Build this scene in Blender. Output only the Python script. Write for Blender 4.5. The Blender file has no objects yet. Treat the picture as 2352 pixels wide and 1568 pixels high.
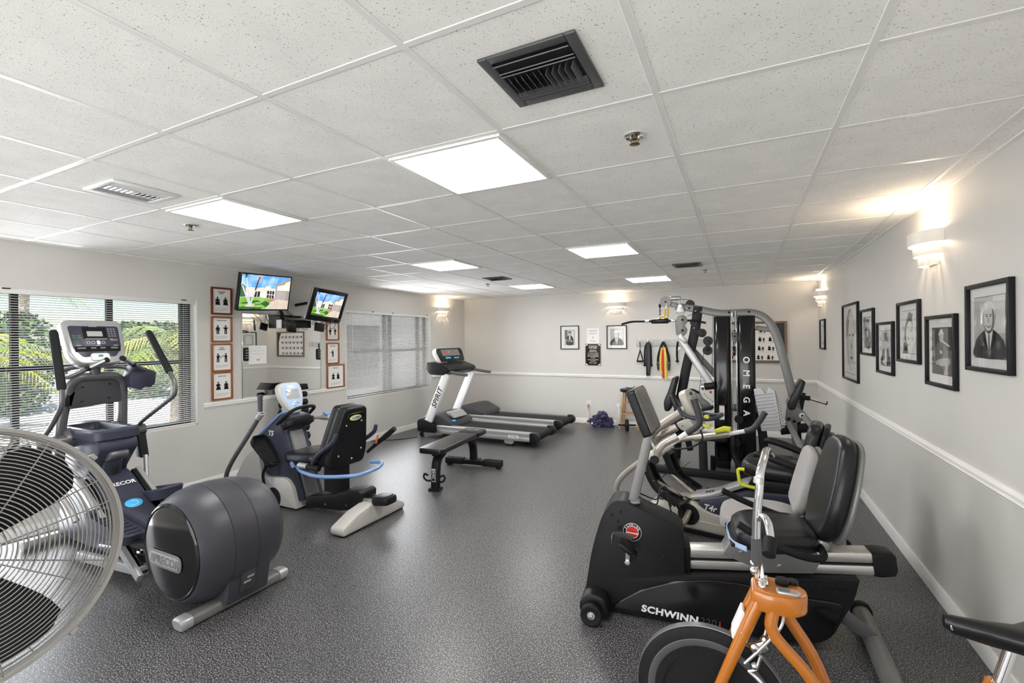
import bpy, bmesh, math, random
from mathutils import Vector, Matrix
random.seed(7)
SC = bpy.context.scene
COL = SC.collection
PI = math.pi
R = math.radians

# ---------------------------------------------------------------- camera, light, exposure
cam_data = bpy.data.cameras.new('camera')
cam_data.sensor_width = 36.0
cam_data.sensor_fit = 'HORIZONTAL'
cam_data.lens = 1065.136 / 2352 * 36.0
cam_data.shift_y = -0.00256
cam_data.clip_start = 0.05
cam_data.clip_end = 300
cam = bpy.data.objects.new('camera', cam_data)
COL.objects.link(cam)
yaw, roll = 0.457, -0.0087
fw = Vector((-math.sin(yaw), math.cos(yaw), 0))
rt0 = Vector((math.cos(yaw), math.sin(yaw), 0))
rt = rt0 * math.cos(roll) + Vector((0, 0, 1)) * math.sin(roll)
up = -rt0 * math.sin(roll) + Vector((0, 0, 1)) * math.cos(roll)
cm = Matrix((rt, up, -fw)).transposed().to_4x4()
cm.translation = (0, 0, 1.612)
cam.matrix_world = cm
SC.camera = cam

SC.view_settings.view_transform = 'Standard'
SC.view_settings.look = 'None'
SC.view_settings.gamma = 1.0
SC.view_settings.use_curve_mapping = False
SC.view_settings.exposure = 1.5
SC.cycles.use_denoising = True
SC.cycles.max_bounces = 10
SC.cycles.diffuse_bounces = 6
SC.cycles.glossy_bounces = 4
SC.cycles.transparent_max_bounces = 16
SC.cycles.sample_clamp_indirect = 6.0

W = bpy.data.worlds.new('sky')
SC.world = W
W.use_nodes = True
wn = W.node_tree.nodes
wn.clear()
wo = wn.new('ShaderNodeOutputWorld')
wb = wn.new('ShaderNodeBackground')
sky = wn.new('ShaderNodeTexSky')
sky.sky_type = 'NISHITA'
sky.sun_disc = False
sky.sun_elevation = R(48)
sky.sun_rotation = R(100)
sky.air_density = 1.0
sky.dust_density = 0.6
wb.inputs['Strength'].default_value = 0.06
W.node_tree.links.new(sky.outputs[0], wb.inputs['Color'])
W.node_tree.links.new(wb.outputs[0], wo.inputs['Surface'])

sun_d = bpy.data.lights.new('sun', 'SUN')
sun_d.energy = 6.0
sun_d.angle = R(0.6)
sun_d.color = (1.0, 0.96, 0.88)
sun = bpy.data.objects.new('sun', sun_d)
COL.objects.link(sun)
sun.rotation_euler = Vector((-0.62, 0.30, -0.80)).to_track_quat('-Z', 'Y').to_euler()

ad = bpy.data.lights.new('front_fill', 'AREA')        # added fill lamp in the invented glazed front, unseen behind the camera
ad.shape = 'RECTANGLE'
ad.size, ad.size_y = 5.6, 2.1
ad.energy = 60
ad.color = (1.0, 0.985, 0.97)
al = bpy.data.objects.new('front_fill', ad)
COL.objects.link(al)
al.location = (-2.1, -2.55, 1.15)
al.rotation_euler = Vector((0, 1, 0.20)).to_track_quat('-Z', 'Z').to_euler()
a2 = bpy.data.lights.new('window_fill', 'AREA')       # added fill lamp inside the near window, on top of its daylight
a2.shape = 'RECTANGLE'
a2.size, a2.size_y = 2.7, 0.9
a2.energy = 7
a2.spread = R(105)
a2.color = (0.93, 0.96, 1.0)
al = bpy.data.objects.new('window_fill', a2)
COL.objects.link(al)
al.location = (-5.28, 1.57, 1.22)
al.rotation_euler = Vector((1, 0, 0)).to_track_quat('-Z', 'Z').to_euler()
a3 = bpy.data.lights.new('far_window_fill', 'AREA')   # added fill lamp inside the far window, brightens the far ceiling
a3.shape = 'RECTANGLE'
a3.size, a3.size_y = 1.9, 1.2
a3.energy = 14
a3.spread = R(140)
a3.color = (0.95, 0.97, 1.0)
al = bpy.data.objects.new('far_window_fill', a3)
COL.objects.link(al)
al.location = (-5.28, 6.25, 1.40)
al.rotation_euler = Vector((1, 0, 0)).to_track_quat('-Z', 'Z').to_euler()

PANEL = 10.0          # radiance of the ceiling light panels
SCONCE = 1.5         # watts of each sconce lamp

# room numbers (metres; camera stands above x=0, y=0)
XL, XR, YB, YF, H = -5.34, 1.08, 8.534, -2.6, 2.454
GX0, GY0, TS = -1.475, 1.063, 0.6096

# ---------------------------------------------------------------- materials
def mat(name, rgb, rough=0.5, metal=0.0, var=0.06, scale=30.0, bump=0.0, bscale=None, spec=0.5, coat=0.0, emit=None, estr=0.0):
    m = bpy.data.materials.new(name)
    m.use_nodes = True
    nt = m.node_tree
    b = nt.nodes['Principled BSDF']
    b.inputs['Roughness'].default_value = rough
    b.inputs['Metallic'].default_value = metal
    b.inputs['Specular IOR Level'].default_value = spec
    b.inputs['Coat Weight'].default_value = coat
    b.inputs['Coat Roughness'].default_value = 0.08
    tc = nt.nodes.new('ShaderNodeTexCoord')
    nz = nt.nodes.new('ShaderNodeTexNoise')
    nz.inputs['Scale'].default_value = scale
    nz.inputs['Detail'].default_value = 3
    nt.links.new(tc.outputs['Object'], nz.inputs['Vector'])
    rp = nt.nodes.new('ShaderNodeMapRange')
    rp.inputs['To Min'].default_value = 1 - var
    rp.inputs['To Max'].default_value = 1 + var
    nt.links.new(nz.outputs['Fac'], rp.inputs['Value'])
    mx = nt.nodes.new('ShaderNodeVectorMath')
    mx.operation = 'SCALE'
    mx.inputs[0].default_value = rgb
    nt.links.new(rp.outputs[0], mx.inputs['Scale'])
    nt.links.new(mx.outputs[0], b.inputs['Base Color'])
    if bump:
        n2 = nz
        if bscale:
            n2 = nt.nodes.new('ShaderNodeTexNoise')
            n2.inputs['Scale'].default_value = bscale
            n2.inputs['Detail'].default_value = 2
            nt.links.new(tc.outputs['Object'], n2.inputs['Vector'])
        bp = nt.nodes.new('ShaderNodeBump')
        bp.inputs['Strength'].default_value = bump
        bp.inputs['Distance'].default_value = 0.002
        nt.links.new(n2.outputs['Fac'], bp.inputs['Height'])
        nt.links.new(bp.outputs[0], b.inputs['Normal'])
    if emit:
        b.inputs['Emission Color'].default_value = (*emit, 1)
        b.inputs['Emission Strength'].default_value = estr
    return m

def speckle(name, base, light, scale, thr, rough=0.5, dark=None, bump=0.3):
    """base colour with small light flecks (and, if asked, dark pits)"""
    m = mat(name, base, rough, var=0.1, scale=6)
    nt = m.node_tree
    b = nt.nodes['Principled BSDF']
    tc = [n for n in nt.nodes if n.type == 'TEX_COORD'][0]
    src = b.inputs['Base Color'].links[0].from_socket
    def flecks(sc_, t0, t1, off):
        mp = nt.nodes.new('ShaderNodeMapping')
        mp.inputs['Location'].default_value = (off, off * 2, off)
        nt.links.new(tc.outputs['Object'], mp.inputs['Vector'])
        n = nt.nodes.new('ShaderNodeTexNoise')
        n.inputs['Scale'].default_value = sc_
        n.inputs['Detail'].default_value = 2
        n.inputs['Roughness'].default_value = 0.65
        nt.links.new(mp.outputs[0], n.inputs['Vector'])
        r = nt.nodes.new('ShaderNodeMapRange')
        r.inputs['From Min'].default_value = t0
        r.inputs['From Max'].default_value = t1
        nt.links.new(n.outputs['Fac'], r.inputs['Value'])
        return r.outputs[0], n.outputs['Fac']
    f, h = flecks(scale, thr, thr + 0.05, 0.0)
    mx = nt.nodes.new('ShaderNodeMix')
    mx.data_type = 'RGBA'
    nt.links.new(f, mx.inputs[0])
    nt.links.new(src, mx.inputs[6])
    mx.inputs[7].default_value = (*light, 1)
    out = mx.outputs[2]
    if dark:
        f2, _ = flecks(scale * 0.7, 0.345, 0.315, 3.7)
        m2 = nt.nodes.new('ShaderNodeMix')
        m2.data_type = 'RGBA'
        nt.links.new(f2, m2.inputs[0])
        nt.links.new(out, m2.inputs[6])
        m2.inputs[7].default_value = (*dark, 1)
        out = m2.outputs[2]
    nt.links.new(out, b.inputs['Base Color'])
    bp = nt.nodes.new('ShaderNodeBump')
    bp.inputs['Strength'].default_value = bump
    bp.inputs['Distance'].default_value = 0.002
    nt.links.new(h, bp.inputs['Height'])
    nt.links.new(bp.outputs[0], b.inputs['Normal'])
    return m

def emis(name, rgb, s, var=0.0, scale=3.0):
    m = bpy.data.materials.new(name)
    m.use_nodes = True
    nt = m.node_tree
    nt.nodes.clear()
    o = nt.nodes.new('ShaderNodeOutputMaterial')
    e = nt.nodes.new('ShaderNodeEmission')
    e.inputs['Strength'].default_value = s
    e.inputs['Color'].default_value = (*rgb, 1)
    if var:
        tc = nt.nodes.new('ShaderNodeTexCoord')
        n = nt.nodes.new('ShaderNodeTexNoise')
        n.inputs['Scale'].default_value = scale
        n.inputs['Detail'].default_value = 4
        nt.links.new(tc.outputs['Object'], n.inputs['Vector'])
        x = nt.nodes.new('ShaderNodeMix')
        x.data_type = 'RGBA'
        x.inputs[6].default_value = (*rgb, 1)
        x.inputs[7].default_value = (*[min(1, c + var) for c in rgb], 1)
        r = nt.nodes.new('ShaderNodeMapRange')
        r.inputs['From Min'].default_value = 0.42
        r.inputs['From Max'].default_value = 0.62
        nt.links.new(n.outputs['Fac'], r.inputs['Value'])
        nt.links.new(r.outputs[0], x.inputs[0])
        nt.links.new(x.outputs[2], e.inputs['Color'])
    nt.links.new(e.outputs[0], o.inputs['Surface'])
    return m

def thin_glass(name, tint=(0.96, 0.98, 0.98), refl=0.08):
    m = bpy.data.materials.new(name)
    m.use_nodes = True
    nt = m.node_tree
    nt.nodes.clear()
    o = nt.nodes.new('ShaderNodeOutputMaterial')
    t = nt.nodes.new('ShaderNodeBsdfTransparent')
    t.inputs['Color'].default_value = (*tint, 1)
    g = nt.nodes.new('ShaderNodeBsdfGlossy')
    g.inputs['Roughness'].default_value = 0.02
    lw = nt.nodes.new('ShaderNodeLayerWeight')
    lw.inputs['Blend'].default_value = 0.25
    ml = nt.nodes.new('ShaderNodeMath')
    ml.operation = 'MULTIPLY_ADD'
    ml.inputs[1].default_value = 0.3
    ml.inputs[2].default_value = refl * 0.4
    nt.links.new(lw.outputs['Fresnel'], ml.inputs[0])
    x = nt.nodes.new('ShaderNodeMixShader')
    nt.links.new(ml.outputs[0], x.inputs[0])
    nt.links.new(t.outputs[0], x.inputs[1])
    nt.links.new(g.outputs[0], x.inputs[2])
    nt.links.new(x.outputs[0], o.inputs['Surface'])
    return m

def wood(name, c1, c2, scale=6, rough=0.4, axis=2):
    m = mat(name, c1, rough)
    nt = m.node_tree
    b = nt.nodes['Principled BSDF']
    tc = [n for n in nt.nodes if n.type == 'TEX_COORD'][0]
    mp = nt.nodes.new('ShaderNodeMapping')
    s = [12, 12, 12]
    s[axis] = 1.2
    mp.inputs['Scale'].default_value = s
    nt.links.new(tc.outputs['Object'], mp.inputs['Vector'])
    n = nt.nodes.new('ShaderNodeTexNoise')
    n.inputs['Scale'].default_value = scale
    n.inputs['Detail'].default_value = 6
    nt.links.new(mp.outputs[0], n.inputs['Vector'])
    x = nt.nodes.new('ShaderNodeMix')
    x.data_type = 'RGBA'
    x.inputs[6].default_value = (*c1, 1)
    x.inputs[7].default_value = (*c2, 1)
    nt.links.new(n.outputs['Fac'], x.inputs[0])
    nt.links.new(x.outputs[2], b.inputs['Base Color'])
    return m

M = {}
M['wall'] = mat('wall_vinyl', (0.65, 0.633, 0.605), 0.42, var=0.025, scale=3, bump=0.25, bscale=260, spec=0.35)
M['trim'] = mat('trim_white', (0.82, 0.81, 0.79), 0.35, var=0.02)
M['tile'] = speckle('ceiling_tile', (0.89, 0.875, 0.845), (0.92, 0.905, 0.875), 230, 0.60, 0.9, dark=(0.30, 0.28, 0.26), bump=0.28)
M['grid'] = mat('ceiling_bar', (0.80, 0.79, 0.77), 0.4, var=0.03)
M['floor'] = speckle('rubber_floor', (0.030, 0.030, 0.033), (0.36, 0.355, 0.35), 150, 0.55, 0.34, bump=0.05)
M['black'] = mat('black_plastic', (0.010, 0.010, 0.011), 0.38, var=0.15, spec=0.22)
M['gloss'] = mat('black_gloss', (0.006, 0.006, 0.007), 0.12, var=0.1, coat=0.1, spec=0.4)
M['satin'] = mat('black_satin', (0.011, 0.011, 0.012), 0.42, var=0.12, spec=0.2)
M['rubber'] = mat('black_rubber', (0.009, 0.009, 0.010), 0.65, var=0.2, bump=0.2, bscale=400, spec=0.25)
M['vinyl'] = mat('black_vinyl', (0.010, 0.010, 0.012), 0.30, var=0.1, bump=0.12, bscale=500, spec=0.4)
M['dgrey'] = mat('dark_grey_plastic', (0.050, 0.050, 0.056), 0.42, var=0.08, spec=0.35)
M['navy'] = mat('blue_grey_plastic', (0.036, 0.039, 0.060), 0.36, var=0.1, spec=0.35)
M['drum'] = mat('charcoal_shell', (0.045, 0.044, 0.054), 0.40, var=0.06, bump=0.06, bscale=700, spec=0.35)
M['grey'] = mat('grey_paint', (0.15, 0.15, 0.152), 0.38, var=0.06)
M['tubegrey'] = mat('grey_steel_tube', (0.115, 0.115, 0.122), 0.32, metal=0.35, var=0.08)
M['mgrey'] = mat('mid_grey_paint', (0.185, 0.183, 0.18), 0.36, metal=0.2, var=0.06)
M['silver'] = mat('silver_paint', (0.42, 0.42, 0.425), 0.30, metal=0.45, var=0.05)
M['alu'] = mat('brushed_aluminium', (0.58, 0.57, 0.55), 0.30, metal=0.75, var=0.07, scale=60)
M['chrome'] = mat('chrome', (0.82, 0.82, 0.83), 0.08, metal=1.0, var=0.03)
M['white'] = mat('white_plastic', (0.80, 0.80, 0.79), 0.35, var=0.03)
M['offwhite'] = mat('ivory_enamel', (0.80, 0.775, 0.72), 0.35, var=0.02)
M['beige'] = mat('champagne_shell', (0.43, 0.41, 0.36), 0.36, metal=0.15, var=0.05)
M['lbeige'] = mat('pearl_shell', (0.52, 0.505, 0.475), 0.34, metal=0.1, var=0.04)
M['pipe'] = mat('champagne_tube', (0.36, 0.325, 0.285), 0.30, metal=0.45, var=0.06)
M['blue'] = mat('blue_enamel', (0.18, 0.30, 0.56), 0.3, var=0.05)
M['paleblue'] = mat('pale_blue_panel', (0.42, 0.56, 0.80), 0.35, var=0.05)
M['lcd'] = mat('lcd_glass', (0.42, 0.43, 0.42), 0.15, var=0.06)
M['dlcd'] = mat('dark_display', (0.16, 0.16, 0.155), 0.2, var=0.1)
M['led'] = mat('badge_blue', (0.05, 0.42, 0.78), 0.3, var=0.04)
M['yellow'] = mat('lime_yellow', (0.66, 0.68, 0.03), 0.4, var=0.06)
M['gold'] = mat('yellow_coat', (0.75, 0.52, 0.03), 0.4, var=0.05)
M['orange'] = mat('orange_enamel', (0.46, 0.145, 0.012), 0.22, var=0.06, coat=0.5)
M['red'] = mat('red_fabric', (0.55, 0.02, 0.02), 0.6, var=0.1)
M['redp'] = mat('red_plastic', (0.6, 0.03, 0.03), 0.35, var=0.05)
M['green'] = mat('green_plastic', (0.03, 0.30, 0.10), 0.4, var=0.05)
M['tweed'] = mat('grey_tweed', (0.36, 0.345, 0.34), 0.9, var=0.16, scale=420, bump=0.4, bscale=500)
M['padwhite'] = mat('silver_tread', (0.44, 0.44, 0.45), 0.45, metal=0.2, var=0.08, bump=0.6, bscale=160)
M['belt'] = mat('treadmill_belt', (0.014, 0.014, 0.015), 0.6, var=0.15, bump=0.3, bscale=300, spec=0.25)
M['paper'] = mat('paper', (0.84, 0.83, 0.81), 0.7, var=0.02)
M['mount'] = mat('picture_mount', (0.82, 0.81, 0.79), 0.6, var=0.02)
M['ink'] = mat('black_ink', (0.008, 0.008, 0.008), 0.6, var=0.1, spec=0.2)
M['g2'] = mat('print_dark_grey', (0.030, 0.030, 0.030), 0.5, var=0.5, scale=24)
M['g3'] = mat('print_mid_grey', (0.15, 0.148, 0.145), 0.5, var=0.5, scale=20)
M['g4'] = mat('print_light_grey', (0.50, 0.495, 0.48), 0.5, var=0.25, scale=18)
M['g5'] = mat('print_pale', (0.74, 0.73, 0.71), 0.5, var=0.12, scale=24)
M['oak'] = wood('honey_wood', (0.36, 0.13, 0.03), (0.20, 0.065, 0.014), rough=0.32)
M['redwood'] = wood('red_wood', (0.20, 0.045, 0.018), (0.11, 0.02, 0.01), rough=0.32)
M['barn'] = wood('weathered_wood', (0.28, 0.20, 0.14), (0.12, 0.075, 0.045), scale=10, rough=0.7)
M['beech'] = wood('pale_wood', (0.56, 0.34, 0.16), (0.42, 0.235, 0.095), rough=0.35)
M['brown'] = mat('brown_sign', (0.022, 0.008, 0.005), 0.35, var=0.08, spec=0.25)
M['mullion'] = mat('bronze_frame', (0.010, 0.008, 0.008), 0.4, metal=0.3, var=0.1, spec=0.3)
M['slat'] = mat('blind_slat', (0.80, 0.79, 0.78), 0.4, var=0.02)
M['vent'] = mat('grey_register', (0.10, 0.10, 0.104), 0.42, metal=0.3, var=0.1)
M['hole'] = mat('duct_dark', (0.008, 0.008, 0.008), 0.8, var=0.1)
M['mirror'] = mat('mirror_silver', (0.90, 0.91, 0.90), 0.012, metal=1.0, var=0.0)
M['glass'] = thin_glass('window_glass')
M['picglass'] = thin_glass('picture_glass', (1, 1, 1), 0.05)
M['brass'] = mat('dull_brass', (0.36, 0.28, 0.15), 0.3, metal=1.0, var=0.1)
M['purple'] = mat('purple_nylon', (0.045, 0.035, 0.10), 0.42, var=0.35, scale=14, bump=0.5, bscale=60)
M['cord'] = mat('orange_cord', (0.70, 0.16, 0.05), 0.5, var=0.05)
M['clear'] = mat('frosted_plastic', (0.72, 0.73, 0.74), 0.35, var=0.05)
M['panel'] = emis('lamp_diffuser', (1.0, 0.985, 0.96), PANEL)
M['wire'] = mat('guard_wire', (0.30, 0.29, 0.275), 0.5, var=0.06, spec=0.35)
M['bulb'] = emis('warm_bulb', (1.0, 0.80, 0.55), 6.0)
M['concrete'] = mat('outdoor_concrete', (0.85, 0.83, 0.82), 0.85, var=0.12, scale=2)
M['stucco'] = mat('stucco', (0.11, 0.105, 0.11), 0.85, var=0.06, scale=5)
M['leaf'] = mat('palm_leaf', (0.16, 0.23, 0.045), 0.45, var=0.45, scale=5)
M['leafy'] = mat('yellow_green_leaf', (0.42, 0.42, 0.07), 0.45, var=0.35, scale=5)  # yellow-green is the fronds' own colour
M['hedge'] = mat('hedge_leaf', (0.045, 0.085, 0.03), 0.6, var=0.6, scale=3)
M['bark'] = mat('palm_bark', (0.30, 0.26, 0.23), 0.85, var=0.3, scale=12, bump=0.6, bscale=30)

# ---------------------------------------------------------------- mesh helpers
def T(x, y, z): return Matrix.Translation((x, y, z))
def RX(a): return Matrix.Rotation(R(a), 4, 'X')
def RY(a): return Matrix.Rotation(R(a), 4, 'Y')
def RZ(a): return Matrix.Rotation(R(a), 4, 'Z')
def frame(o, x, y, z):
    m = Matrix((Vector(x).normalized(), Vector(y).normalized(), Vector(z).normalized())).transposed().to_4x4()
    m.translation = o
    return m

def arc_round(poly, r, n=4, closed=True):
    """poly with every corner replaced by a small arc; r one number or one per corner"""
    P = [Vector(p) for p in poly]
    out = []
    N = len(P)
    for i, p in enumerate(P):
        if not closed and i in (0, N - 1):
            out.append(p)
            continue
        a, b = P[i - 1], P[(i + 1) % N]
        ri = r[i] if isinstance(r, (list, tuple)) else r
        u, v = a - p, b - p
        d = min(ri, u.length * 0.45, v.length * 0.45)
        if d < 1e-5:
            out.append(p)
            continue
        s, e = p + u.normalized() * d, p + v.normalized() * d
        for k in range(n + 1):
            t = k / n
            out.append(s * (1 - t) ** 2 + p * 2 * t * (1 - t) + e * t * t)
    return out

def catmull(pts, k=6, closed=False):
    P = [Vector(p) for p in pts]
    N = len(P)
    out = []
    for i in range(N if closed else N - 1):
        if closed:
            a, b, c, d = P[i - 1], P[i], P[(i + 1) % N], P[(i + 2) % N]
        else:
            b, c = P[i], P[i + 1]
            a = P[i - 1] if i else b * 2 - c
            d = P[i + 2] if i + 2 < N else c * 2 - b
        for j in range(k):
            t = j / k
            out.append(0.5 * ((2 * b) + (c - a) * t + (2 * a - 5 * b + 4 * c - d) * t * t + (3 * b - a - 3 * c + d) * t ** 3))
    if not closed:
        out.append(P[-1])
    return out

def circ(r, n=24, ry=None, a0=0.0):
    ry = r if ry is None else ry
    return [(r * math.cos(a0 + 2 * PI * i / n), ry * math.sin(a0 + 2 * PI * i / n)) for i in range(n)]

def rrect(w, h, r, n=4):
    return [(p.x, p.y) for p in arc_round([(-w / 2, -h / 2), (w / 2, -h / 2), (w / 2, h / 2), (-w / 2, h / 2)], r, n)]

class MB:
    def __init__(s, *mats):
        s.V, s.F, s.I, s.mats = [], [], [], []
        s.mi = 0
        s.X = Matrix.Identity(4)
        for m in mats: s.m(m)
        s.mi = 0
    def m(s, name):
        if name not in s.mats: s.mats.append(name)
        s.mi = s.mats.index(name)
        return s
    def raw(s, verts, faces, X=None):
        A = s.X @ X if X is not None else s.X
        o = len(s.V)
        flip = A.determinant() < 0
        s.V += [tuple(A @ Vector(v)) for v in verts]
        for f in faces:
            f = [o + i for i in f]
            s.F.append(f[::-1] if flip else f)
            s.I.append(s.mi)
        return s
    def bm(s, bm, X=None):
        bm.verts.index_update()
        s.raw([v.co.copy() for v in bm.verts], [[v.index for v in f.verts] for f in bm.faces], X)
        bm.free()
        return s
    def box(s, c, size, b=0.0, X=None, seg=2):
        bm = bmesh.new()
        bmesh.ops.create_cube(bm, size=1.0)
        for v in bm.verts: v.co = Vector((v.co.x * size[0], v.co.y * size[1], v.co.z * size[2]))
        if b:
            b = min(b, 0.45 * min(size))
            bmesh.ops.bevel(bm, geom=bm.edges[:] , offset=b, segments=seg, affect='EDGES', profile=0.5)
        return s.bm(bm, T(*c) @ X if X is not None else T(*c))
    def prism(s, poly, t0, t1, b=0.0, X=None, seg=2, axis='y'):
        """outline (a, c) pushed from t0 to t1; axis y: a->x, c->z; axis z: a->x, c->y; axis x: a->y, c->z"""
        def P(a, c, t):
            return {'y': (a, t, c), 'z': (a, c, t), 'x': (t, a, c)}[axis]
        bm = bmesh.new()
        lo = [bm.verts.new(P(p[0], p[1], t0)) for p in poly]
        hi = [bm.verts.new(P(p[0], p[1], t1)) for p in poly]
        n = len(poly)
        f0 = bm.faces.new(lo)
        f1 = bm.faces.new(hi[::-1])
        for i in range(n):
            bm.faces.new((lo[i], hi[i], hi[(i + 1) % n], lo[(i + 1) % n]))
        bmesh.ops.recalc_face_normals(bm, faces=bm.faces[:])
        if b:
            b = min(b, abs(t1 - t0) * 0.45)
            bmesh.ops.bevel(bm, geom=list(f0.edges) + list(f1.edges), offset=b, segments=seg, affect='EDGES', profile=0.5, clamp_overlap=True)
        return s.bm(bm, X)
    def cyl(s, p, q, r, r2=None, n=20, b=0.0):
        p, q = Vector(p), Vector(q)
        r2 = r if r2 is None else r2
        L = (q - p).length
        prof = [(0, 0), (r - b, 0), (r, b), (r2, L - b), (r2 - b, L), (0, L)] if b else [(0, 0), (r, 0), (r2, L), (0, L)]
        return s.lathe(prof, n, p, (q - p))
    def lathe(s, prof, n=24, o=(0, 0, 0), axis=(0, 0, 1), a0=0.0, a1=2 * PI):
        A = Vector(axis).to_track_quat('Z', 'Y').to_matrix().to_4x4()
        A.translation = o
        full = abs(a1 - a0 - 2 * PI) < 1e-6
        V, F, rows = [], [], []
        cnt = n if full else n + 1
        for r, z in prof:
            if r < 1e-7:
                rows.append([len(V)])
                V.append((0, 0, z))
            else:
                rows.append(list(range(len(V), len(V) + cnt)))
                V += [(r * math.cos(a0 + (a1 - a0) * i / n), r * math.sin(a0 + (a1 - a0) * i / n), z) for i in range(cnt)]
        for a, b in zip(rows, rows[1:]):
            for i in range(n):
                j = (i + 1) % cnt
                if len(a) == 1 and len(b) == 1: continue
                if len(a) == 1: F.append((a[0], b[j], b[i]))
                elif len(b) == 1: F.append((a[i], a[j], b[0]))
                else: F.append((a[i], a[j], b[j], b[i]))
        return s.raw(V, F, A)
    def tube(s, pts, r, n=10, k=0, fil=0.0, closed=False, sec=None, ref=None, caps=True):
        """sweep along pts; k>0 smooth curve, fil>0 rounded bends; sec = (w, h): flat bar, w along ref"""
        if fil: P = arc_round(pts, fil, 5, closed)
        elif k: P = catmull(pts, k, closed)
        else: P = [Vector(p) for p in pts]
        N = len(P)
        if sec is not None and not isinstance(sec, list):
            w, h = sec
            c = min(w, h) * 0.22
            S = rrect(w, h, c, 2)
        elif sec is not None: S = sec
        else: S = circ(1.0, n)
        tang = []
        for i in range(N):
            a = P[i - 1] if (i or closed) else P[0]
            b = P[(i + 1) % N] if (i < N - 1 or closed) else P[-1]
            t = b - a
            tang.append(t.normalized() if t.length > 1e-9 else Vector((0, 0, 1)))
        nrm = None
        V, F = [], []
        m = len(S)
        for i in range(N):
            t = tang[i]
            if ref is not None:
                A = Vector(ref)
                A = (A - t * A.dot(t)).normalized()
            else:
                if nrm is None:
                    A = t.orthogonal().normalized()
                else:
                    A = (nrm - t * nrm.dot(t))
                    A = A.normalized() if A.length > 1e-6 else t.orthogonal().normalized()
                nrm = A
            B = t.cross(A)
            if isinstance(r, (list, tuple)):
                f = i / (N - 1) * (len(r) - 1)
                q = min(int(f), len(r) - 2)
                rr = r[q] * (1 - (f - q)) + r[q + 1] * (f - q)
            else: rr = r
            if sec is not None: rr = 1.0 if not isinstance(r, (list, tuple)) else rr
            V += [P[i] + (A * x + B * y) * rr for x, y in S]
        for i in range(N if closed else N - 1):
            j = (i + 1) % N
            for k_ in range(m):
                l = (k_ + 1) % m
                F.append((i * m + k_, i * m + l, j * m + l, j * m + k_))
        if caps and not closed:
            F.append(tuple(range(m))[::-1])
            F.append(tuple((N - 1) * m + k_ for k_ in range(m)))
        return s.raw(V, F)
    def ball(s, c, r, n=16, X=None, e=1.0, e2=None):
        """superellipsoid; e < 1 boxy"""
        r = (r, r, r) if isinstance(r, (int, float)) else r
        e2 = e if e2 is None else e2
        def sg(v, p): return math.copysign(abs(v) ** p, v)
        V, F = [], []
        h = n // 2
        for i in range(h + 1):
            ph = -PI / 2 + PI * i / h
            for j in range(n):
                th = 2 * PI * j / n
                V.append((r[0] * sg(math.cos(ph), e) * sg(math.cos(th), e2), r[1] * sg(math.cos(ph), e) * sg(math.sin(th), e2), r[2] * sg(math.sin(ph), e)))
        for i in range(h):
            for j in range(n):
                k = (j + 1) % n
                F.append((i * n + j, i * n + k, (i + 1) * n + k, (i + 1) * n + j))
        bm = bmesh.new()
        vs = [bm.verts.new(v) for v in V]
        for f in F: bm.faces.new([vs[i] for i in f])
        bmesh.ops.remove_doubles(bm, verts=bm.verts[:], dist=1e-6)
        return s.bm(bm, T(*c) @ X if X is not None else T(*c))
    def flat(s, pts, y=0.0, X=None):
        """outline in the xz plane seen from -y"""
        return s.raw([(p[0], y, p[1]) for p in pts], [tuple(range(len(pts)))], X)
    def rect(s, x0, z0, x1, z1, y=0.0, X=None):
        return s.flat([(x0, z0), (x1, z0), (x1, z1), (x0, z1)], y, X)
    def disc(s, x, z, r, rz=None, y=0.0, n=20, X=None, ang=0.0):
        c, sn = math.cos(ang), math.sin(ang)
        return s.flat([(x + a * c - b * sn, z + a * sn + b * c) for a, b in circ(r, n, rz)], y, X)
    def text(s, txt, h, X=None, ex=0.0006, bold=0.0, shear=0.0, align='CENTER', sp=1.0):
        """letters of cap height h in the xz plane seen from -y, centred on the origin of X"""
        cu = bpy.data.curves.new('t', 'FONT')
        cu.body = txt
        cu.size = h / 0.70
        cu.extrude = ex
        cu.offset = bold * h
        cu.shear = shear
        cu.align_x = align
        cu.space_character = sp
        cu.resolution_u = 3
        ob = bpy.data.objects.new('t', cu)
        COL.objects.link(ob)
        dg = bpy.context.evaluated_depsgraph_get()
        me = bpy.data.meshes.new_from_object(ob.evaluated_get(dg))
        A = (X if X is not None else Matrix.Identity(4)) @ T(0, 0, -h / 2) @ RX(90)
        s.raw([v.co.copy() for v in me.vertices], [tuple(p.vertices) for p in me.polygons], A)
        bpy.data.objects.remove(ob)
        bpy.data.curves.remove(cu)
        bpy.data.meshes.remove(me)
        return s
    def build(s, name, parent=None, ang=38, label=None):
        me = bpy.data.meshes.new(name)
        me.from_pydata(s.V, [], s.F)
        for k in s.mats: me.materials.append(M[k])
        me.polygons.foreach_set('material_index', s.I)
        me.polygons.foreach_set('use_smooth', [True] * len(s.F))
        me.update()
        me.set_sharp_from_angle(angle=R(ang))
        o = bpy.data.objects.new(name, me)
        COL.objects.link(o)
        if parent is not None: o.parent = parent
        if label: o['label'] = label
        return o

def tag(o, label, cat, group=None):
    o['label'] = label
    o['category'] = cat
    if group: o['group'] = group
    return o

def thing(name, label, cat, loc=(0, 0, 0), rz=0.0, group=None):
    o = bpy.data.objects.new(name, None)
    o.empty_display_size = 0.1
    COL.objects.link(o)
    o.location = loc
    o.rotation_euler = (0, 0, R(rz))
    return tag(o, label, cat, group)

def structure(o):
    o['kind'] = 'structure'
    return o

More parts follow.
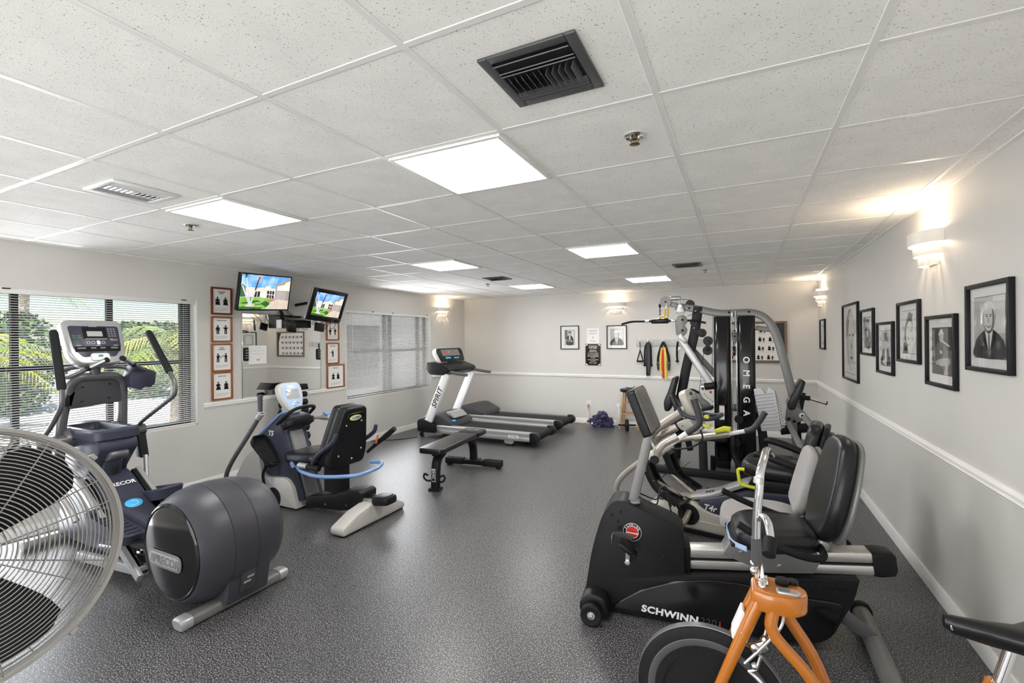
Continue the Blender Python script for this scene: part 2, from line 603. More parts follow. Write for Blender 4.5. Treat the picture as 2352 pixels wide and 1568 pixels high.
def dup(root, loc, rz=None, label=None):
    r = root.copy()
    COL.objects.link(r)
    r.location = loc
    if rz is not None: r.rotation_euler = (0, 0, R(rz))
    if label: r['label'] = label
    for ch in list(root.children):
        c = ch.copy()
        COL.objects.link(c)
        c.parent = r
        for g in list(ch.children):
            d = g.copy()
            COL.objects.link(d)
            d.parent = c
    return r

# ---------------------------------------------------------------- the room
W1 = (0.10, 3.04, 0.705, 2.063)      # near window in the left wall: y0, y1, z0, z1
W2 = (5.18, 7.31, 0.705, 2.075)
TH = 0.20

o = structure(MB('floor').box(((XL + XR) / 2, (YF + YB) / 2, -0.05), (XR - XL + 2 * TH, YB - YF + 2 * TH, 0.10)).build('floor'))
o = structure(MB('wall').box(((XL + XR) / 2, YB + TH / 2, H / 2 + 0.1), (XR - XL + 2 * TH, TH, H + 0.2)).build('wall_back'))
o = structure(MB('wall').box((XR + TH / 2, (YF + YB) / 2, H / 2 + 0.1), (TH, YB - YF, H + 0.2)).build('wall_right'))
b = MB('wall')
def lw(y0, y1, z0, z1): b.box((XL - TH / 2, (y0 + y1) / 2, (z0 + z1) / 2), (TH, y1 - y0, z1 - z0))
ZT = H + 0.2
lw(YF, W1[0], 0, ZT)
lw(W1[0], W1[1], 0, W1[2])
lw(W1[0], W1[1], W1[3], ZT)
lw(W1[1], W2[0], 0, ZT)
lw(W2[0], W2[1], 0, W2[2])
lw(W2[0], W2[1], W2[3], ZT)
lw(W2[1], YB, 0, ZT)
structure(b.build('wall_left'))
b = MB('wall')                                  # unseen rear wall; its wide glazed opening is added for fill light
RX0, RX1, RZ1 = -5.0, 0.75, 2.25
b.box(((XL + RX0) / 2, YF - TH / 2, ZT / 2), (RX0 - XL + 2 * TH, TH, ZT))
b.box(((XR + RX1) / 2, YF - TH / 2, ZT / 2), (XR - RX1 + 2 * TH, TH, ZT))
b.box(((RX0 + RX1) / 2, YF - TH / 2, (RZ1 + ZT) / 2), (RX1 - RX0, TH, ZT - RZ1))
structure(b.build('wall_front'))
b = MB('tile').box(((XL + XR) / 2, (YF + YB) / 2, H + 0.0535), (XR - XL + 2 * TH, YB - YF + 2 * TH, 0.10))
structure(b.build('ceiling'))
b = MB('grid')                                  # hanging T-bars
xs = [GX0 + TS * i for i in range(-6, 5)]
ys = [GY0 + TS * j for j in range(-6, 13)]
for x in xs: b.box((x, (YF + YB) / 2, H + 0.005), (0.024, YB - YF, 0.010), 0.002, seg=1)
for y in ys: b.box(((XL + XR) / 2, y, H + 0.0055), (XR - XL, 0.024, 0.009), 0.002, seg=1)
b.box((XR - 0.011, (YF + YB) / 2, H + 0.003), (0.022, YB - YF, 0.014))
b.box((XL + 0.011, (YF + YB) / 2, H + 0.003), (0.022, YB - YF, 0.014))
b.box(((XL + XR) / 2, YB - 0.011, H + 0.003), (XR - XL, 0.022, 0.014))
structure(b.build('trim_1'))

# chair rail and baseboards
RAILP = [(0, 0.860), (0.010, 0.864), (0.012, 0.874), (0.020, 0.878), (0.024, 0.886), (0.016, 0.893), (0.016, 0.897), (0.022, 0.902), (0.022, 0.912), (0.012, 0.918), (0.008, 0.926), (0, 0.928)]
def run(name, p, q, prof, m='trim'):
    """profile (out, z) swept from p to q; the room lies to the left of the direction p->q"""
    p, q = Vector((*p, 0)), Vector((*q, 0))
    d = (q - p).normalized()
    n = Vector((-d.y, d.x, 0))
    V = [p + n * a + Vector((0, 0, z)) for a, z in prof] + [q + n * a + Vector((0, 0, z)) for a, z in prof]
    k = len(prof)
    F = [(i, (i + 1) % k, k + (i + 1) % k, k + i) for i in range(k)] + [tuple(range(k))[::-1], tuple(range(k, 2 * k))]
    return structure(MB(m).raw(V, [f[::-1] for f in F]).build(name))
BASEP = [(0, 0), (0.014, 0), (0.014, 0.082), (0.009, 0.092), (0, 0.092)]
run('trim_2', (XR, YF), (XR, YB), RAILP)
run('trim_3', (XR, YB), (XL, YB), RAILP)
run('trim_4', (XL, YB), (XL, W2[1] + 0.04), RAILP)
run('trim_5', (XL, W2[0] - 0.04), (XL, W1[1] + 0.06), RAILP)
run('baseboard_right', (XR, YF), (XR, YB), BASEP)
run('baseboard_back', (XR, YB), (XL, YB), BASEP)
run('baseboard_left', (XL, YB), (XL, YF), BASEP)

# windows: bronze frames and glass in the left wall, each behind a mini blind
def window(name, y0, y1, z0, z1, mull, zr, wide=0.045):
    xg = XL - 0.135
    f = MB('mullion')
    for y in (y0 + 0.02, y1 - 0.02): f.box((xg, y, (z0 + z1) / 2), (0.05, 0.04, z1 - z0))
    for z in (z0 + 0.02, z1 - 0.02): f.box((xg, (y0 + y1) / 2, z), (0.05, y1 - y0, 0.04))
    for y in mull: f.box((xg, y, (z0 + z1) / 2), (0.045, wide, z1 - z0 - 0.06))
    f.box((xg, (y0 + y1) / 2, zr), (0.04, y1 - y0 - 0.06, 0.035))
    w = structure(f.build(name))
    g = MB('glass').box((xg - 0.012, (y0 + y1) / 2, (z0 + z1) / 2), (0.005, y1 - y0 - 0.07, z1 - z0 - 0.07))
    g.build('glass', w)
    l = MB('trim')
    l.box((XL - 0.055, (y0 + y1) / 2, z0 + 0.006), (0.105, y1 - y0, 0.012))
    l.box((XL - 0.055, y1 - 0.006, (z0 + z1) / 2), (0.105, 0.012, z1 - z0))
    l.box((XL - 0.055, y0 + 0.006, (z0 + z1) / 2), (0.105, 0.012, z1 - z0))
    l.build('reveal', w)
window('window_1', W1[0], W1[1], W1[2], W1[3], [0.345, 0.998, 1.650, 2.305, 2.955], 1.392)
window('window_2', W2[0], W2[1], W2[2], W2[3], [6.17, 6.30, 7.08], 1.425, 0.055)
f = MB('mullion')                               # added glazing, unseen behind the camera, to let fill light in
for x in (RX0 + 0.03, -3.1, -1.2, RX1 - 0.03): f.box((x, YF - 0.10, RZ1 / 2), (0.06, 0.06, RZ1))
f.box(((RX0 + RX1) / 2, YF - 0.10, RZ1 - 0.03), (RX1 - RX0, 0.06, 0.06))
f.box(((RX0 + RX1) / 2, YF - 0.10, 0.04), (RX1 - RX0, 0.06, 0.08))
w = structure(f.build('fill_window'))
MB('glass').box(((RX0 + RX1) / 2, YF - 0.10, RZ1 / 2), (RX1 - RX0 - 0.1, 0.005, RZ1 - 0.1)).build('glass', w)

def blind(name, y0, y1, z0, z1, label, tilt, pitch=0.0208, sl=0.025):
    """mini blind: local x along the window, y into the wall"""
    L = y1 - y0
    t = thing(name, label, 'window blind', (XL - 0.030, (y0 + y1) / 2, z0), 90)
    hh = z1 - z0
    hb = MB('slat').box((0, 0, hh - 0.018), (L - 0.012, 0.034, 0.034), 0.004)
    hb.box((0, -0.021, hh - 0.020), (L - 0.012, 0.006, 0.052), 0.002)
    hb.build('headrail', t)
    for k in (-0.23, 0.0, 0.46): MB('mullion').box((L * k, -0.0265, hh - 0.004), (0.05, 0.005, 0.012)).build('bracket', t)
    s = MB('slat')
    n = int((hh - 0.075) / pitch)
    X = RX(tilt)
    for i in range(n):
        z = hh - 0.052 - pitch * (i + 0.5)
        a = sl / 2
        P = [X @ Vector((0, y, 0.0016 * (1 - (y / a) ** 2))) for y in (-a, 0, a)]
        s.raw([(sx * (L / 2 - 0.008), p.y, z + p.z) for sx in (-1, 1) for p in P], [(0, 3, 4, 1), (1, 4, 5, 2)])
    s.build('slats', t, 60)
    MB('slat').box((0, 0, hh - 0.052 - pitch * n - 0.016), (L - 0.014, 0.024, 0.014), 0.003).build('bottom_rail', t)
    for k in (-0.46, -0.22, 0.0, 0.22, 0.46):
        MB('white').tube([(L * k, -0.0135, hh - 0.03), (L * k, -0.0135, hh - 0.06 - pitch * n)], 0.0009, 4).build('cord', t)
    MB('clear').tube([(-L / 2 + 0.12, -0.026, hh - 0.05), (-L / 2 + 0.12, -0.028, hh - 0.75)], 0.004, 6).build('tilt_wand', t)
    return t
blind('window_blind', W1[0] + 0.012, W1[1] - 0.014, W1[2] + 0.013, W1[3] + 0.0, 'long white mini blind on the near window behind the elliptical trainer', 17)
blind('window_blind', W2[0] + 0.012, W2[1] - 0.014, W2[2] + 0.013, W2[3] + 0.0, 'shorter mini blind on the far window beside the tilted small television', 29)

# ---------------------------------------------------------------- outside
b = MB('concrete').box((-22, 4, -0.20), (33, 60, 0.10))
structure(b.build('ground_outside'))
structure(MB('concrete').box((-1.5, -14, -0.20), (40, 22.4, 0.10)).build('path_outside'))
b = MB('stucco').box((-9.0, 10.6, 1.5), (0.3, 8.0, 3.3))
b.box((-9.0, 10.6, 3.18), (0.5, 8.2, 0.16), 0.03)
w = structure(b.build('wall_outside'))
MB('mullion').box((-8.83, 9.0, 1.2), (0.06, 1.5, 1.6), 0.01).build('window_pane', w)
MB('redp').box((-8.80, 7.3, 1.75), (0.06, 0.3, 0.5), 0.01).build('notice_panel', w)

def fronds(t, c, n, L, h0, mats, droop, seed, wid=0.03):
    """feather fronds: a rib with pairs of leaflets, one part each"""
    rnd = random.Random(seed)
    for i in range(n):
        az = 2 * PI * i / n + rnd.uniform(-0.2, 0.2)
        el = rnd.uniform(0.15, 1.25)
        ln = L * rnd.uniform(0.8, 1.1)
        d = Vector((math.cos(az), math.sin(az), 0))
        pts = []
        for k in range(9):
            u = k / 8
            pts.append(Vector(c) + d * (ln * u * math.cos(el * (1 - 0.3 * u))) + Vector((0, 0, h0 + ln * (math.sin(el) * u - droop * u * u))))
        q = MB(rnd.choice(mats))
        q.tube(pts, [0.018, 0.012, 0.004], 5)
        for k in range(26):
            u = 0.12 + 0.86 * k / 25
            f_ = u * 8
            j = min(int(f_), 7)
            p = pts[j].lerp(pts[j + 1], f_ - j)
            tg = (pts[j + 1] - pts[j]).normalized()
            sd = tg.cross(Vector((0, 0, 1)))
            sd = sd.normalized() if sd.length > 1e-4 else Vector((1, 0, 0))
            ll = ln * 0.32 * math.sin(PI * min(1, 0.25 + 0.75 * u)) + 0.05
            for sg in (-1, 1):
                e = p + sd * sg * ll * 0.8 + tg * ll * 0.5 - Vector((0, 0, ll * rnd.uniform(0.25, 0.6)))
                w_ = tg * wid * 0.5
                q.raw([p - w_, p + w_, e], [(0, 1, 2)])
        q.build('frond', t, 60)

def palm(x, y, h, n, L, label, seed, mats, r=0.13, droop=0.75):
    t = thing('palm_tree', label, 'palm tree', (x, y, -0.15))
    rnd = random.Random(seed)
    lean = rnd.uniform(-0.1, 0.1)
    pts = [(lean * u * u, 0, h * u) for u in (0, 0.25, 0.5, 0.75, 1.0)]
    q = MB('bark').tube(pts, [r * 1.35, r, r * 0.9, r * 0.85, r], 12, k=3)
    q.build('trunk', t)
    fronds(t, (lean, 0, h - 0.02), n, L, 0.0, mats, droop, seed + 1)
    return t
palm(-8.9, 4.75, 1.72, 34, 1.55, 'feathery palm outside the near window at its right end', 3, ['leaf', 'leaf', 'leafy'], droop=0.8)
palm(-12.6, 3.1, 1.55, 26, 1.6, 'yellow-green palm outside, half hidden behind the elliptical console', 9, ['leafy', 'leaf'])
palm(-20.5, 6.4, 3.6, 24, 2.0, 'tall dark palm far outside the near window', 15, ['leaf'])

def shrub(x, y, r, h, label, seed):
    rnd = random.Random(seed)
    t = thing('hedge_shrub', label, 'shrub', (x, y, -0.15), group='shrubs along the far side of the pavement outside')
    q = MB('hedge')
    for i in range(3200):
        a, z = rnd.uniform(0, 2 * PI), rnd.uniform(0.03, 1)
        rr = r * math.sqrt(max(0.05, 1 - (2 * z - 1) ** 2 * 0.75)) * rnd.uniform(0.78, 1.10) * (1 + 0.10 * math.sin(5 * a + 9 * z))
        c = Vector((rr * math.cos(a), rr * math.sin(a), z * h))
        u = Vector((rnd.uniform(-1, 1), rnd.uniform(-1, 1), rnd.uniform(-1, 0.4))).normalized()
        w_ = u.orthogonal().normalized() * rnd.uniform(0.025, 0.05)
        l_ = rnd.uniform(0.10, 0.20)
        q.raw([c - u * l_ * 0.5, c + w_, c + u * l_ * 0.5, c - w_], [(0, 1, 2, 3)])
    q.ball((0, 0, h * 0.48), (r * 0.76, r * 0.76, h * 0.44), 14)
    q.build('foliage', t)
    MB('bark').cyl((0, 0, 0), (0, 0, h * 0.4), 0.06, n=8).build('stem', t)
for i, (x, y, r, h, lab) in enumerate([(-17, -2.2, 1.2, 2.5, 'broad dark shrub outside at the left edge of the near window'), (-17.2, 1.0, 1.2, 2.2, 'rounded dark shrub outside, left of the elliptical console'),
                                       (-16.0, 4.4, 1.2, 2.5, 'dark shrub outside behind the elliptical console'), (-17, 8.2, 1.2, 2.4, 'dark shrub outside behind the feathery palm'), (-17, 11.6, 1.2, 2.6, 'dark shrub outside beyond the right end of the near window')]):
    shrub(x, y, r, h, lab, 40 + i)

# ---------------------------------------------------------------- ceiling fittings
def panel_light(ix, jy, label, first=[None]):
    loc = (GX0 + TS * (ix + 0.5), GY0 + TS * (jy + 0.5), H - 0.004)
    if first[0] is None:
        t = thing('ceiling_light', label, 'ceiling light', loc, group='square light panels in the ceiling')
        f = MB('grid')
        a, w_ = TS / 2 - 0.013, 0.020
        for sx in (-1, 1):
            f.box((sx * (a - w_ / 2), 0, 0), (w_, 2 * a, 0.012), 0.002, seg=1)
            f.box((0, sx * (a - w_ / 2), 0), (2 * a - 2 * w_, w_, 0.012), 0.002, seg=1)
        f.build('frame', t)
        MB('panel').box((0, 0, 0.003), (2 * (a - w_), 2 * (a - w_), 0.006)).build('diffuser', t)
        first[0] = t
        return t
    return dup(first[0], loc, label=label)
panel_light(0, 1, 'large bright square light panel nearest the camera beside the grey vent')
panel_light(-3, 1, 'bright light panel next to the white vent near the left wall')
panel_light(0, 5, 'light panel in the middle of the ceiling, right of its row')
panel_light(-3, 5, 'light panel in front of the televisions, left of the middle row')
panel_light(0, 9, 'farthest right light panel above the black home gym')
panel_light(-3, 9, 'farthest left light panel, above the treadmills')

def register(loc, label, first=[None]):
    if first[0] is None:
        t = thing('ceiling_vent', label, 'ceiling vent', loc, group='grey ceiling air registers')
        a = 0.155
        f = MB('vent')
        for sx in (-1, 1):
            f.box((sx * (a - 0.016), 0, -0.002), (0.032, 2 * a, 0.010), 0.003)
            f.box((0, sx * (a - 0.016), -0.002), (2 * a - 0.064, 0.032, 0.010), 0.003)
        f.build('frame', t)
        MB('hole').box((0, 0, 0.001), (0.25, 0.25, 0.003)).build('duct', t)
        s = MB('vent')
        for y, tl in ((-0.105, 35), (-0.062, 35), (-0.045, 35), (0.078, -25), (0.098, -25)):
            s.box((0, y, -0.006), (0.244, 0.020, 0.004), 0.001, RX(tl))
        s.build('slats', t)
        v = MB('vent')
        for i in range(11):
            x = -0.105 + 0.021 * i
            tl = -32 if i < 6 else 18
            v.box((x, 0.015, -0.012), (0.0025, 0.085, 0.026), 0, RY(tl))
        v.build('vanes', t)
        first[0] = t
        return t
    return dup(first[0], loc, label=label)
register((-0.553, 1.368, H), 'large grey louvred vent in the ceiling close to the camera')
register((-0.545, 5.755, H), 'small dark grey vent in the ceiling above the home gym')
register((-3.03, 5.71, H), 'small dark grey vent in the ceiling above the bench')

t = thing('ceiling_vent', 'white four-way louvred vent in the ceiling near the left window', 'ceiling vent', (-3.055, 1.40, H))
f = MB('white')
a = 0.160
for sx in (-1, 1):
    f.box((sx * (a - 0.014), 0, -0.002), (0.028, 2 * a, 0.010), 0.003)
    f.box((0, sx * (a - 0.014), -0.002), (2 * a - 0.056, 0.028, 0.010), 0.003)
f.box((-0.042, 0, -0.001), (0.008, 0.264, 0.010)).box((0.042, 0, -0.001), (0.008, 0.264, 0.010)).box((0, 0, -0.001), (0.084, 0.008, 0.010))
f.build('frame', t)
MB('hole').box((0, 0, 0.001), (0.265, 0.265, 0.003)).build('duct', t)
s = MB('white')
for x in (-0.118, -0.094, -0.070): s.box((x, 0, -0.004), (0.017, 0.262, 0.003), 0, RY(14))
for x in (0.118, 0.094, 0.070): s.box((x, 0, -0.004), (0.017, 0.262, 0.003), 0, RY(-14))
for y in (-0.115, -0.090, -0.065, -0.040, -0.016): s.box((0, y, -0.004), (0.076, 0.012, 0.003), 0, RX(-16))
for y in (0.115, 0.090, 0.065, 0.040, 0.016): s.box((0, y, -0.004), (0.076, 0.012, 0.003), 0, RX(16))
s.build('slats', t)

def sprinkler(loc, label, first=[None]):
    if first[0] is None:
        t = thing('fire_sprinkler', label, 'sprinkler', loc, group='ceiling fire sprinklers')
        MB('chrome').lathe([(0.018, 0.004), (0.040, 0.003), (0.044, -0.002), (0.036, -0.008), (0.022, -0.004), (0.018, 0.004)], 28).build('escutcheon', t)
        q = MB('brass').lathe([(0, 0.01), (0.013, 0.01), (0.013, -0.016), (0.009, -0.018), (0, -0.018)], 14)
        for sx in (-1, 1): q.tube([(sx * 0.010, 0, -0.016), (sx * 0.015, 0, -0.024), (sx * 0.006, 0, -0.034)], 0.003, 6)
        q.build('body', t)
        MB('brass').lathe([(0, -0.034), (0.020, -0.034), (0.022, -0.036), (0.010, -0.038), (0, -0.040)], 12).build('deflector', t)
        first[0] = t
        return t
    return dup(first[0], loc, label=label)
sprinkler((-0.388, 1.965, H), 'fire sprinkler in the ceiling right of the large light panel')
sprinkler((-3.565, 1.99, H), 'fire sprinkler below the light panel next to the white vent')
sprinkler((-0.385, 6.30, H), 'fire sprinkler behind the dark vent above the home gym')
sprinkler((-3.46, 6.21, H), 'fire sprinkler behind the dark vent above the bench')

# ---------------------------------------------------------------- wall sconces
def sconce(loc, rz, label, first=[None]):
    if first[0] is None:
        t = thing('wall_sconce', label, 'wall lamp', loc, rz, 'white three-tier wall sconces')
        for i, (w_, d, z1, z0) in enumerate([(0.172, 0.122, 0.205, 0.130), (0.132, 0.096, 0.130, 0.063), (0.094, 0.072, 0.063, 0.000)]):
            q = MB('offwhite')
            n = 24
            V = []
            for z, k in ((z0, 1), (z1, 1), (z1, 0.965), (z0, 0.965)):
                for j in range(n + 1):
                    a_ = PI + PI * j / n
                    V.append((w_ * k * math.cos(a_), d * k * math.sin(a_), z))
            F = []
            for r_ in range(4):
                for j in range(n):
                    p0, p1 = r_ * (n + 1), ((r_ + 1) % 4) * (n + 1)
                    F.append((p0 + j, p0 + j + 1, p1 + j + 1, p1 + j))
            q.raw(V, F)
            q.build('shade', t)
        MB('offwhite').box((0, -0.006, 0.10), (0.14, 0.012, 0.19), 0.003).box((0, -0.03, 0.09), (0.04, 0.05, 0.03), 0.004).build('backplate', t)
        MB('bulb').ball((0, -0.055, 0.12), (0.018, 0.018, 0.030), 10).build('bulb', t)
        first[0] = t
    else:
        t = dup(first[0], loc, rz, label)
    ld = bpy.data.lights.new('sconce_light', 'POINT')
    ld.energy = SCONCE
    ld.color = (1.0, 0.80, 0.58)
    ld.shadow_soft_size = 0.03
    lo = bpy.data.objects.new('sconce_light', ld)
    COL.objects.link(lo)
    lo.parent = t
    lo.location = (0, -0.066, 0.188)
    return t
sconce((-2.045, YB, 2.06), 0, 'white tiered wall sconce on the back wall above the smiling portrait')
sconce((XR, 3.735, 2.04), -90, 'large white tiered sconce on the right wall above the framed portraits')
sconce((XR, 7.95, 2.05), -90, 'white tiered sconce at the far end of the right wall')
sconce((XL, 7.70, 2.04), 90, 'white tiered sconce on the left wall in the far corner')
t = thing('alarm_box', 'small white alarm box high in the far right corner', 'alarm', (XR, 8.30, 2.20), -90)
MB('white').box((0, -0.03, 0.06), (0.16, 0.06, 0.12), 0.012).build('housing', t)
MB('grid').box((0, -0.0605, 0.06), (0.10, 0.004, 0.07), 0.001).build('grille', t)

# ---------------------------------------------------------------- televisions
def screen_art(q, w, h):
    """the street picture both screens show: sky, palms, lawn, drive and houses"""
    def P(uv): return [((u - 0.5) * w, (v - 0.5) * h) for u, v in uv]
    def poly(mn, uv, k): q.m(mn).flat(P(uv), -0.0002 - 0.00006 * k)
    poly('s_sky', [(0, 0), (1, 0), (1, 1), (0, 1)], 0)
    poly('s_wall', [(0.06, 0.34), (0.70, 0.34), (0.70, 0.62), (0.60, 0.64), (0.55, 0.71), (0.49, 0.69), (0.46, 0.63), (0.42, 0.66), (0.30, 0.62), (0.20, 0.65), (0.12, 0.62), (0.06, 0.60)], 1)
    poly('s_dark', [(0.27, 0.36), (0.38, 0.37), (0.38, 0.53), (0.27, 0.53)], 2)
    poly('s_dark', [(0.52, 0.35), (0.67, 0.33), (0.67, 0.56), (0.52, 0.56)], 2)
    for u in (0.325, 0.57, 0.62): poly('s_wall', [(u - 0.006, 0.33), (u + 0.006, 0.33), (u + 0.006, 0.56), (u - 0.006, 0.56)], 3)
    poly('s_wall', [(0.52, 0.44), (0.67, 0.43), (0.67, 0.45), (0.52, 0.46)], 3)
    poly('s_tree', [(0.0, 0.36), (0.10, 0.36), (0.11, 0.5), (0.08, 0.66), (0.03, 0.72), (0.0, 0.66)], 3)
    poly('s_taupe', [(0.69, 0.30), (1, 0.27), (1, 0.97), (0.90, 0.93), (0.84, 0.84), (0.78, 0.80), (0.69, 0.79)], 4)
    poly('s_wall', [(0.72, 0.58), (1, 0.58), (1, 0.89), (0.92, 0.86), (0.86, 0.76), (0.72, 0.72)], 5)
    poly('s_door', [(0.72, 0.33), (0.93, 0.31), (0.93, 0.55), (0.72, 0.56)], 5)
    poly('s_grass', [(0, 0), (0.60, 0), (0.62, 0.33), (0.30, 0.37), (0, 0.34)], 6)
    poly('s_drive', [(0.50, 0), (1, 0), (1, 0.28), (0.70, 0.32)], 7)
    poly('s_brick', [(0.52, 0.29), (0.68, 0.33), (0.72, 0.30), (0.62, 0.22)], 8)
    poly('s_shade', [(0.0, 0.0), (0.42, 0.0), (0.46, 0.07), (0.30, 0.06), (0.10, 0.09), (0, 0.07)], 8)
    poly('s_shade', [(0.24, 0.13), (0.40, 0.17), (0.50, 0.26), (0.56, 0.22), (0.60, 0.16), (0.52, 0.08), (0.44, 0.14)], 8)
    poly('s_shade', [(0.0, 0.18), (0.16, 0.22), (0.34, 0.28), (0.42, 0.23), (0.28, 0.20), (0.10, 0.16)], 8)
    poly('s_drive', [(0.12, 0.08), (0.28, 0.08), (0.31, 0.14), (0.22, 0.18), (0.13, 0.13)], 9)
    for a, b_, w_ in (((0.21, 0.10), (0.03, 0.68), 0.020), ((0.21, 0.10), (0.075, 1.0), 0.016), ((0.21, 0.10), (0.335, 0.92), 0.016)):
        poly('s_trunk', [(a[0] - w_, a[1]), (a[0] + w_, a[1]), (b_[0] + w_ * 0.7, b_[1]), (b_[0] - w_ * 0.7, b_[1])], 10)
    poly('s_bark', [(0.265, 0.56), (0.295, 0.56), (0.345, 0.92), (0.320, 0.92)], 11)
    poly('s_red', [(0.31, 0.88), (0.345, 0.86), (0.365, 0.92), (0.35, 0.98), (0.32, 0.95)], 12)
    poly('s_tree', [(0.06, 1.0), (0.07, 0.90), (0.09, 0.90), (0.11, 1.0)], 12)
K = 0.55
for nme, c, v in [('s_sky', (0.10, 0.30, 0.80), 0.28), ('s_wall', (0.62, 0.58, 0.50), 0.1), ('s_dark', (0.03, 0.03, 0.035), 0), ('s_tree', (0.03, 0.09, 0.03), 0.03), ('s_taupe', (0.30, 0.25, 0.22), 0.03),
                  ('s_door', (0.36, 0.32, 0.30), 0.03), ('s_grass', (0.16, 0.34, 0.02), 0.1), ('s_drive', (0.52, 0.45, 0.36), 0.06), ('s_brick', (0.45, 0.16, 0.10), 0.05), ('s_shade', (0.02, 0.10, 0.02), 0.03),
                  ('s_trunk', (0.50, 0.48, 0.58), 0.1), ('s_bark', (0.06, 0.05, 0.06), 0), ('s_red', (0.45, 0.06, 0.03), 0.02)]:
    M[nme] = emis('picture_' + nme[2:], c, K, v, 8.0)

def pose(o, c, az, el, roll):
    n = Vector((math.cos(az) * math.cos(el), math.sin(az) * math.cos(el), math.sin(el)))
    h = Vector((-math.sin(az), math.cos(az), 0))
    v = n.cross(h)
    h2 = h * math.cos(roll) + v * math.sin(roll)
    v2 = -h * math.sin(roll) + v * math.cos(roll)
    o.matrix_world = frame(c, h2, -n, v2)

def wire(q, pts, r=0.0035): q.tube(pts, r, 6, k=5)

t = thing('television', 'larger wall television, level, showing a street with palm trees', 'television')
pose(t, (-4.926, 3.568, 2.171), 0.148, -0.221, 0.055)
q = MB('satin').box((0, 0.022, 0), (0.72, 0.040, 0.42), 0.006)
q.box((0, 0.060, -0.02), (0.50, 0.050, 0.26), 0.015)
q.build('housing', t)
q = MB('gloss')
for x in (-0.353, 0.353): q.box((x, -0.001, 0), (0.014, 0.008, 0.42), 0.002)
q.box((0, -0.001, 0.203), (0.69, 0.008, 0.014), 0.002).box((0, -0.001, -0.201), (0.69, 0.008, 0.018), 0.002)
q.build('bezel', t)
q = MB('s_sky')
screen_art(q, 0.692, 0.392)
q.build('screen', t)
q = MB('black').box((0, 0.105, 0), (0.20, 0.04, 0.20), 0.005).tube([(0, 0.11, 0), (0.02, 0.22, -0.01), (-0.02, 0.36, -0.06)], 0.018, 8)
q.build('mount_arm', t)
q = MB('black')
wire(q, [(0.34, 0.06, 0.05), (0.37, 0.07, -0.08), (0.44, 0.10, -0.20), (0.60, 0.16, -0.30), (0.66, 0.16, -0.32)])
wire(q, [(0.33, 0.06, 0.00), (0.40, 0.09, -0.14), (0.50, 0.14, -0.26), (0.62, 0.18, -0.31)])
q.build('cable', t)

t = thing('television', 'smaller grey-edged television tilted on its arm beside the far window', 'television')
pose(t, (-4.9, 4.44, 2.065), 0.02, -0.34, -0.06)
q = MB('satin').prism(rrect(0.58, 0.43, 0.022), 0.0, 0.045, 0.008, axis='y')
q.m('silver').prism(rrect(0.586, 0.436, 0.024), 0.012, 0.050, 0.006)
q.m('satin').box((0, 0.075, 0), (0.40, 0.06, 0.30), 0.02)
q.build('housing', t)
q = MB('gloss')
for x in (-0.262, 0.262): q.box((x, -0.003, 0.01), (0.052, 0.010, 0.41), 0.004)
q.box((0, -0.003, 0.190), (0.48, 0.010, 0.045), 0.004).box((0, -0.003, -0.175), (0.54, 0.010, 0.068), 0.004)
q.build('bezel', t)
q = MB('s_sky')
q.X = T(0, 0, 0.012)
screen_art(q, 0.474, 0.31)
q.build('screen', t)
q = MB('black').box((0, 0.115, 0), (0.16, 0.03, 0.16), 0.005).tube([(0, 0.12, 0), (-0.10, 0.24, -0.04), (-0.14, 0.41, -0.13)], 0.018, 8)
q.build('mount_arm', t)
q = MB('black')
wire(q, [(0.05, 0.03, -0.21), (-0.02, 0.04, -0.29), (0.03, 0.05, -0.35), (0.12, 0.06, -0.33), (0.18, 0.05, -0.22)])
wire(q, [(0.16, 0.03, -0.21), (0.20, 0.05, -0.30), (0.27, 0.06, -0.31), (0.29, 0.06, -0.22)])
wire(q, [(-0.10, 0.03, -0.21), (-0.13, 0.05, -0.26), (-0.09, 0.06, -0.28), (-0.06, 0.05, -0.22)])
q.build('cable', t)
t = thing('shelf_bracket', 'black box bracket on the wall between the two televisions', 'bracket', (XL, 4.16, 1.80), 90)
q = MB('black').box((0.04, -0.12, 0.03), (0.30, 0.22, 0.10), 0.006).build('housing', t)
MB('white').box((-0.118, -0.03, 0.03), (0.018, 0.05, 0.11), 0.004).build('end_plate', t)
q = MB('black').tube([(-0.06, -0.02, 0.09), (-0.10, -0.03, 0.18), (-0.16, -0.04, 0.26)], 0.02, 8)
q.build('arm', t)
t = thing('media_box', 'black streaming box dangling by its cables below the larger television', 'media box', (-5.06, 4.02, 1.80), 90)
MB('black').box((0, 0, 0), (0.105, 0.022, 0.095), 0.008, RY(14)).build('housing', t)
q = MB('black')
wire(q, [(-0.02, 0, 0.045), (-0.05, 0, 0.09), (-0.14, 0.02, 0.15), (-0.17, 0.02, 0.19)], 0.003)
wire(q, [(0.02, 0, 0.05), (0.02, 0, 0.10), (0.02, 0.02, 0.17)], 0.002)
q.build('cable', t)
t = thing('media_stick', 'thin black stick adapter hanging left of the black streaming box', 'adapter', (-5.02, 3.92, 1.82), 90)
MB('black').box((0, 0, -0.03), (0.020, 0.016, 0.085), 0.005, RY(-6)).box((-0.004, 0, 0.04), (0.014, 0.012, 0.05), 0.004, RY(-6)).build('housing', t)
q = MB('black')
wire(q, [(-0.006, 0, 0.06), (-0.04, 0.01, 0.11), (-0.12, 0.02, 0.135)], 0.003)
q.build('cable', t)
t = thing('power_adapter', 'black power brick hanging under the tilted television', 'adapter', (-5.06, 4.44, 1.79), 90)
MB('black').box((0, 0, 0), (0.13, 0.05, 0.11), 0.008, RY(8)).build('housing', t)
q = MB('black')
wire(q, [(-0.04, 0, 0.05), (-0.05, 0, 0.08), (-0.03, 0.01, 0.11)], 0.003)
q.build('cable', t)

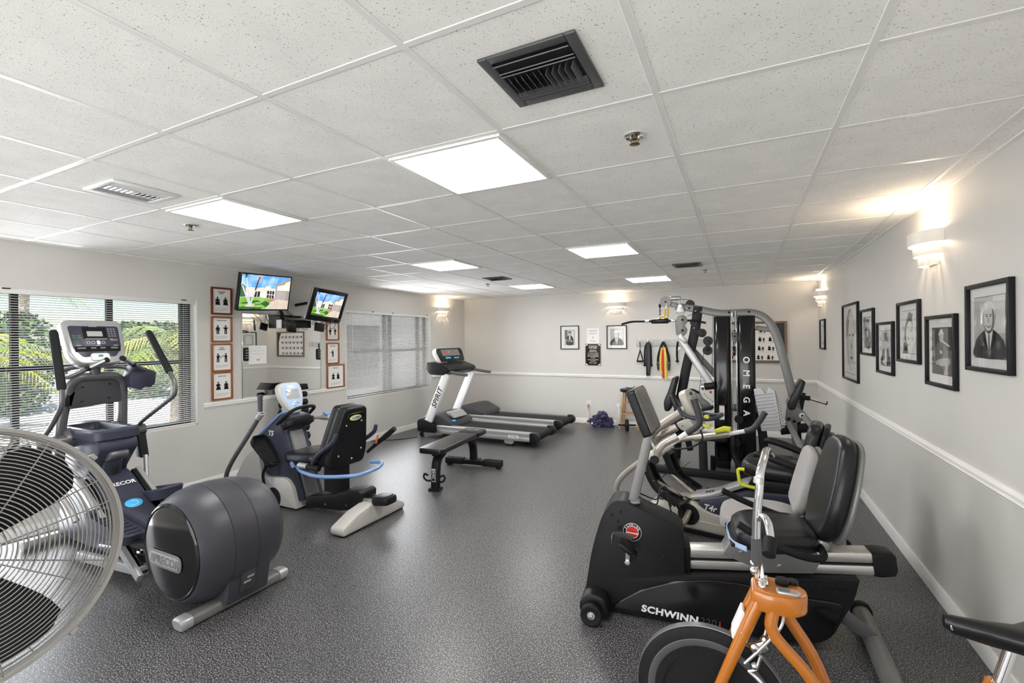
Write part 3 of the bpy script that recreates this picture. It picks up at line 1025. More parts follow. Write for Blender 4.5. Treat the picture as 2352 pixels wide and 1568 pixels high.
# ---------------------------------------------------------------- posters, pictures, mirror on the walls
def frame_bars(q, w, h, bw, d, b=0.004, y0=0.0):
    """four mitred-look bars centred on the origin, front face at y0 - d"""
    for sx in (-1, 1):
        q.box((sx * (w - bw) / 2, y0 - d / 2, 0), (bw, d, h), b)
        q.box((0, y0 - d / 2, sx * (h - bw) / 2), (w - 2 * bw, d, bw), b)
    return q

def figure(q, x, z, s, arms, seat=False, y=-0.0095):
    """little black exercise figure"""
    def line(a, b_, w_):
        a, b_ = Vector((x + a[0] * s, z + a[1] * s)), Vector((x + b_[0] * s, z + b_[1] * s))
        d = (b_ - a).normalized() * w_ * s
        n = Vector((-d.y, d.x))
        q.flat([a - n, b_ - n, b_ + n, a + n][::1], y)
    q.disc(x, z + 0.88 * s, 0.085 * s, 0.10 * s, y)
    q.flat([(x - 0.12 * s, z + 0.40 * s), (x + 0.12 * s, z + 0.40 * s), (x + 0.15 * s, z + 0.76 * s), (x - 0.15 * s, z + 0.76 * s)], y)
    if seat:
        q.flat([(x - 0.26 * s, z + 0.10 * s), (x + 0.30 * s, z + 0.10 * s), (x + 0.18 * s, z + 0.44 * s), (x - 0.15 * s, z + 0.44 * s)], y)
    else:
        line((-0.07, 0.42), (-0.09, 0.0), 0.055)
        line((0.07, 0.42), (0.09, 0.0), 0.055)
    for a in arms:
        line((a[0], 0.72), (a[1], a[2]), 0.04)
        line((a[1], a[2]), (a[3], a[4]), 0.035)

def poster(cy, cz, w, h, title, figs, label, fm, seat=False, first=[None]):
    t = thing('exercise_poster', label, 'poster', (XL, cy, cz), 90, 'framed exercise posters on the left wall')
    frame_bars(MB(fm), w, h, 0.020, 0.022).build('frame', t)
    q = MB('paper').box((0, -0.004, 0), (w - 0.03, 0.008, h - 0.03))
    q.build('sheet', t)
    q = MB('ink')
    for i, ln in enumerate(title): q.text(ln, 0.011, T(0, -0.0090, h * 0.34 - 0.018 * i), bold=0.02)
    q.build('lettering', t)
    q = MB('ink')
    for k, f in enumerate(figs): figure(q, (-0.045 if len(figs) == 2 else 0) + 0.09 * k, -0.055, 0.105, f, seat)
    q.build('drawing', t)
    q = MB('g4')
    for i in range(4): q.rect(-w * 0.30, -h * 0.36 + i * 0.009, w * (0.30 if i else 0.12), -h * 0.36 + i * 0.009 + 0.0035, -0.0086)
    q.build('small_print', t)
DN = [(-0.14, -0.20, 0.55, -0.17, 0.36), (0.14, 0.20, 0.55, 0.17, 0.36)]
UPR = [(-0.14, -0.28, 0.66, -0.10, 0.62), (0.14, 0.28, 0.66, 0.10, 0.62)]
SIDE = [(0.10, 0.24, 0.60, 0.36, 0.46)]
FWD = [(-0.10, -0.26, 0.66, -0.44, 0.66)]
CURL = [(-0.14, -0.22, 0.52, -0.08, 0.66), (0.14, 0.22, 0.52, 0.08, 0.66)]
SHR = [(-0.14, -0.22, 0.56, -0.20, 0.30), (0.14, 0.22, 0.56, 0.20, 0.30)]
poster(3.303, 2.073, 0.240, 0.312, ['SHOULDER', 'SHRUG'], [SHR, SHR], 'shoulder shrug poster in dark red frame, topmost of the left column', 'redwood', True)
poster(3.303, 1.750, 0.240, 0.296, ['UPRIGHT ROW'], [DN, UPR], 'upright row poster, second from the top beside the near window', 'oak')
poster(3.303, 1.428, 0.240, 0.322, ['TRICEP', 'KICKBACK'], [SIDE, FWD], 'tricep kickback poster, third from the top beside the near window', 'oak')
poster(3.303, 1.105, 0.240, 0.322, ['BICEPS CURL'], [CURL, DN], 'biceps curl poster at the bottom of the left column, above the rail', 'oak', True)
poster(4.915, 1.745, 0.235, 0.265, [''], [DN, CURL], 'exercise poster half hidden below the tilted television', 'oak')
poster(4.915, 1.425, 0.235, 0.310, ['FRONT RAISE'], [FWD], 'single-figure exercise poster in the middle of the right column', 'oak')
poster(4.965, 1.090, 0.330, 0.345, ['BICEPS CURL'], [CURL, DN], 'wide biceps curl poster next to the far window blind', 'oak', True)

t = thing('wall_mirror', 'big rectangular wall mirror below the larger television', 'mirror', (XL, 4.12, 1.44), 90)
MB('mirror').box((0, -0.006, 0), (1.145, 0.006, 1.01), 0.0015, seg=1).build('mirror_pane', t)
q = MB('alu')
for x in (-0.35, 0.35):
    for z in (-0.505, 0.505): q.box((x, -0.006, z), (0.05, 0.012, 0.012), 0.002)
frame_bars(q, 1.165, 1.03, 0.010, 0.010)
q.build('clips', t)
t = thing('paper_notice', 'white paper notice taped on the mirror, lower left', 'notice', (XL + 0.011, 3.74, 1.445), 90)
MB('paper').box((0, -0.001, 0), (0.235, 0.001, 0.225)).build('sheet', t)
q = MB('g4')
for i, (w_, z) in enumerate([(0.10, 0.08), (0.17, 0.045), (0.17, 0.01)]): q.rect(-w_ / 2, z, w_ / 2, z + 0.004, -0.0020)
q.m('redp').rect(-0.02, -0.06, 0.03, -0.054, -0.0020).rect(-0.015, -0.072, 0.025, -0.066, -0.0020)
q.build('printing', t)
def remote(y, z, label):
    t = thing('remote_control', label, 'remote control', (XL + 0.013, y, z), 90, 'black remote controls stuck to the mirror')
    MB('black').prism(rrect(0.05, 0.155, 0.02), -0.02, 0.0, 0.006).build('housing', t)
    q = MB('g5')
    for i in range(4):
        for k in (-1, 1): q.disc(0.011 * k, 0.05 - 0.03 * i, 0.006, y=-0.0205, n=10)
    q.build('buttons', t)
remote(3.59, 1.45, 'black remote control on the left edge of the mirror')
remote(4.655, 1.42, 'black remote control on the right edge of the mirror')

def portrait(q, w, h, style, y=-0.009):
    """generic black-and-white print w by h"""
    q.m({'suit': 'g4', 'sketch': 'g5', 'dark': 'g3', 'hat': 'g5', 'stand': 'g4', 'tilt': 'g5', 'plain': 'g4'}[style]).rect(-w / 2, -h / 2, w / 2, h / 2, y)
    def k(i): return y - 0.00025 * i
    def blob(mn, pts, i): q.m(mn).flat([(p.x * w, p.y * h) for p in catmull([(a, b_, 0) for a, b_ in pts], 4, True)], k(i))
    if style == 'suit':
        q.m('g5').rect(w * .12, -h * .1, w * .5, h * .5, k(1))
        blob('g2', [(-.49, -.49), (-.47, -.26), (-.36, -.15), (-.16, -.05), (0, -.04), (.16, -.05), (.36, -.15), (.47, -.26), (.49, -.49)], 2)
        q.m('g4').flat([(-w * .10, -h * .06), (w * .10, -h * .06), (w * .09, h * .05), (-w * .09, h * .05)], k(3))
        q.m('paper').flat([(-w * .02, -h * .49), (w * .03, -h * .49), (w * .13, -h * .05), (w * .05, -h * .09), (0, -h * .11), (-w * .05, -h * .09), (-w * .13, -h * .05)], k(4))
        q.m('g3').flat([(-w * .025, -h * .49), (w * .035, -h * .49), (w * .03, -h * .16), (w * .02, -h * .11), (-w * .02, -h * .11), (-w * .028, -h * .16)], k(5))
        q.m('ink').flat([(-w * .13, -h * .05), (-w * .02, -h * .40), (-w * .20, -h * .22), (-w * .21, -h * .09)], k(5)).flat([(w * .13, -h * .05), (w * .21, -h * .09), (w * .20, -h * .22), (w * .03, -h * .40)], k(5))
        blob('g4', [(-.185, .13), (-.21, .16), (-.20, .22), (.20, .22), (.21, .16), (.185, .13), (.14, .10), (-.14, .10)], 4)
        blob('g3', [(-.175, .16), (-.165, .03), (-.09, -.055), (0, -.075), (.09, -.055), (.165, .03), (.175, .16), (.15, .33), (0, .38), (-.15, .33)], 5)
        blob('g5', [(-.155, .16), (-.15, .05), (-.08, -.035), (0, -.055), (.06, -.035), (.11, .05), (.12, .16), (.10, .30), (-.02, .34), (-.13, .30)], 6)
        blob('paper', [(-.20, .17), (-.215, .28), (-.16, .385), (0, .425), (.16, .385), (.215, .28), (.20, .17), (.165, .25), (.10, .31), (-.04, .325), (-.15, .27)], 7)
        for sx in (-1, 1):
            q.m('g2').disc(sx * w * .068, h * .178, w * .030, h * .010, k(7), 10).m('g3').disc(sx * w * .068, h * .205, w * .045, h * .009, k(7), 10)
        blob('g4', [(-.012, .18), (.012, .18), (.034, .085), (0, .072), (-.034, .085)], 7)
        blob('g2', [(-.075, .035), (0, .022), (.075, .035), (.05, .005), (0, -.008), (-.05, .005)], 7)
        q.m('paper').flat([(-w * .055, h * .028), (0, h * .018), (w * .055, h * .028), (w * .03, h * .010), (-w * .03, h * .010)][::-1], k(8))
    elif style == 'sketch':
        q.m('g4').disc(w * .02, h * .02, w * .30, h * .42, k(1), 28).m('g5').disc(w * .06, -h * .02, w * .24, h * .36, k(2), 28)
        q.m('g2').disc(-w * .06, h * .10, w * .05, h * .018, k(3), 12).disc(w * .17, h * .10, w * .05, h * .018, k(3), 12)
        q.m('g3').disc(w * .06, -h * .22, w * .09, h * .018, k(3), 12).flat([(w * .03, -h * .09), (w * .10, -h * .09), (w * .06, h * .06)], k(3))
        q.flat([(-w * .34, h * .05), (-w * .20, h * .10), (-w * .10, h * .40), (w * .10, h * .46), (-w * .12, h * .47), (-w * .30, h * .32)], k(3))
        q.rect(-w * .46, -h * .45, w * .3, -h * .44, k(3))
    elif style == 'tilt':
        q.m('g3').disc(-w * .02, h * .02, w * .25, h * .36, k(1), 24, ang=-0.5).m('g5').disc(w * .02, -h * .02, w * .20, h * .29, k(2), 24, ang=-0.5)
        q.m('g2').disc(-w * .03, h * .10, w * .04, h * .018, k(3), 10, ang=-0.5).disc(w * .13, h * .03, w * .04, h * .018, k(3), 10, ang=-0.5).disc(-w * .03, -h * .15, w * .08, h * .018, k(3), 12, ang=-0.5)
        q.flat([(-w * .4, -h * .5), (-w * .05, -h * .5), (-w * .10, -h * .30), (-w * .34, -h * .22)], k(3))
        q.m('g3').flat([(-w * .10, h * .34), (w * .16, h * .24), (w * .26, h * .40), (w * .02, h * .48)], k(3))
    elif style == 'hat':
        blob('g4', [(-.48, -.45), (-.3, -.1), (-.42, .3), (-.2, .48), (.3, .46), (.46, .2), (.4, -.2), (.48, -.48)], 1)
        blob('g2', [(-.36, -.49), (-.33, -.20), (-.22, -.04), (-.06, -.01), (.08, -.01), (.24, -.05), (.34, -.22), (.37, -.49)], 2)
        blob('g5', [(-.05, -.49), (-.07, -.2), (-.05, -.02), (.06, -.02), (.09, -.2), (.08, -.49)], 3)
        blob('g4', [(-.10, .12), (-.07, .01), (.0, -.02), (.08, .01), (.11, .12), (.08, .21), (-.07, .21)], 3)
        blob('g2', [(-.20, .19), (0, .215), (.21, .20), (.22, .225), (0, .245), (-.21, .215)], 4)
        q.m('g2').flat([(-w * .12, h * .22), (w * .13, h * .225), (w * .16, h * .45), (-w * .14, h * .44)], k(4)).m('g3').rect(-w * .115, h * .235, w * .125, h * .26, k(5))
        q.m('ink').disc(-w * .035, h * .11, w * .016, h * .009, k(5), 8).disc(w * .045, h * .11, w * .016, h * .009, k(5), 8).disc(w * .005, h * .035, w * .035, h * .007, k(5), 8)
        blob('g5', [(-.25, -.40), (-.1, -.33), (.05, -.38), (-.05, -.47), (-.22, -.47)], 4)
    elif style == 'dark':
        q.m('g2').rect(-w * .5, h * .02, w * .5, h * .5, k(1))
        blob('g4', [(-.11, .30), (-.08, .21), (0, .19), (.09, .22), (.11, .31), (.06, .39), (-.06, .39)], 2)
        blob('g5', [(-.14, .33), (-.10, .41), (0, .48), (.05, .46), (.13, .35), (0, .37)], 3)
        blob('g3', [(-.10, .20), (-.30, .10), (-.36, -.12), (-.26, -.24), (.10, -.22), (.30, -.18), (.26, .06), (.12, .19)], 2)
        blob('g2', [(-.02, .14), (.10, .10), (.06, -.16), (-.10, -.18)], 3)
        q.m('g5').flat([(w * .02, h * .245), (w * .40, h * .13), (w * .42, h * .10), (w * .36, h * .10), (w * .0, h * .215)][::-1], k(4))
        blob('g4', [(-.26, -.22), (.0, -.16), (.38, -.14), (.44, -.24), (.30, -.30), (-.10, -.32), (-.28, -.30)], 4)
        blob('g4', [(.20, -.24), (.34, -.22), (.30, -.40), (.32, -.49), (.14, -.49), (.18, -.38)], 5)
        blob('g2', [(-.45, -.36), (-.2, -.30), (.05, -.36), (.1, -.49), (-.45, -.49)], 5)
        blob('g5', [(-.06, .02), (.03, .0), (.04, -.05), (-.05, -.05)], 5)
    elif style == 'stand':
        q.m('g3').rect(-w * .5, -h * .1, -w * .22, h * .5, k(1)).m('g5').rect(w * .2, h * .0, w * .42, h * .44, k(1))
        blob('g2', [(-.32, -.49), (-.34, -.10), (-.24, .08), (-.08, .13), (.08, .13), (.24, .08), (.34, -.10), (.34, -.49)], 2)
        blob('g4', [(-.11, .28), (-.09, .17), (0, .12), (.09, .17), (.11, .28), (.07, .37), (-.07, .37)], 3)
        blob('g2', [(-.14, .27), (-.13, .37), (0, .43), (.13, .37), (.14, .27), (.08, .33), (-.08, .33)], 4)
        blob('g5', [(-.05, .11), (.05, .11), (.07, -.05), (.03, -.22), (-.04, -.22), (-.06, -.05)], 3)
        blob('g3', [(-.30, -.10), (-.05, -.20), (.20, -.24), (.22, -.30), (-.10, -.30), (-.32, -.24)], 4)
        blob('g4', [(.12, -.22), (.24, -.20), (.26, -.28), (.14, -.30)], 5)
        q.m('ink').disc(-w * .035, h * .26, w * .014, h * .008, k(5), 8).disc(w * .045, h * .26, w * .014, h * .008, k(5), 8)
    else:
        q.m('g5').rect(-w * .3, -h * .4, w * .3, h * .4, k(1))
    return q

def picture(loc, rz, w, h, style, label, mount=0.075, bw=0.022, group=None, d=0.024):
    t = thing('framed_portrait', label, 'framed picture', loc, rz, group)
    frame_bars(MB('satin'), w, h, bw, d, 0.003).build('frame', t)
    MB('mount').box((0, -0.003, 0), (w - 0.03, 0.006, h - 0.03)).build('mount', t)
    pw, ph = w - 2 * (bw + mount), h - 2 * (bw + mount)
    q = MB('ink')
    q.rect(-pw / 2 - 0.003, -ph / 2 - 0.003, pw / 2 + 0.003, ph / 2 + 0.003, -0.0070)
    portrait(q, pw, ph, style, -0.0075)
    q.build('print', t)
    MB('picglass').box((0, -0.013, 0), (w - 2 * bw + 0.004, 0.002, h - 2 * bw + 0.004)).build('pane', t)
gp = 'black-framed pictures on the right wall'
for y0, y1, z0, z1, st, lab, mo in [
    (7.76, 8.20, 1.421, 1.856, 'plain', 'small black-framed picture at the far end of the right wall under the sconce', 0.06),
    (5.73, 6.50, 1.128, 1.962, 'sketch', 'tall framed pencil sketch of a face, largest picture of the row', 0.012),
    (5.125, 5.61, 1.430, 1.862, 'stand', 'framed print of a standing figure, right of the face sketch', 0.052),
    (4.538, 5.010, 1.296, 1.724, 'hat', 'framed print of a figure in a top hat, hung low', 0.05),
    (3.950, 4.420, 1.418, 1.854, 'tilt', 'framed drawing of a tilted laughing head', 0.045),
    (3.370, 3.822, 1.302, 1.732, 'dark', 'dark framed photograph of a seated person with a horn', 0.055),
    (2.783, 3.230, 1.430, 1.866, 'suit', 'framed portrait of a white-haired man in suit and tie, nearest the camera', 0.048)]:
    picture((XR, (y0 + y1) / 2, (z0 + z1) / 2), -90, y1 - y0, z1 - z0, st, lab, mo, group=gp)
picture((-2.950, YB, 1.628), 0, 0.372, 0.455, 'stand', 'black-framed photograph of a seated figure on the back wall, left of the signs', 0.072, 0.014)
picture((-2.040, YB, 1.628), 0, 0.372, 0.435, 'suit', 'black-framed portrait of a man in a suit under the back wall sconce', 0.055, 0.014)

t = thing('capacity_notice', 'white paper capacity notice above the brown sign', 'notice', (-2.492, YB, 1.657), 0)
MB('paper').box((0, -0.001, 0), (0.238, 0.002, 0.29)).build('sheet', t)
q = MB('g3')
for s_, z, h_ in (('MAXIMUM', 0.092, 0.024), ('CAPACITY', 0.042, 0.024), ('6', -0.028, 0.042), ('PEOPLE', -0.100, 0.024)): q.text(s_, h_, T(0, -0.0026, z))
q.build('lettering', t)
t = thing('gym_rules_sign', 'dark brown gym rules sign with white lettering', 'sign', (-2.492, YB, 1.300), 0)
q = MB('brown').prism(arc_round([(-0.152, -0.207), (0.152, -0.207), (0.152, 0.207), (-0.152, 0.207)], 0.012), -0.010, 0.0, 0.002)
q.build('board', t)
q = MB('paper')
for z, h_, s_ in ((0.160, 0.021, 'ATTENTION'), (0.128, 0.021, 'GYM USERS'), (0.086, 0.0135, 'GYM USE FOR'), (0.063, 0.0135, 'RESIDENTS ONLY'), (0.029, 0.0125, 'NO PERSONAL TRAINERS'), (-0.004, 0.0125, 'WIPE DOWN EQUIPMENT'), (-0.030, 0.0125, 'AFTER AND DURING YOUR'),
                  (-0.058, 0.0125, 'WORKOUT'), (-0.094, 0.0125, 'PLEASE PRACTICE SOCIAL'), (-0.120, 0.0125, 'DISTANCING'), (-0.155, 0.0155, "STAY 6' APART")):
    q.text(s_, h_, T(0, -0.0106, z), bold=0.03)
q.build('lettering', t)
q = MB('paper')
for sx in (-1, 1):
    for sz in (-1, 1): q.flat([(sx * 0.095, sz * 0.196), (sx * 0.125, sz * 0.196), (sx * 0.145, sz * 0.176), (sx * 0.145, sz * 0.163), (sx * 0.115, sz * 0.175)][::(1 if sx * sz < 0 else -1)], -0.0106)
frame_bars(q, 0.296, 0.404, 0.003, 0.0006, 0, -0.010)
q.build('border', t)

t = thing('exercise_chart', 'exercise chart in a weathered wooden frame on the back wall behind the home gym', 'chart', (0.14, YB, 1.524), 0)
frame_bars(MB('barn'), 1.06, 0.668, 0.035, 0.03, 0.004).build('frame', t)
MB('g2').box((0, -0.003, 0), (1.0, 0.006, 0.61)).build('backing', t)
q = MB('paper').raw([(-0.48, -0.008, -0.295), (0.46, -0.008, -0.295), (0.46, -0.008, 0.05), (0.415, -0.010, 0.20), (0.37, -0.008, 0.297), (-0.48, -0.008, 0.297)], [(0, 1, 2, 3, 4, 5)])
q.build('sheet', t)
q = MB('ink')
rnd = random.Random(4)
for i in range(6):
    for j in range(4):
        x, z = -0.40 + 0.145 * i - 0.012 * j, 0.20 - 0.145 * j
        figure(q, x - 0.02, z - 0.05, 0.085, DN if j < 2 else CURL, True, -0.0115)
        figure(q, x + 0.035, z - 0.05, 0.07, UPR, False, -0.0115)
        q.rect(x - 0.06, z - 0.068, x + 0.05, z - 0.066, -0.0115)
q.build('drawing', t)

# hook board with attachments
t = thing('hook_board', 'long grey board with hooks on the back wall', 'hook rail', (-1.12, YB, 1.520), 0)
q = MB('g4').box((0, -0.009, 0), (1.13, 0.018, 0.125), 0.003)
q.build('board', t)
HX = [-0.490, -0.350, -0.090, 0.150, 0.38]
for x in HX:
    MB('chrome').tube([(x, -0.018, 0.02), (x, -0.06, 0.02), (x, -0.075, 0.04), (x, -0.07, 0.075)], 0.004, 8, fil=0.012).tube([(x, -0.018, -0.02), (x, -0.045, -0.02), (x, -0.055, 0.005)], 0.004, 8, fil=0.012).build('hook', t)
q = MB('ink')
for x in (-0.42, -0.28, -0.20, 0.04, 0.26): q.disc(x, 0.0, 0.004, y=-0.0185, n=8)
q.build('screw', t)
def on_board(name, label, cat, hx): return thing(name, label, cat, (-1.12 + hx, YB - 0.055, 1.535), 0)
def chain(q, p, q_, n, r=0.010):
    p, q_ = Vector(p), Vector(q_)
    for i in range(n):
        c = p.lerp(q_, (i + 0.5) / n)
        L = (q_ - p).length / n * 0.68
        a = (1, 0, 0) if i % 2 else (0, 1, 0)
        d = (q_ - p).normalized()
        A = Vector(a) - d * d.dot(Vector(a))
        A = A.normalized() * r * 0.6
        pts = [c - d * L, c - d * L * 0.5 + A, c + d * L * 0.5 + A, c + d * L, c + d * L * 0.5 - A, c - d * L * 0.5 - A]
        q.tube(pts, r * 0.24, 5, closed=True)
t = on_board('cable_handle', 'triangular cable handle hanging from a chain on the hook board', 'gym handle', HX[0])
q = MB('satin'); chain(q, (0, -0.012, 0.02), (0, 0, -0.15), 6, 0.014); q.build('chain', t)
q = MB('satin').tube([(0, 0, -0.15), (-0.055, 0, -0.34)], 1, sec=(0.020, 0.004), ref=(1, 0, 0)).tube([(0, 0, -0.15), (0.055, 0, -0.34)], 1, sec=(0.020, 0.004), ref=(1, 0, 0)); q.build('strap', t)
MB('rubber').cyl((-0.06, 0, -0.345), (0.06, 0, -0.345), 0.016, b=0.004).build('grip', t)
t = on_board('lifting_belt', 'long black padded belt hanging from the second hook of the board', 'gym strap', HX[1])
MB('vinyl').prism(arc_round([(-0.035, -0.60), (0.035, -0.60), (0.042, -0.45), (0.045, -0.20), (0.034, -0.06), (0.028, 0.0), (-0.028, 0.0), (-0.034, -0.06), (-0.036, -0.4)], 0.015, 3), -0.022, -0.006, 0.005).build('belt', t)
MB('chrome').tube([(-0.02, -0.014, -0.60), (-0.02, -0.014, -0.63), (0.02, -0.014, -0.63), (0.02, -0.014, -0.60)], 0.003, 6, fil=0.01).tube([(0, -0.014, 0.0), (0, -0.012, 0.03)], 0.006, 8).build('ring', t)
def rope(q, pts, r, tw=14):
    P = catmull(pts, 10)
    for ph in (0, 2.09, 4.19):
        q.tube([p + Vector((math.cos(ph + i * 0.5) * r * 0.5, math.sin(ph + i * 0.5) * r * 0.5, 0)) for i, p in enumerate(P)], r * 0.55, 6)
t = on_board('triceps_rope', 'braided black rope hanging behind the long padded belt', 'gym rope', HX[1])
q = MB('rubber'); rope(q, [(0, 0.004, 0.01), (-0.035, 0.004, -0.05), (-0.058, 0.002, -0.14), (-0.060, 0.002, -0.30), (-0.06, 0.002, -0.40)], 0.016); q.build('rope', t)
q = MB('rubber'); rope(q, [(0, 0.014, 0.01), (0.035, 0.014, -0.05), (0.045, 0.012, -0.14), (0.048, 0.012, -0.30), (0.048, 0.012, -0.40)], 0.016); q.build('rope', t)
MB('rubber').ball((-0.06, 0.002, -0.415), (0.028, 0.024, 0.022), 12).build('end_knob', t)
MB('rubber').ball((0.048, 0.012, -0.415), (0.028, 0.024, 0.022), 12).build('end_knob', t)
t = on_board('ab_sling', 'black arched strap with red and yellow bands hanging on the board', 'resistance bands', HX[2])
q = MB('rubber')
for s in (-1, 1): q.tube([(0, 0, 0.0), (s * 0.045, 0, -0.10), (s * 0.085, -0.005, -0.25), (s * 0.095, -0.008, -0.36)], 1, k=5, sec=(0.040, 0.012), ref=(1, 0, 0.3 * s))
q.build('arch_strap', t)
for s in (-1, 1):
    MB('vinyl').prism(arc_round([(s * 0.118, -0.37), (s * 0.07, -0.37), (s * 0.075, -0.50), (s * 0.10, -0.50)][::s], 0.01, 2), -0.022, 0.004, 0.004).build('end_cuff', t)
for nme, m_, x0, w_, z1 in (('band', 'gold', -0.045, 0.030, -0.56), ('band', 'red', -0.010, 0.036, -0.64), ('band', 'gold', 0.034, 0.040, -0.66)):
    MB(m_).tube([(x0 * 0.5, -0.006, -0.10), (x0, -0.012, -0.25), (x0 * 1.05, -0.012, -0.45), (x0 * 0.9 + 0.012, -0.010, z1)], 1, k=4, sec=(w_, 0.003), ref=(1, 0, 0)).build(nme, t)
MB('green').tube([(-0.012, -0.008, -0.45), (-0.010, -0.008, -0.62)], 1, sec=(0.04, 0.003), ref=(1, 0, 0)).build('band', t)
t = on_board('short_rope', 'short braided black rope with chrome clip beside the home gym post', 'gym rope', HX[3])
q = MB('rubber'); rope(q, [(0, 0, 0.0), (-0.012, 0, -0.10), (-0.015, 0, -0.22), (-0.010, 0, -0.32)], 0.016); q.build('rope', t)
MB('rubber').ball((-0.010, 0, -0.335), (0.030, 0.026, 0.022), 12).build('end_knob', t)
MB('chrome').tube([(0.0, -0.02, -0.16), (0.03, -0.02, -0.12), (0.045, -0.02, -0.09), (0.02, -0.02, -0.10)], 0.004, 6, closed=True, k=3).build('clip', t)

# ================================================================ machines along the left wall
# Machine frames: local x = the way the user faces, y = the user's left, z up.
YV = (0, 1, 0)

def panel_frame(c, tilt, yaw_=0.0):
    """frame of a console face seen by the user: x to the user's right, z up the face, y into the machine"""
    a, b_ = R(tilt), R(yaw_)
    fwd = Vector((math.cos(b_), math.sin(b_), 0))
    rgt = Vector((math.sin(b_), -math.cos(b_), 0))
    upv = fwd * math.sin(a) + Vector((0, 0, 1)) * math.cos(a)
    return frame(c, rgt, fwd * math.cos(a) - Vector((0, 0, 1)) * math.sin(a), upv)

# ---------------------------------------------------------------- elliptical trainer
t = thing('elliptical_trainer', 'charcoal elliptical trainer with large rear drum by the near window', 'elliptical', (-2.82, 1.82, 0), 180)
DC = (0.19, 0.375)
q = MB('drum')
q.X = T(DC[0], 0, DC[1])
q.lathe([(0, -0.262), (0.286, -0.262), (0.292, -0.256), (0.318, -0.20), (0.338, -0.13), (0.345, -0.060), (0.342, -0.058), (0.342, -0.055), (0.346, -0.053), (0.350, 0.0), (0.350, 0.093), (0.346, 0.095), (0.346, 0.098), (0.349, 0.100), (0.338, 0.16), (0.318, 0.21), (0.292, 0.256), (0.286, 0.262), (0, 0.262)], 64, axis=(0, 1, 0))
q.build('drum_housing', t)
q = MB('gloss')
for s in (-1, 1):
    q.lathe([(0.284, 0.258), (0.280, 0.268), (0.272, 0.272), (0.262, 0.268), (0.255, 0.271), (0.0, 0.275)], 56, (DC[0], 0, DC[1]), (0, s, 0))
    q.build('drum_cap', t)
    q = MB('gloss')
bd = MB('mgrey')
BF = frame((0.225, 0.276, 0.328), (-1, 0, 0), (0, -1, 0), (0, 0, 1))
bd.prism(rrect(0.335, 0.098, 0.048, 6), -0.007, 0.0, 0.004, BF).m('silver').prism(rrect(0.30, 0.070, 0.034, 6), -0.009, -0.006, 0.001, BF)
bo = bd.build('name_badge', t)
q = MB('g3').text('PRECOR', 0.048, BF @ T(0.022, -0.0098, 0), bold=0.03, shear=0.12, ex=0.001)
for k in range(3): q.flat([(-0.138 + 0.014 * k, -0.024), (-0.130 + 0.014 * k, -0.024), (-0.122 + 0.014 * k, 0.024), (-0.130 + 0.014 * k, 0.024)], -0.0098, BF)
q.build('lettering', bo)
q = MB('drum').prism(arc_round([(0.06, 0.04), (-0.08, 0.04), (-0.125, 0.30), (0.10, 0.30)], 0.02), -0.16, 0.11, 0.012)
q.build('rear_cover', t)
q = MB('dgrey').box((-0.108, -0.01, 0.155), (0.012, 0.09, 0.12), 0.003, RY(-8)).m('silver').box((-0.115, -0.02, 0.175), (0.006, 0.045, 0.016), 0.002, RY(-8)).box((-0.115, 0.0, 0.150), (0.006, 0.045, 0.012), 0.002, RY(-8))
q.build('power_inlet', t)
q = MB('mgrey').tube([(0, -0.285, 0.034), (0, 0.285, 0.034)], 1, sec=[(a, b_) for a, b_ in rrect(0.095, 0.066, 0.03)], ref=(1, 0, 0))
q.build('rear_foot', t)
for s in (-1, 1): MB('silver').tube([(0, s * 0.275, 0.035), (0, s * 0.325, 0.035), (0, s * 0.336, 0.033)], [1, 1, 0.85], sec=rrect(0.102, 0.070, 0.032), ref=(1, 0, 0)).build('foot_cap', t)
q = MB('silver').tube([(0.30, 0.0, 0.10), (0.75, 0.0, 0.075), (2.20, 0.0, 0.065)], 1, sec=(0.09, 0.07), ref=YV)
q.build('main_beam', t)
q = MB('black').prism(arc_round([(0.28, 0.02), (0.72, 0.015), (0.62, 0.12), (0.28, 0.16)], 0.02), -0.11, 0.11, 0.01)
q.build('beam_cover', t)
MB('silver').tube([(2.18, -0.28, 0.035), (2.18, 0.28, 0.035)], 0.034, 14).build('front_foot', t)
# sloping centre shroud with ramp rails either side
q = MB('navy').prism(arc_round([(2.02, 0.10), (1.97, 0.60), (1.52, 0.625), (1.42, 0.58), (0.82, 0.17), (0.86, 0.09)], 0.03), -0.125, 0.125, 0.018)
q.build('centre_shroud', t)
sl = math.atan2(0.41, 0.60)
SF = frame((1.12, 0, 0.378), (0, -1, 0), (math.sin(sl), 0, -math.cos(sl)), (math.cos(sl), 0, math.sin(sl)))
q = MB('navy').prism(rrect(0.215, 0.33, 0.04), -0.020, 0.005, 0.012, SF @ T(0, 0, -0.01))
q.build('shroud_inset', t)
q = MB('led').prism(circ(0.055, 28, 0.040), -0.0225, -0.019, 0.001, SF @ T(0.0, 0, 0.075))
lo_ = q.build('round_emblem', t)
MB('white').tube([(x, 0, z) for x, z in [(0.028 * math.cos(a), 0.020 * math.sin(a)) for a in [i * 0.4 - 2.4 for i in range(12)]]], 0.0016, 5).build('swirl', lo_).matrix_local = SF @ T(0, -0.023, 0.075)
q = MB('white').text('PRECOR', 0.033, SF @ T(0.01, -0.006, 0.30), bold=0.035, shear=0.1)
for k in range(3): q.flat([(-0.094 + 0.010 * k, -0.0165), (-0.089 + 0.010 * k, -0.0165), (-0.084 + 0.010 * k, 0.0165), (-0.089 + 0.010 * k, 0.0165)], -0.006, SF @ T(0, 0, 0.30))
q.build('lettering', t)
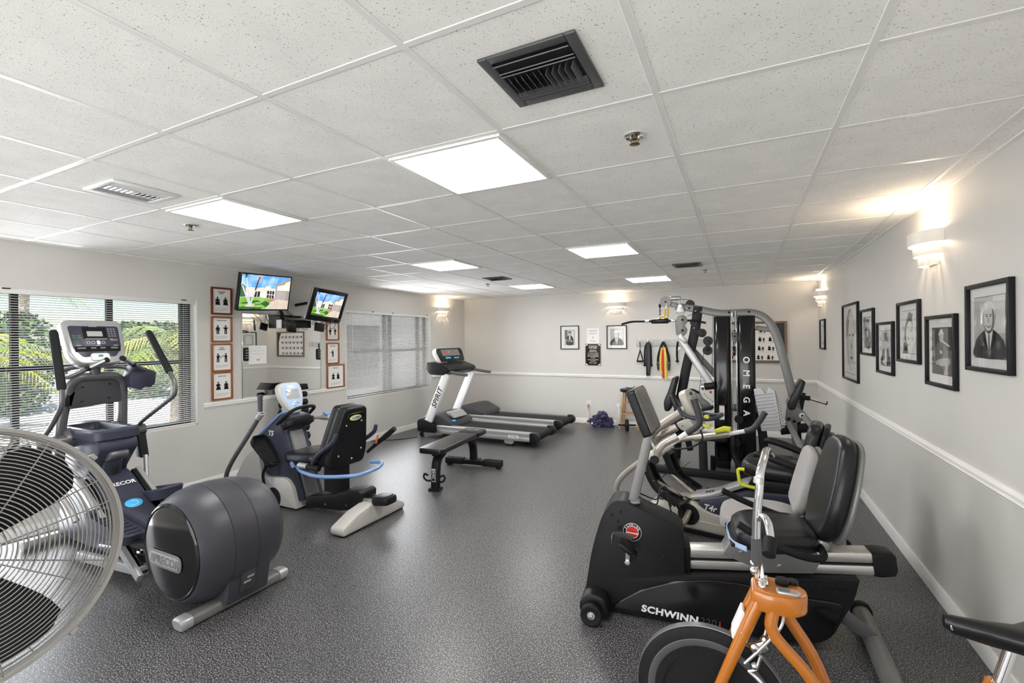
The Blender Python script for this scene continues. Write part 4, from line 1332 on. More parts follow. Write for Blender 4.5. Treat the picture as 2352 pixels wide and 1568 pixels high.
for s in (-1, 1):
    MB('silver').tube([(1.52, s * 0.185, 0.60), (0.70, s * 0.185, 0.075)], 1, sec=(0.035, 0.05), ref=YV).build('ramp_rail', t)
    MB('gloss').tube([(1.50, s * 0.148, 0.60), (0.72, s * 0.148, 0.09)], 1, sec=(0.034, 0.03), ref=YV).build('ramp_track', t)
    MB('silver').tube([(1.55, s * 0.17, 0.05), (0.95, s * 0.16, 0.09), (0.72, s * 0.15, 0.10)], 1, k=4, sec=(0.05, 0.06), ref=YV).build('side_rail', t)
# upper shroud with accessory tray
q = MB('navy').prism(arc_round([(2.02, 0.90), (1.38, 0.90), (1.36, 0.82), (1.60, 0.56), (1.97, 0.56)], 0.03), -0.125, 0.125, 0.022)
q.build('upper_shroud', t)
q = MB('navy')
q.X = T(1.70, 0, 0.935)
ou, inn = [Vector((*p, 0)) for p in rrect(0.70, 0.305, 0.09, 5)], [Vector((*p, 0)) for p in rrect(0.50, 0.215, 0.05, 5)]
n = len(ou)
V = [(p.x, p.y, -0.04) for p in ou] + [(p.x, p.y, 0.015) for p in ou] + [(p.x * 0.965, p.y * 0.93, 0.028) for p in ou] + [(p.x, p.y, 0.026) for p in inn] + [(p.x * 0.9, p.y * 0.88, -0.025) for p in inn]
F = []
for r_ in range(4):
    for i in range(n): F.append((r_ * n + i, r_ * n + (i + 1) % n, (r_ + 1) * n + (i + 1) % n, (r_ + 1) * n + i))
F.append(tuple(4 * n + i for i in range(n)))
q.raw(V, F)
q.build('accessory_tray', t)
q = MB('tubegrey').prism(arc_round([(1.50, 0.80), (1.36, 0.80), (1.35, 0.76), (1.42, 0.72), (1.52, 0.72)], 0.02), -0.06, 0.06, 0.015)
q.build('lift_tab', t)
q = MB('navy').prism(arc_round([(1.56, 0.72), (1.44, 0.72), (1.50, 0.52), (1.64, 0.52)], 0.02), -0.06, 0.06, 0.02).m('hole').box((1.485, -0.015, 0.605), (0.03, 0.045, 0.14), 0.004, RY(-18))
q.build('lift_column', t)
# cross pivots, swing arms, pedals
PV = (1.75, 0.87)
for s in (-1, 1): MB('tubegrey').cyl((PV[0], s * 0.12, PV[1]), (PV[0], s * 0.24, PV[1]), 0.055, b=0.006).ball((PV[0] + 0.03, s * 0.15, PV[1] + 0.03), (0.09, 0.045, 0.07), 14).build('pivot_housing', t)
for s, upper, low, pd in ((1, [(PV[0] + 0.03, 0.90), (1.625, 0.995), (1.435, 1.17), (1.44, 1.285), (1.564, 1.70)], [(PV[0] - 0.02, 0.84), (1.36, 0.36)], ((1.24, 0.42), (0.70, 0.345))),
                        (-1, [(PV[0] + 0.0, 0.90), (1.70, 0.945), (1.205, 1.19), (1.20, 1.285), (1.275, 1.37), (1.586, 1.70)], [(PV[0] - 0.06, 0.84), (1.53, 0.40)], ((1.56, 0.385), (1.02, 0.50)))):
    y = 0.30 * s
    q = MB('tubegrey').cyl((PV[0], 0.24 * s, PV[1]), (PV[0], 0.345 * s, PV[1]), 0.050, b=0.006)
    q.tube([(x, y, z) for x, z in upper], 0.0165, 12, fil=0.10)
    arm = q.build('swing_arm', t)
    d = (Vector((upper[-1][0], y, upper[-1][1])) - Vector((upper[-2][0], y, upper[-2][1])))
    b0 = Vector((upper[-2][0], y, upper[-2][1])) + d * 0.02
    q = MB('rubber').tube([b0 - d.normalized() * 0.01, b0, b0 + d * 0.15, b0 + d * 0.93, b0 + d * 0.98], [0.023, 0.026, 0.026, 0.026, 0.018], 14)
    q.build('grip', arm)
    q = MB('satin').prism(arc_round([(PV[0] + 0.03, PV[1] - 0.02), (PV[0] - 0.06, PV[1] - 0.02), (PV[0] - 0.11, PV[1] - 0.22), (PV[0] - 0.02, PV[1] - 0.22)], 0.02), y - 0.03, y + 0.03, 0.008)
    q.build('arm_knuckle', t)
    q = MB('chrome')
    for k in range(3): q.ball((PV[0] - 0.035 - 0.02 * k, y + 0.03 * s, PV[1] - 0.07 - 0.055 * k), (0.016, 0.006, 0.022), 10)
    q.build('knuckle_bolt', t)
    MB('silver').tube([(low[0][0] - 0.05, y, PV[1] - 0.20), (low[1][0], y * 0.85, low[1][1])], 0.018, 12).build('link_arm', t)
    (fx, fz), (rx, rz_) = pd
    d = Vector((fx - rx, 0, fz - rz_))
    PF = frame(((fx + rx) / 2, 0.185 * s, (fz + rz_) / 2), d, YV, d.cross(Vector(YV)))
    q = MB('navy')
    ol = [Vector((*p, 0)) for p in rrect(d.length, 0.20, 0.075, 5)]
    n = len(ol)
    V = [(p.x * 0.9, p.y * 0.85, -0.05) for p in ol] + [(p.x, p.y, 0.02) for p in ol] + [(p.x * 0.97, p.y * 0.93, 0.032) for p in ol] + [(p.x * 0.92, p.y * 0.82, 0.012) for p in ol] + [(p.x * 0.90, p.y * 0.78, -0.012) for p in ol]
    F = [(r_ * n + i, r_ * n + (i + 1) % n, (r_ + 1) * n + (i + 1) % n, (r_ + 1) * n + i) for r_ in range(4) for i in range(n)]
    F += [tuple(4 * n + i for i in range(n)), tuple(range(n))[::-1]]
    q.raw(V, F, PF)
    q.m('dgrey')
    for k in range(7): q.raw([(-d.length * 0.30 + d.length * 0.10 * k + a, b_, -0.011 + c) for a in (-0.006, 0.006) for b_ in (-0.06, 0.06) for c in (0, 0.006)], [(0, 1, 3, 2), (4, 6, 7, 5), (0, 4, 5, 1), (2, 3, 7, 6), (1, 5, 7, 3)], PF)
    q.build('foot_pedal', t)
    q = MB('satin').tube([(fx - 0.05, 0.185 * s, fz - 0.055), (rx, 0.19 * s, rz_ - 0.05), (0.34, 0.20 * s, 0.36 if s > 0 else 0.42)], 1, fil=0.08, sec=(0.05, 0.04), ref=YV)
    q.build('pedal_arm', t)
    q = MB('chrome').tube([(rx + 0.10, 0.125 * s, 0.20), (rx + 0.62, 0.14 * s, 0.155)], 0.010, 10).ball((rx + 0.13, 0.125 * s, 0.197), 0.022, 10)
    q.build('lift_link', t)
# mast, console and fixed handles
MX = 1.76
q = MB('tubegrey').tube([(MX + 0.06, 0.19, 0.60), (MX + 0.03, 0.185, 1.0), (MX - 0.02, 0.150, 1.29), (MX - 0.03, 0.10, 1.345), (MX - 0.03, -0.13, 1.345), (MX - 0.02, -0.185, 1.29), (MX + 0.02, -0.20, 1.0), (MX + 0.06, -0.20, 0.03)], 1, fil=0.10, sec=rrect(0.075, 0.062, 0.028), ref=(1, 0, 0.1))
q.build('mast', t)
q = MB('dgrey').prism(arc_round([(-0.17, 1.13), (0.16, 1.11), (0.16, 1.33), (-0.16, 1.33)], 0.02), MX - 0.045, MX - 0.025, 0.004, axis='x')
q.m('ink')
for y_, z_ in ((-0.09, 1.28), (0.08, 1.27), (-0.085, 1.17), (0.085, 1.16)): q.box((MX - 0.046, y_, z_), (0.004, 0.018, 0.009), 0.001)
q.build('mount_plate', t)
MB('satin').box((MX - 0.03, 0.155, 1.19), (0.03, 0.05, 0.12), 0.006, RX(12)).build('cable_clip', t)
MB('tubegrey').tube([(MX - 0.03, 0, 1.33), (MX - 0.04, 0, 1.47)], 0.036, 14).build('console_neck', t)
CF = panel_frame((1.655, 0.02, 1.615), 24)
ol = arc_round([(-0.125, -0.185), (0.125, -0.185), (0.178, -0.10), (0.188, 0.165), (0.150, 0.185), (-0.150, 0.185), (-0.188, 0.165), (-0.178, -0.10)], [0.06, 0.06, 0.08, 0.04, 0.04, 0.04, 0.04, 0.08], 5)
q = MB('silver').prism([(p.x, p.y) for p in ol], -0.012, 0.075, 0.014, CF, seg=3)
con = q.build('console', t)
q = MB('navy').prism([(p.x, p.y) for p in arc_round([(-0.10, -0.130), (-0.06, -0.128), (-0.045, -0.100), (0.045, -0.100), (0.06, -0.128), (0.10, -0.130), (0.148, -0.06), (0.157, 0.13), (-0.157, 0.13), (-0.148, -0.06)], 0.02, 4)], -0.0145, -0.008, 0.001, CF)
q.build('console_face', con)
q = MB('gloss').rect(-0.075, 0.020, 0.075, 0.122, -0.0150, CF).rect(-0.14, -0.085, 0.14, -0.040, -0.0150, CF)
q.m('lcd').rect(-0.050, 0.042, 0.046, 0.085, -0.0155, CF).m('mgrey').rect(-0.066, 0.014, 0.070, 0.026, -0.0156, CF)
q.m('dlcd').rect(-0.125, -0.062, -0.075, -0.048, -0.0155, CF).rect(-0.045, -0.062, -0.012, -0.048, -0.0155, CF).rect(0.014, -0.062, 0.046, -0.048, -0.0155, CF).rect(0.080, -0.062, 0.128, -0.048, -0.0155, CF)
q.m('mgrey').rect(0.088, 0.004, 0.135, 0.020, -0.0152, CF).m('gold').rect(0.086, 0.018, 0.106, 0.022, -0.0155, CF)
q.build('display', con)
q = MB('white')
for r_ in range(4):
    for c_ in range(3): q.lathe([(0.0055, 0), (0.0055, 0.001), (0.0045, 0.001), (0.0045, 0)], 10, CF @ Vector((0.088 + 0.019 * c_, -0.0152, 0.105 - 0.020 * r_)), CF.to_3x3() @ Vector((0, -1, 0)))
for x in (-0.052, -0.022, 0.040): q.lathe([(0.0115, 0), (0.0115, 0.0015), (0.0095, 0.0015), (0.0095, 0)], 16, CF @ Vector((x, -0.0152, -0.010)), CF.to_3x3() @ Vector((0, -1, 0)))
q.prism(rrect(0.022, 0.034, 0.010), -0.0165, -0.0150, 0.0004, CF @ T(0.010, 0, -0.010))
q.rect(-0.03, 0.124, 0.02, 0.127, -0.0155, CF).rect(-0.13, -0.036, -0.10, -0.033, -0.0155, CF).rect(-0.008, -0.036, 0.018, -0.033, -0.0155, CF).rect(0.10, -0.036, 0.13, -0.033, -0.0155, CF)
q.m('green').rect(-0.14, 0.03, -0.12, 0.036, -0.0155, CF).rect(-0.11, 0.03, -0.09, 0.036, -0.0155, CF).rect(-0.14, 0.045, -0.12, 0.051, -0.0155, CF).rect(-0.11, 0.045, -0.09, 0.051, -0.0155, CF)
q.build('buttons', con)
q = MB('white').prism(rrect(0.115, 0.058, 0.02), -0.026, -0.010, 0.004, CF @ T(0, 0, -0.132)).m('green').prism(rrect(0.030, 0.018, 0.006), -0.0275, -0.025, 0.0008, CF @ T(0, 0, -0.126))
q.build('quick_start_pad', con)
q = MB('tubegrey').tube([(1.72, 0.02, 1.42), (1.78, 0.06, 1.43), (1.80, 0.16, 1.40), (1.72, 0.205, 1.36), (1.62, 0.19, 1.36), (1.52, 0.12, 1.42)], 0.0165, 12, k=5)
q.tube([(1.72, -0.02, 1.42), (1.80, -0.10, 1.42), (1.80, -0.24, 1.40), (1.72, -0.32, 1.365), (1.64, -0.30, 1.375), (1.54, -0.17, 1.435)], 0.0165, 12, k=5)
hb = q.build('fixed_handlebar', t)
for P_ in ([(1.53, 0.125, 1.415), (1.435, 0.035, 1.485)], [(1.55, -0.18, 1.43), (1.44, -0.055, 1.492)]):
    a, b_ = Vector(P_[0]), Vector(P_[1])
    q = MB('satin').tube([a, a.lerp(b_, 0.2)], 0.0195, 12).tube([b_.lerp(a, 0.1), b_], 0.0195, 12)
    q.m('chrome').tube([a.lerp(b_, 0.2), b_.lerp(a, 0.1)], 0.0185, 14)
    q.build('pulse_grip', hb)
q = MB('navy').prism(arc_round([(-0.19, 1.255), (-0.19, 1.36), (-0.22, 1.43), (-0.30, 1.40), (-0.385, 1.36), (-0.375, 1.26), (-0.33, 1.225), (-0.31, 1.245), (-0.27, 1.215)], 0.015, 3), 1.63, 1.74, 0.012, axis='x')
q.build('entertainment_box', t)

# ---------------------------------------------------------------- recumbent cross trainer by the dumbbell rack
t = thing('recumbent_cross_trainer', 'recumbent cross trainer with blue rails and oval seat badge near dumbbell rack', 'cross trainer', (-2.97, 3.18, 0), 180)
q = MB('lbeige').prism(arc_round([(0.42, 0.012), (0.42, 0.075), (0.24, 0.15), (0.02, 0.19), (-0.20, 0.135), (-0.35, 0.06), (-0.35, 0.012)], 0.025, 3), -0.075, 0.075, 0.02, axis='x')
q.build('rear_foot', t)
q = MB('black').box((0, 0.30, 0.008), (0.12, 0.16, 0.016), 0.004).box((0, -0.27, 0.008), (0.12, 0.14, 0.016), 0.004)
q.build('foot_pad', t)
RT, RB = (-0.20, 0.205), (0.92, 0.075)
for y in (-0.062, 0.062): MB('alu').tube([(RB[0], y, RB[1]), (RT[0], y, RT[1])], 1, sec=(0.02, 0.055), ref=YV).build('seat_rail', t)
q = MB('black').tube([(0.92, 0, 0.085), (-0.16, 0, 0.212)], 1, sec=(0.10, 0.04), ref=YV)
q.build('rail_cover', t)
q = MB('satin').prism(rrect(0.20, 0.165, 0.06, 5), 0.165, 0.235, 0.02, T(-0.155, 0, 0) @ RY(7), axis='z')
q.m('dgrey').prism(rrect(0.16, 0.125, 0.05, 5), 0.233, 0.243, 0.004, T(-0.155, 0, 0) @ RY(7), axis='z')
q.build('rear_cap', t)
q = MB('satin').prism(arc_round([(0.75, 0.035), (0.73, 0.135), (0.36, 0.205), (0.30, 0.235), (0.10, 0.275), (0.045, 0.255), (0.055, 0.115), (0.30, 0.065)], 0.018, 3), -0.10, 0.10, 0.012)
q.m('chrome').cyl((0.22, 0.098, 0.13), (0.22, 0.104, 0.13), 0.008, n=10).cyl((0.48, 0.098, 0.10), (0.48, 0.104, 0.10), 0.008, n=10)
q.build('seat_carriage', t)
MB('satin').prism(rrect(0.22, 0.12, 0.02), 0.20, 0.45, 0.0, T(0.44, 0, 0), axis='z').build('seat_column', t)
q = MB('vinyl').ball((0.72, 0, 0.512), (0.235, 0.215, 0.060), 28, X=RY(3), e=0.45, e2=0.42)
q.build('seat_cushion', t)
MB('black').box((0.68, 0, 0.452), (0.40, 0.36, 0.03), 0.01, RY(3)).build('seat_pan', t)
bk = arc_round([(-0.20, 0.47), (0.20, 0.47), (0.215, 0.60), (0.155, 0.90), (0.135, 1.00), (0.11, 1.03), (-0.11, 1.03), (-0.135, 1.00), (-0.155, 0.90), (-0.215, 0.60)], [0.05, 0.05, 0.1, 0.1, 0.05, 0.03, 0.03, 0.05, 0.1, 0.1], 4)
BT = T(0.43, 0, 0.47) @ RY(-13) @ T(0, 0, -0.47)
q = MB('vinyl').prism(bk, -0.03, 0.075, 0.035, BT @ T(-0.02, 0, 0), seg=4, axis='x')
q.build('back_cushion', t)
q = MB('satin').prism([(p.x * 1.04, p.y * 1.01) for p in bk], -0.125, -0.045, 0.020, BT, seg=3, axis='x')
q.m('chrome')
for y_, z_ in ((-0.09, 0.90), (0.09, 0.88), (-0.14, 0.62), (0.13, 0.60), (-0.04, 0.54)):
    q.lathe([(0, 0), (0.011, 0), (0.009, 0.004), (0, 0.005)], 12, BT @ Vector((-0.125, y_, z_)), BT.to_3x3() @ Vector((-1, 0, 0)))
q.m('satin').tube([BT @ Vector(p) for p in [(-0.128, -0.10, 0.95), (-0.130, -0.08, 0.985), (-0.130, 0.08, 0.985), (-0.128, 0.10, 0.95)]], 0.006, 6, k=3)
q.build('back_shell', t)
LF = BT @ frame((-0.1265, 0.0, 0.945), (0, -1, 0), (1, 0, 0), (0, 0, 1))
q = MB('yellow').prism(circ(0.072, 32, 0.028), -0.003, 0, 0.001, LF).m('white').prism(circ(0.064, 32, 0.0225), -0.005, -0.002, 0.001, LF)
bo = q.build('oval_badge', t)
MB('green').text('Nu', 0.018, LF @ T(-0.032, -0.0056, 0), shear=0.15).m('navy').text('STEP', 0.021, LF @ T(0.016, -0.0056, 0), bold=0.03, shear=0.15).build('lettering', bo)
for s in (-1, 1):
    q = MB('navy').tube([(0.50, 0.225 * s, 0.50), (0.40, 0.245 * s, 0.60), (0.22, 0.25 * s, 0.72), (0.18, 0.245 * s, 0.80)], [0.018, 0.022, 0.02, 0.016], 10, k=4)
    q.build('side_bolster', t)
q = MB('blue').tube([(0.70, 0.27, 0.47), (0.80, 0.20, 0.47), (0.79, 0.16, 0.44), (0.62, 0.24, 0.42), (0.35, 0.27, 0.415), (0.06, 0.16, 0.43), (0.0, 0.02, 0.445), (-0.01, -0.08, 0.46), (0.05, -0.165, 0.47), (0.18, -0.17, 0.46)], 0.017, 10, k=5)
q.build('blue_rail', t)
q = MB('satin').tube([(0.66, 0.235, 0.475), (0.40, 0.24, 0.47)], 0.024, 12).m('silver').tube([(0.66, 0.235, 0.475), (0.55, 0.236, 0.474)], 0.0255, 12)
q.build('lever_grip', t)
q = MB('satin').tube([(0.30, -0.25, 0.52), (0.22, -0.29, 0.60), (0.10, -0.30, 0.69), (0.0, -0.30, 0.765)], [0.014, 0.02, 0.028, 0.024], 10, k=4)
q.m('cord').box((0.17, -0.245, 0.66), (0.012, 0.02, 0.09), 0.004, RY(-15))
q.build('swivel_lever', t)
# front tower
q = MB('navy').prism(arc_round([(1.47, 0.30), (1.43, 0.62), (1.06, 0.90), (0.90, 0.88), (0.98, 0.72), (0.74, 0.10), (1.0, 0.03), (1.40, 0.04)], 0.03, 3), -0.115, 0.115, 0.012)
q.build('tower_shell', t)
q = MB('grey').prism(arc_round([(1.02, 0.74), (0.955, 0.735), (0.70, 0.075), (0.80, 0.05)], 0.01), -0.050, 0.085, 0.012)
q.m('chrome')
for z_, x_ in ((0.68, 0.935), (0.15, 0.735)):
    for y_ in (-0.025, 0.06): q.ball((x_, y_, z_), (0.008, 0.007, 0.007), 8)
q.build('tower_front', t)
q = MB('blue').tube([(1.44, 0.117, 0.625), (1.06, 0.117, 0.905), (0.99, 0.10, 0.925)], 0.011, 8, fil=0.04)
q.build('blue_edge', t)
MB('white').text('T5', 0.050, frame((1.21, 0.1175, 0.70), (-1, 0, 0), (0, -1, 0), (0, 0, 1)), bold=0.03, shear=0.25).build('lettering', t)
q = MB('lbeige').prism(arc_round([(1.76, 0.02), (1.72, 0.20), (1.55, 0.44), (1.36, 0.56), (1.30, 0.30), (1.22, 0.275), (0.95, 0.295), (0.86, 0.22), (0.80, 0.02)], [0.02, 0.05, 0.06, 0.05, 0.04, 0.03, 0.05, 0.06, 0.01], 4), -0.155, 0.155, 0.03, seg=3)
q.build('front_fairing', t)
for s in (-1, 1):
    MB('satin').lathe([(0, 0.15), (0.10, 0.15), (0.10, 0.158), (0, 0.16)], 28, (1.12, 0, 0.085), (0, s, 0)).build('wheel_arch', t)
q = MB('satin').tube([(1.0, 0.10, 0.78), (0.93, 0.10, 0.83), (0.93, -0.10, 0.83), (1.0, -0.10, 0.78)], 1, sec=(0.07, 0.12), ref=(0, 0, 1), fil=0.03)
q.build('neck_cover', t)
q = MB('rubber').tube([(1.09, 0.135, 0.80), (0.96, 0.14, 0.89), (0.87, 0.10, 0.955), (0.83, 0.0, 0.97), (0.85, -0.10, 0.955), (0.95, -0.14, 0.89), (1.06, -0.135, 0.81)], 0.016, 10, k=5)
q.build('loop_handle', t)
MB('lbeige').tube([(1.10, 0, 0.82), (1.12, 0, 0.95)], 0.05, 14).build('console_neck', t)
CF = panel_frame((1.055, -0.005, 1.045), 22)
eg = [(p.x * 1.08, p.y * 1.08) for p in arc_round([(-0.055, -0.155), (0.055, -0.155), (0.125, 0.0), (0.120, 0.15), (-0.120, 0.15), (-0.125, 0.0)], [0.05, 0.05, 0.12, 0.11, 0.11, 0.12], 6)]
q = MB('lbeige').prism(eg, -0.02, 0.055, 0.022, CF, seg=4)
con = q.build('console', t)
q = MB('paleblue').prism([(x * 0.80, z * 0.86) for x, z in eg], -0.0225, -0.018, 0.001, CF)
q.m('white').prism(circ(0.040, 24, 0.016), -0.024, -0.022, 0.0005, CF @ T(0, 0, 0.105))
q.build('console_face', con)
q = MB('lcd').prism(rrect(0.150, 0.100, 0.008), -0.0245, -0.022, 0.0006, CF @ T(0.004, 0, 0.030)).m('g3').rect(-0.055, 0.058, -0.045, 0.066, -0.0247, CF).rect(0.05, 0.058, 0.066, 0.064, -0.0247, CF)
q.build('display', con)
q = MB('white').prism(circ(0.010, 14), -0.0255, -0.022, 0.001, CF @ T(0, 0, -0.050)).prism(circ(0.010, 14), -0.0255, -0.022, 0.001, CF @ T(-0.022, 0, -0.072)).m('blue').prism(circ(0.016, 16, 0.007), -0.0255, -0.022, 0.001, CF @ T(0.036, 0, -0.064)).m('cord').prism(circ(0.008, 14), -0.0255, -0.022, 0.001, CF @ T(0, 0, -0.095))
q.build('buttons', con)
# arms
q = MB('tubegrey').tube([(1.28, 0.16, 0.11), (1.36, 0.34, 0.10), (1.50, 0.36, 0.20), (1.53, 0.36, 0.30), (1.44, 0.36, 0.45), (1.20, 0.36, 0.72), (1.03, 0.36, 0.915)], 0.021, 12, k=5)
arm = q.build('arm_lever', t)
q = MB('silver').cyl((1.05, 0.36, 0.895), (1.00, 0.36, 0.95), 0.030, n=16, b=0.004).ball((1.02, 0.36, 0.935), 0.032, 12)
q.build('arm_joint', arm)
q = MB('dgrey').lathe([(0, 0), (0.030, 0), (0.030, 0.012), (0.020, 0.02), (0.022, 0.15), (0.026, 0.168), (0.024, 0.178), (0, 0.182)], 16, (1.018, 0.36, 0.935), (0.01, 0, 1))
q.build('grip', arm)
q = MB('lbeige').tube([(1.28, -0.16, 0.11), (1.36, -0.34, 0.10), (1.56, -0.36, 0.30), (1.50, -0.36, 0.62), (1.34, -0.36, 0.765), (1.20, -0.36, 0.785), (1.02, -0.36, 0.795)], 0.021, 12, k=5)
arm = q.build('arm_lever', t)
q = MB('silver').cyl((1.04, -0.36, 0.795), (0.92, -0.36, 0.80), 0.028, n=16, b=0.004).m('blue').box((0.97, -0.36, 0.835), (0.07, 0.05, 0.03), 0.01, RY(-20)).m('chrome').ball((0.90, -0.36, 0.79), 0.03, 12)
q.build('arm_joint', arm)
q = MB('dgrey').tube([(0.90, -0.36, 0.79), (0.84, -0.36, 0.755), (0.76, -0.36, 0.765)], 0.022, 10, k=4).lathe([(0, 0), (0.026, 0), (0.022, 0.02), (0.022, 0.13), (0.026, 0.148), (0, 0.156)], 16, (0.775, -0.36, 0.77), (-0.01, 0, 1))
q.build('grip', arm)
# foot plates
for s, dx in ((1, 0.0), (-1, 0.10)):
    FP = frame((1.165 + dx, 0.205 * s, 0.545), (0, -1, 0), (0.70, 0, -0.70), (0.70, 0, 0.70))
    ol = [(p.x, p.y) for p in arc_round([(-0.045, -0.175), (0.050, -0.175), (0.080, 0.12), (0.060, 0.175), (-0.060, 0.175), (-0.080, 0.12)], 0.035, 4)]
    q = MB('satin')
    n = len(ol)
    V = [(x, 0.03, z) for x, z in ol] + [(x * 1.05, -0.028, z * 1.03) for x, z in ol] + [(x * 0.92, -0.030, z * 0.95) for x, z in ol] + [(x * 0.88, -0.004, z * 0.92) for x, z in ol]
    F = [(r_ * n + i, r_ * n + (i + 1) % n, (r_ + 1) * n + (i + 1) % n, (r_ + 1) * n + i) for r_ in range(3) for i in range(n)]
    F += [tuple(range(n)), tuple(3 * n + i for i in range(n))[::-1]]
    q.raw(V, [f[::-1] for f in F], FP)
    q.m('dgrey')
    for k in range(12):
        z = -0.13 + 0.022 * k
        q.prism([(-0.05, z - 0.012), (0.0, z), (0.055, z - 0.010), (0.055, z - 0.003), (0.0, z + 0.007), (-0.05, z - 0.005)], -0.010, -0.003, 0, FP)
    q.build('foot_plate', t)
    MB('rubber').tube([(1.16 + dx, 0.205 * s, 0.40), (1.20 + dx, 0.21 * s, 0.30), (1.17, 0.19 * s, 0.10)], 0.014, 8, k=4).build('pedal_rod', t)

# ---------------------------------------------------------------- dumbbell rack with dumbbells
t = thing('dumbbell_rack', 'narrow vertical black dumbbell rack below the mirror', 'dumbbell rack', (-5.09, 4.08, 0), 90)
q = MB('grey').prism([(-0.13, 0.02), (0.13, 0.02), (0.10, 1.00), (-0.10, 1.00)], 0.13, 0.17, 0.004)
q.build('back_panel', t)
for s in (-1, 1): MB('grey').tube([(s * 0.125, 0.04, 0.02), (s * 0.085, 0.08, 1.0)], 1, sec=(0.02, 0.10), ref=(1, 0, 0)).build('side_post', t)
q = MB('satin').prism([(-0.15, 0.985), (0.15, 0.985), (0.13, 1.06), (-0.09, 1.07)], -0.07, 0.17, 0.008)
q.build('top_tray', t)
q = MB('grey').box((0, 0.05, 0.012), (0.34, 0.28, 0.024), 0.005)
q.build('base_plate', t)
rows = [(0.915, 0.040), (0.815, 0.043), (0.710, 0.047), (0.600, 0.050), (0.487, 0.054), (0.370, 0.058), (0.247, 0.062), (0.112, 0.066)]
for z, r_ in rows: MB('grey').box((0, 0.03, z - r_ - 0.012), (0.20, 0.10, 0.010), 0.003).build('saddle', t)
for i, ((z, r_), lab) in enumerate(zip(rows, ['smallest black hex dumbbell, at the top of the rack', 'second hex dumbbell from the top of the rack', 'third hex dumbbell from the top of the rack', 'fourth hex dumbbell from the top of the rack', 'fifth hex dumbbell from the top of the rack', 'sixth hex dumbbell from the top, with pale end mark', 'seventh hex dumbbell from the top, with pale end mark', 'largest hex dumbbell at the bottom of the rack'])):
    d = thing('dumbbell', lab, 'dumbbell', (-5.13, 4.08, z), 90, 'black hex dumbbells on the vertical rack')
    w_ = 0.075 + 0.006 * i
    for s in (-1, 1):
        q = MB('rubber').lathe([(0, 0), (r_ * 0.8, 0), (r_, r_ * 0.25), (r_, w_ - r_ * 0.25), (r_ * 0.8, w_), (0, w_)], 6, (s * 0.115, -0.01, 0), (s, 0, 0))
        if i in (5, 6) and s > 0: q.m('g4').box((s * (0.1155 + w_), -0.01, r_ * 0.45), (0.002, 0.035, 0.022), 0)
        q.build('weight_head', d, 20)
    MB('chrome').lathe([(0.013, -0.118), (0.016, -0.05), (0.017, 0), (0.016, 0.05), (0.013, 0.118)], 14, (0, -0.01, 0), (1, 0, 0)).build('handle', d)

# ---------------------------------------------------------------- treadmills
def deck(t, near):
    q = MB('satin').box((0.80, 0, 0.155), (1.70, 0.60, 0.05), 0.004)
    q.build('deck', t)
    q = MB('belt').tube([(1.55, 0, 0.196), (-0.02, 0, 0.196), (-0.065, 0, 0.170), (-0.070, 0, 0.130), (-0.04, 0, 0.095), (1.55, 0, 0.115)], 1, sec=(0.50, 0.004), ref=YV)
    q.build('running_belt', t)
    for s in (-1, 1):
        q = MB('silver')
        y0, y1 = s * 0.265, s * 0.375
        q.prism([(y0, 0.205), (y0, 0.215), (s * 0.31, 0.222), (y1 - s * 0.012, 0.218), (y1, 0.205), (y1, 0.165), (y1 - s * 0.006, 0.160), (y1, 0.152), (y1, 0.095), (y1 - s * 0.012, 0.085), (y0, 0.085)], 0.02, 1.75, 0, axis='x')
        q.m('alu').box((0.885, y1 + s * 0.001, 0.125), (1.70, 0.003, 0.045), 0.001)
        r_ = q.build('side_rail', t)
        q = MB('black').prism(arc_round([(0.04, 0.075), (0.04, 0.222), (-0.05, 0.222), (-0.10, 0.17), (-0.10, 0.11), (-0.05, 0.072)], 0.02, 3), *sorted((s * 0.275, s * 0.385)), 0.010)
        q.build('end_cap', t)
    MB('rubber').cyl((-0.035, -0.285, 0.145), (-0.035, 0.285, 0.145), 0.052, n=20).build('rear_roller', t)
    for s in (-1, 1): MB('silver').prism([(0.48, 0.09), (0.30, 0.09), (0.33, 0.03), (0.45, 0.03)], *sorted((s * 0.28, s * 0.36)), 0.006).m('black').box((0.39, s * 0.32, 0.016), (0.11, 0.07, 0.03), 0.004).build('rear_foot', t)
def hood(t):
    q = MB('dgrey').prism(arc_round([(2.03, 0.09), (2.05, 0.26), (1.96, 0.36), (1.72, 0.40), (1.44, 0.27), (1.42, 0.16), (1.46, 0.09)], [0.03, 0.06, 0.06, 0.08, 0.02, 0.02, 0.02], 4), -0.345, 0.345, 0.03, seg=3)
    q.build('motor_hood', t)

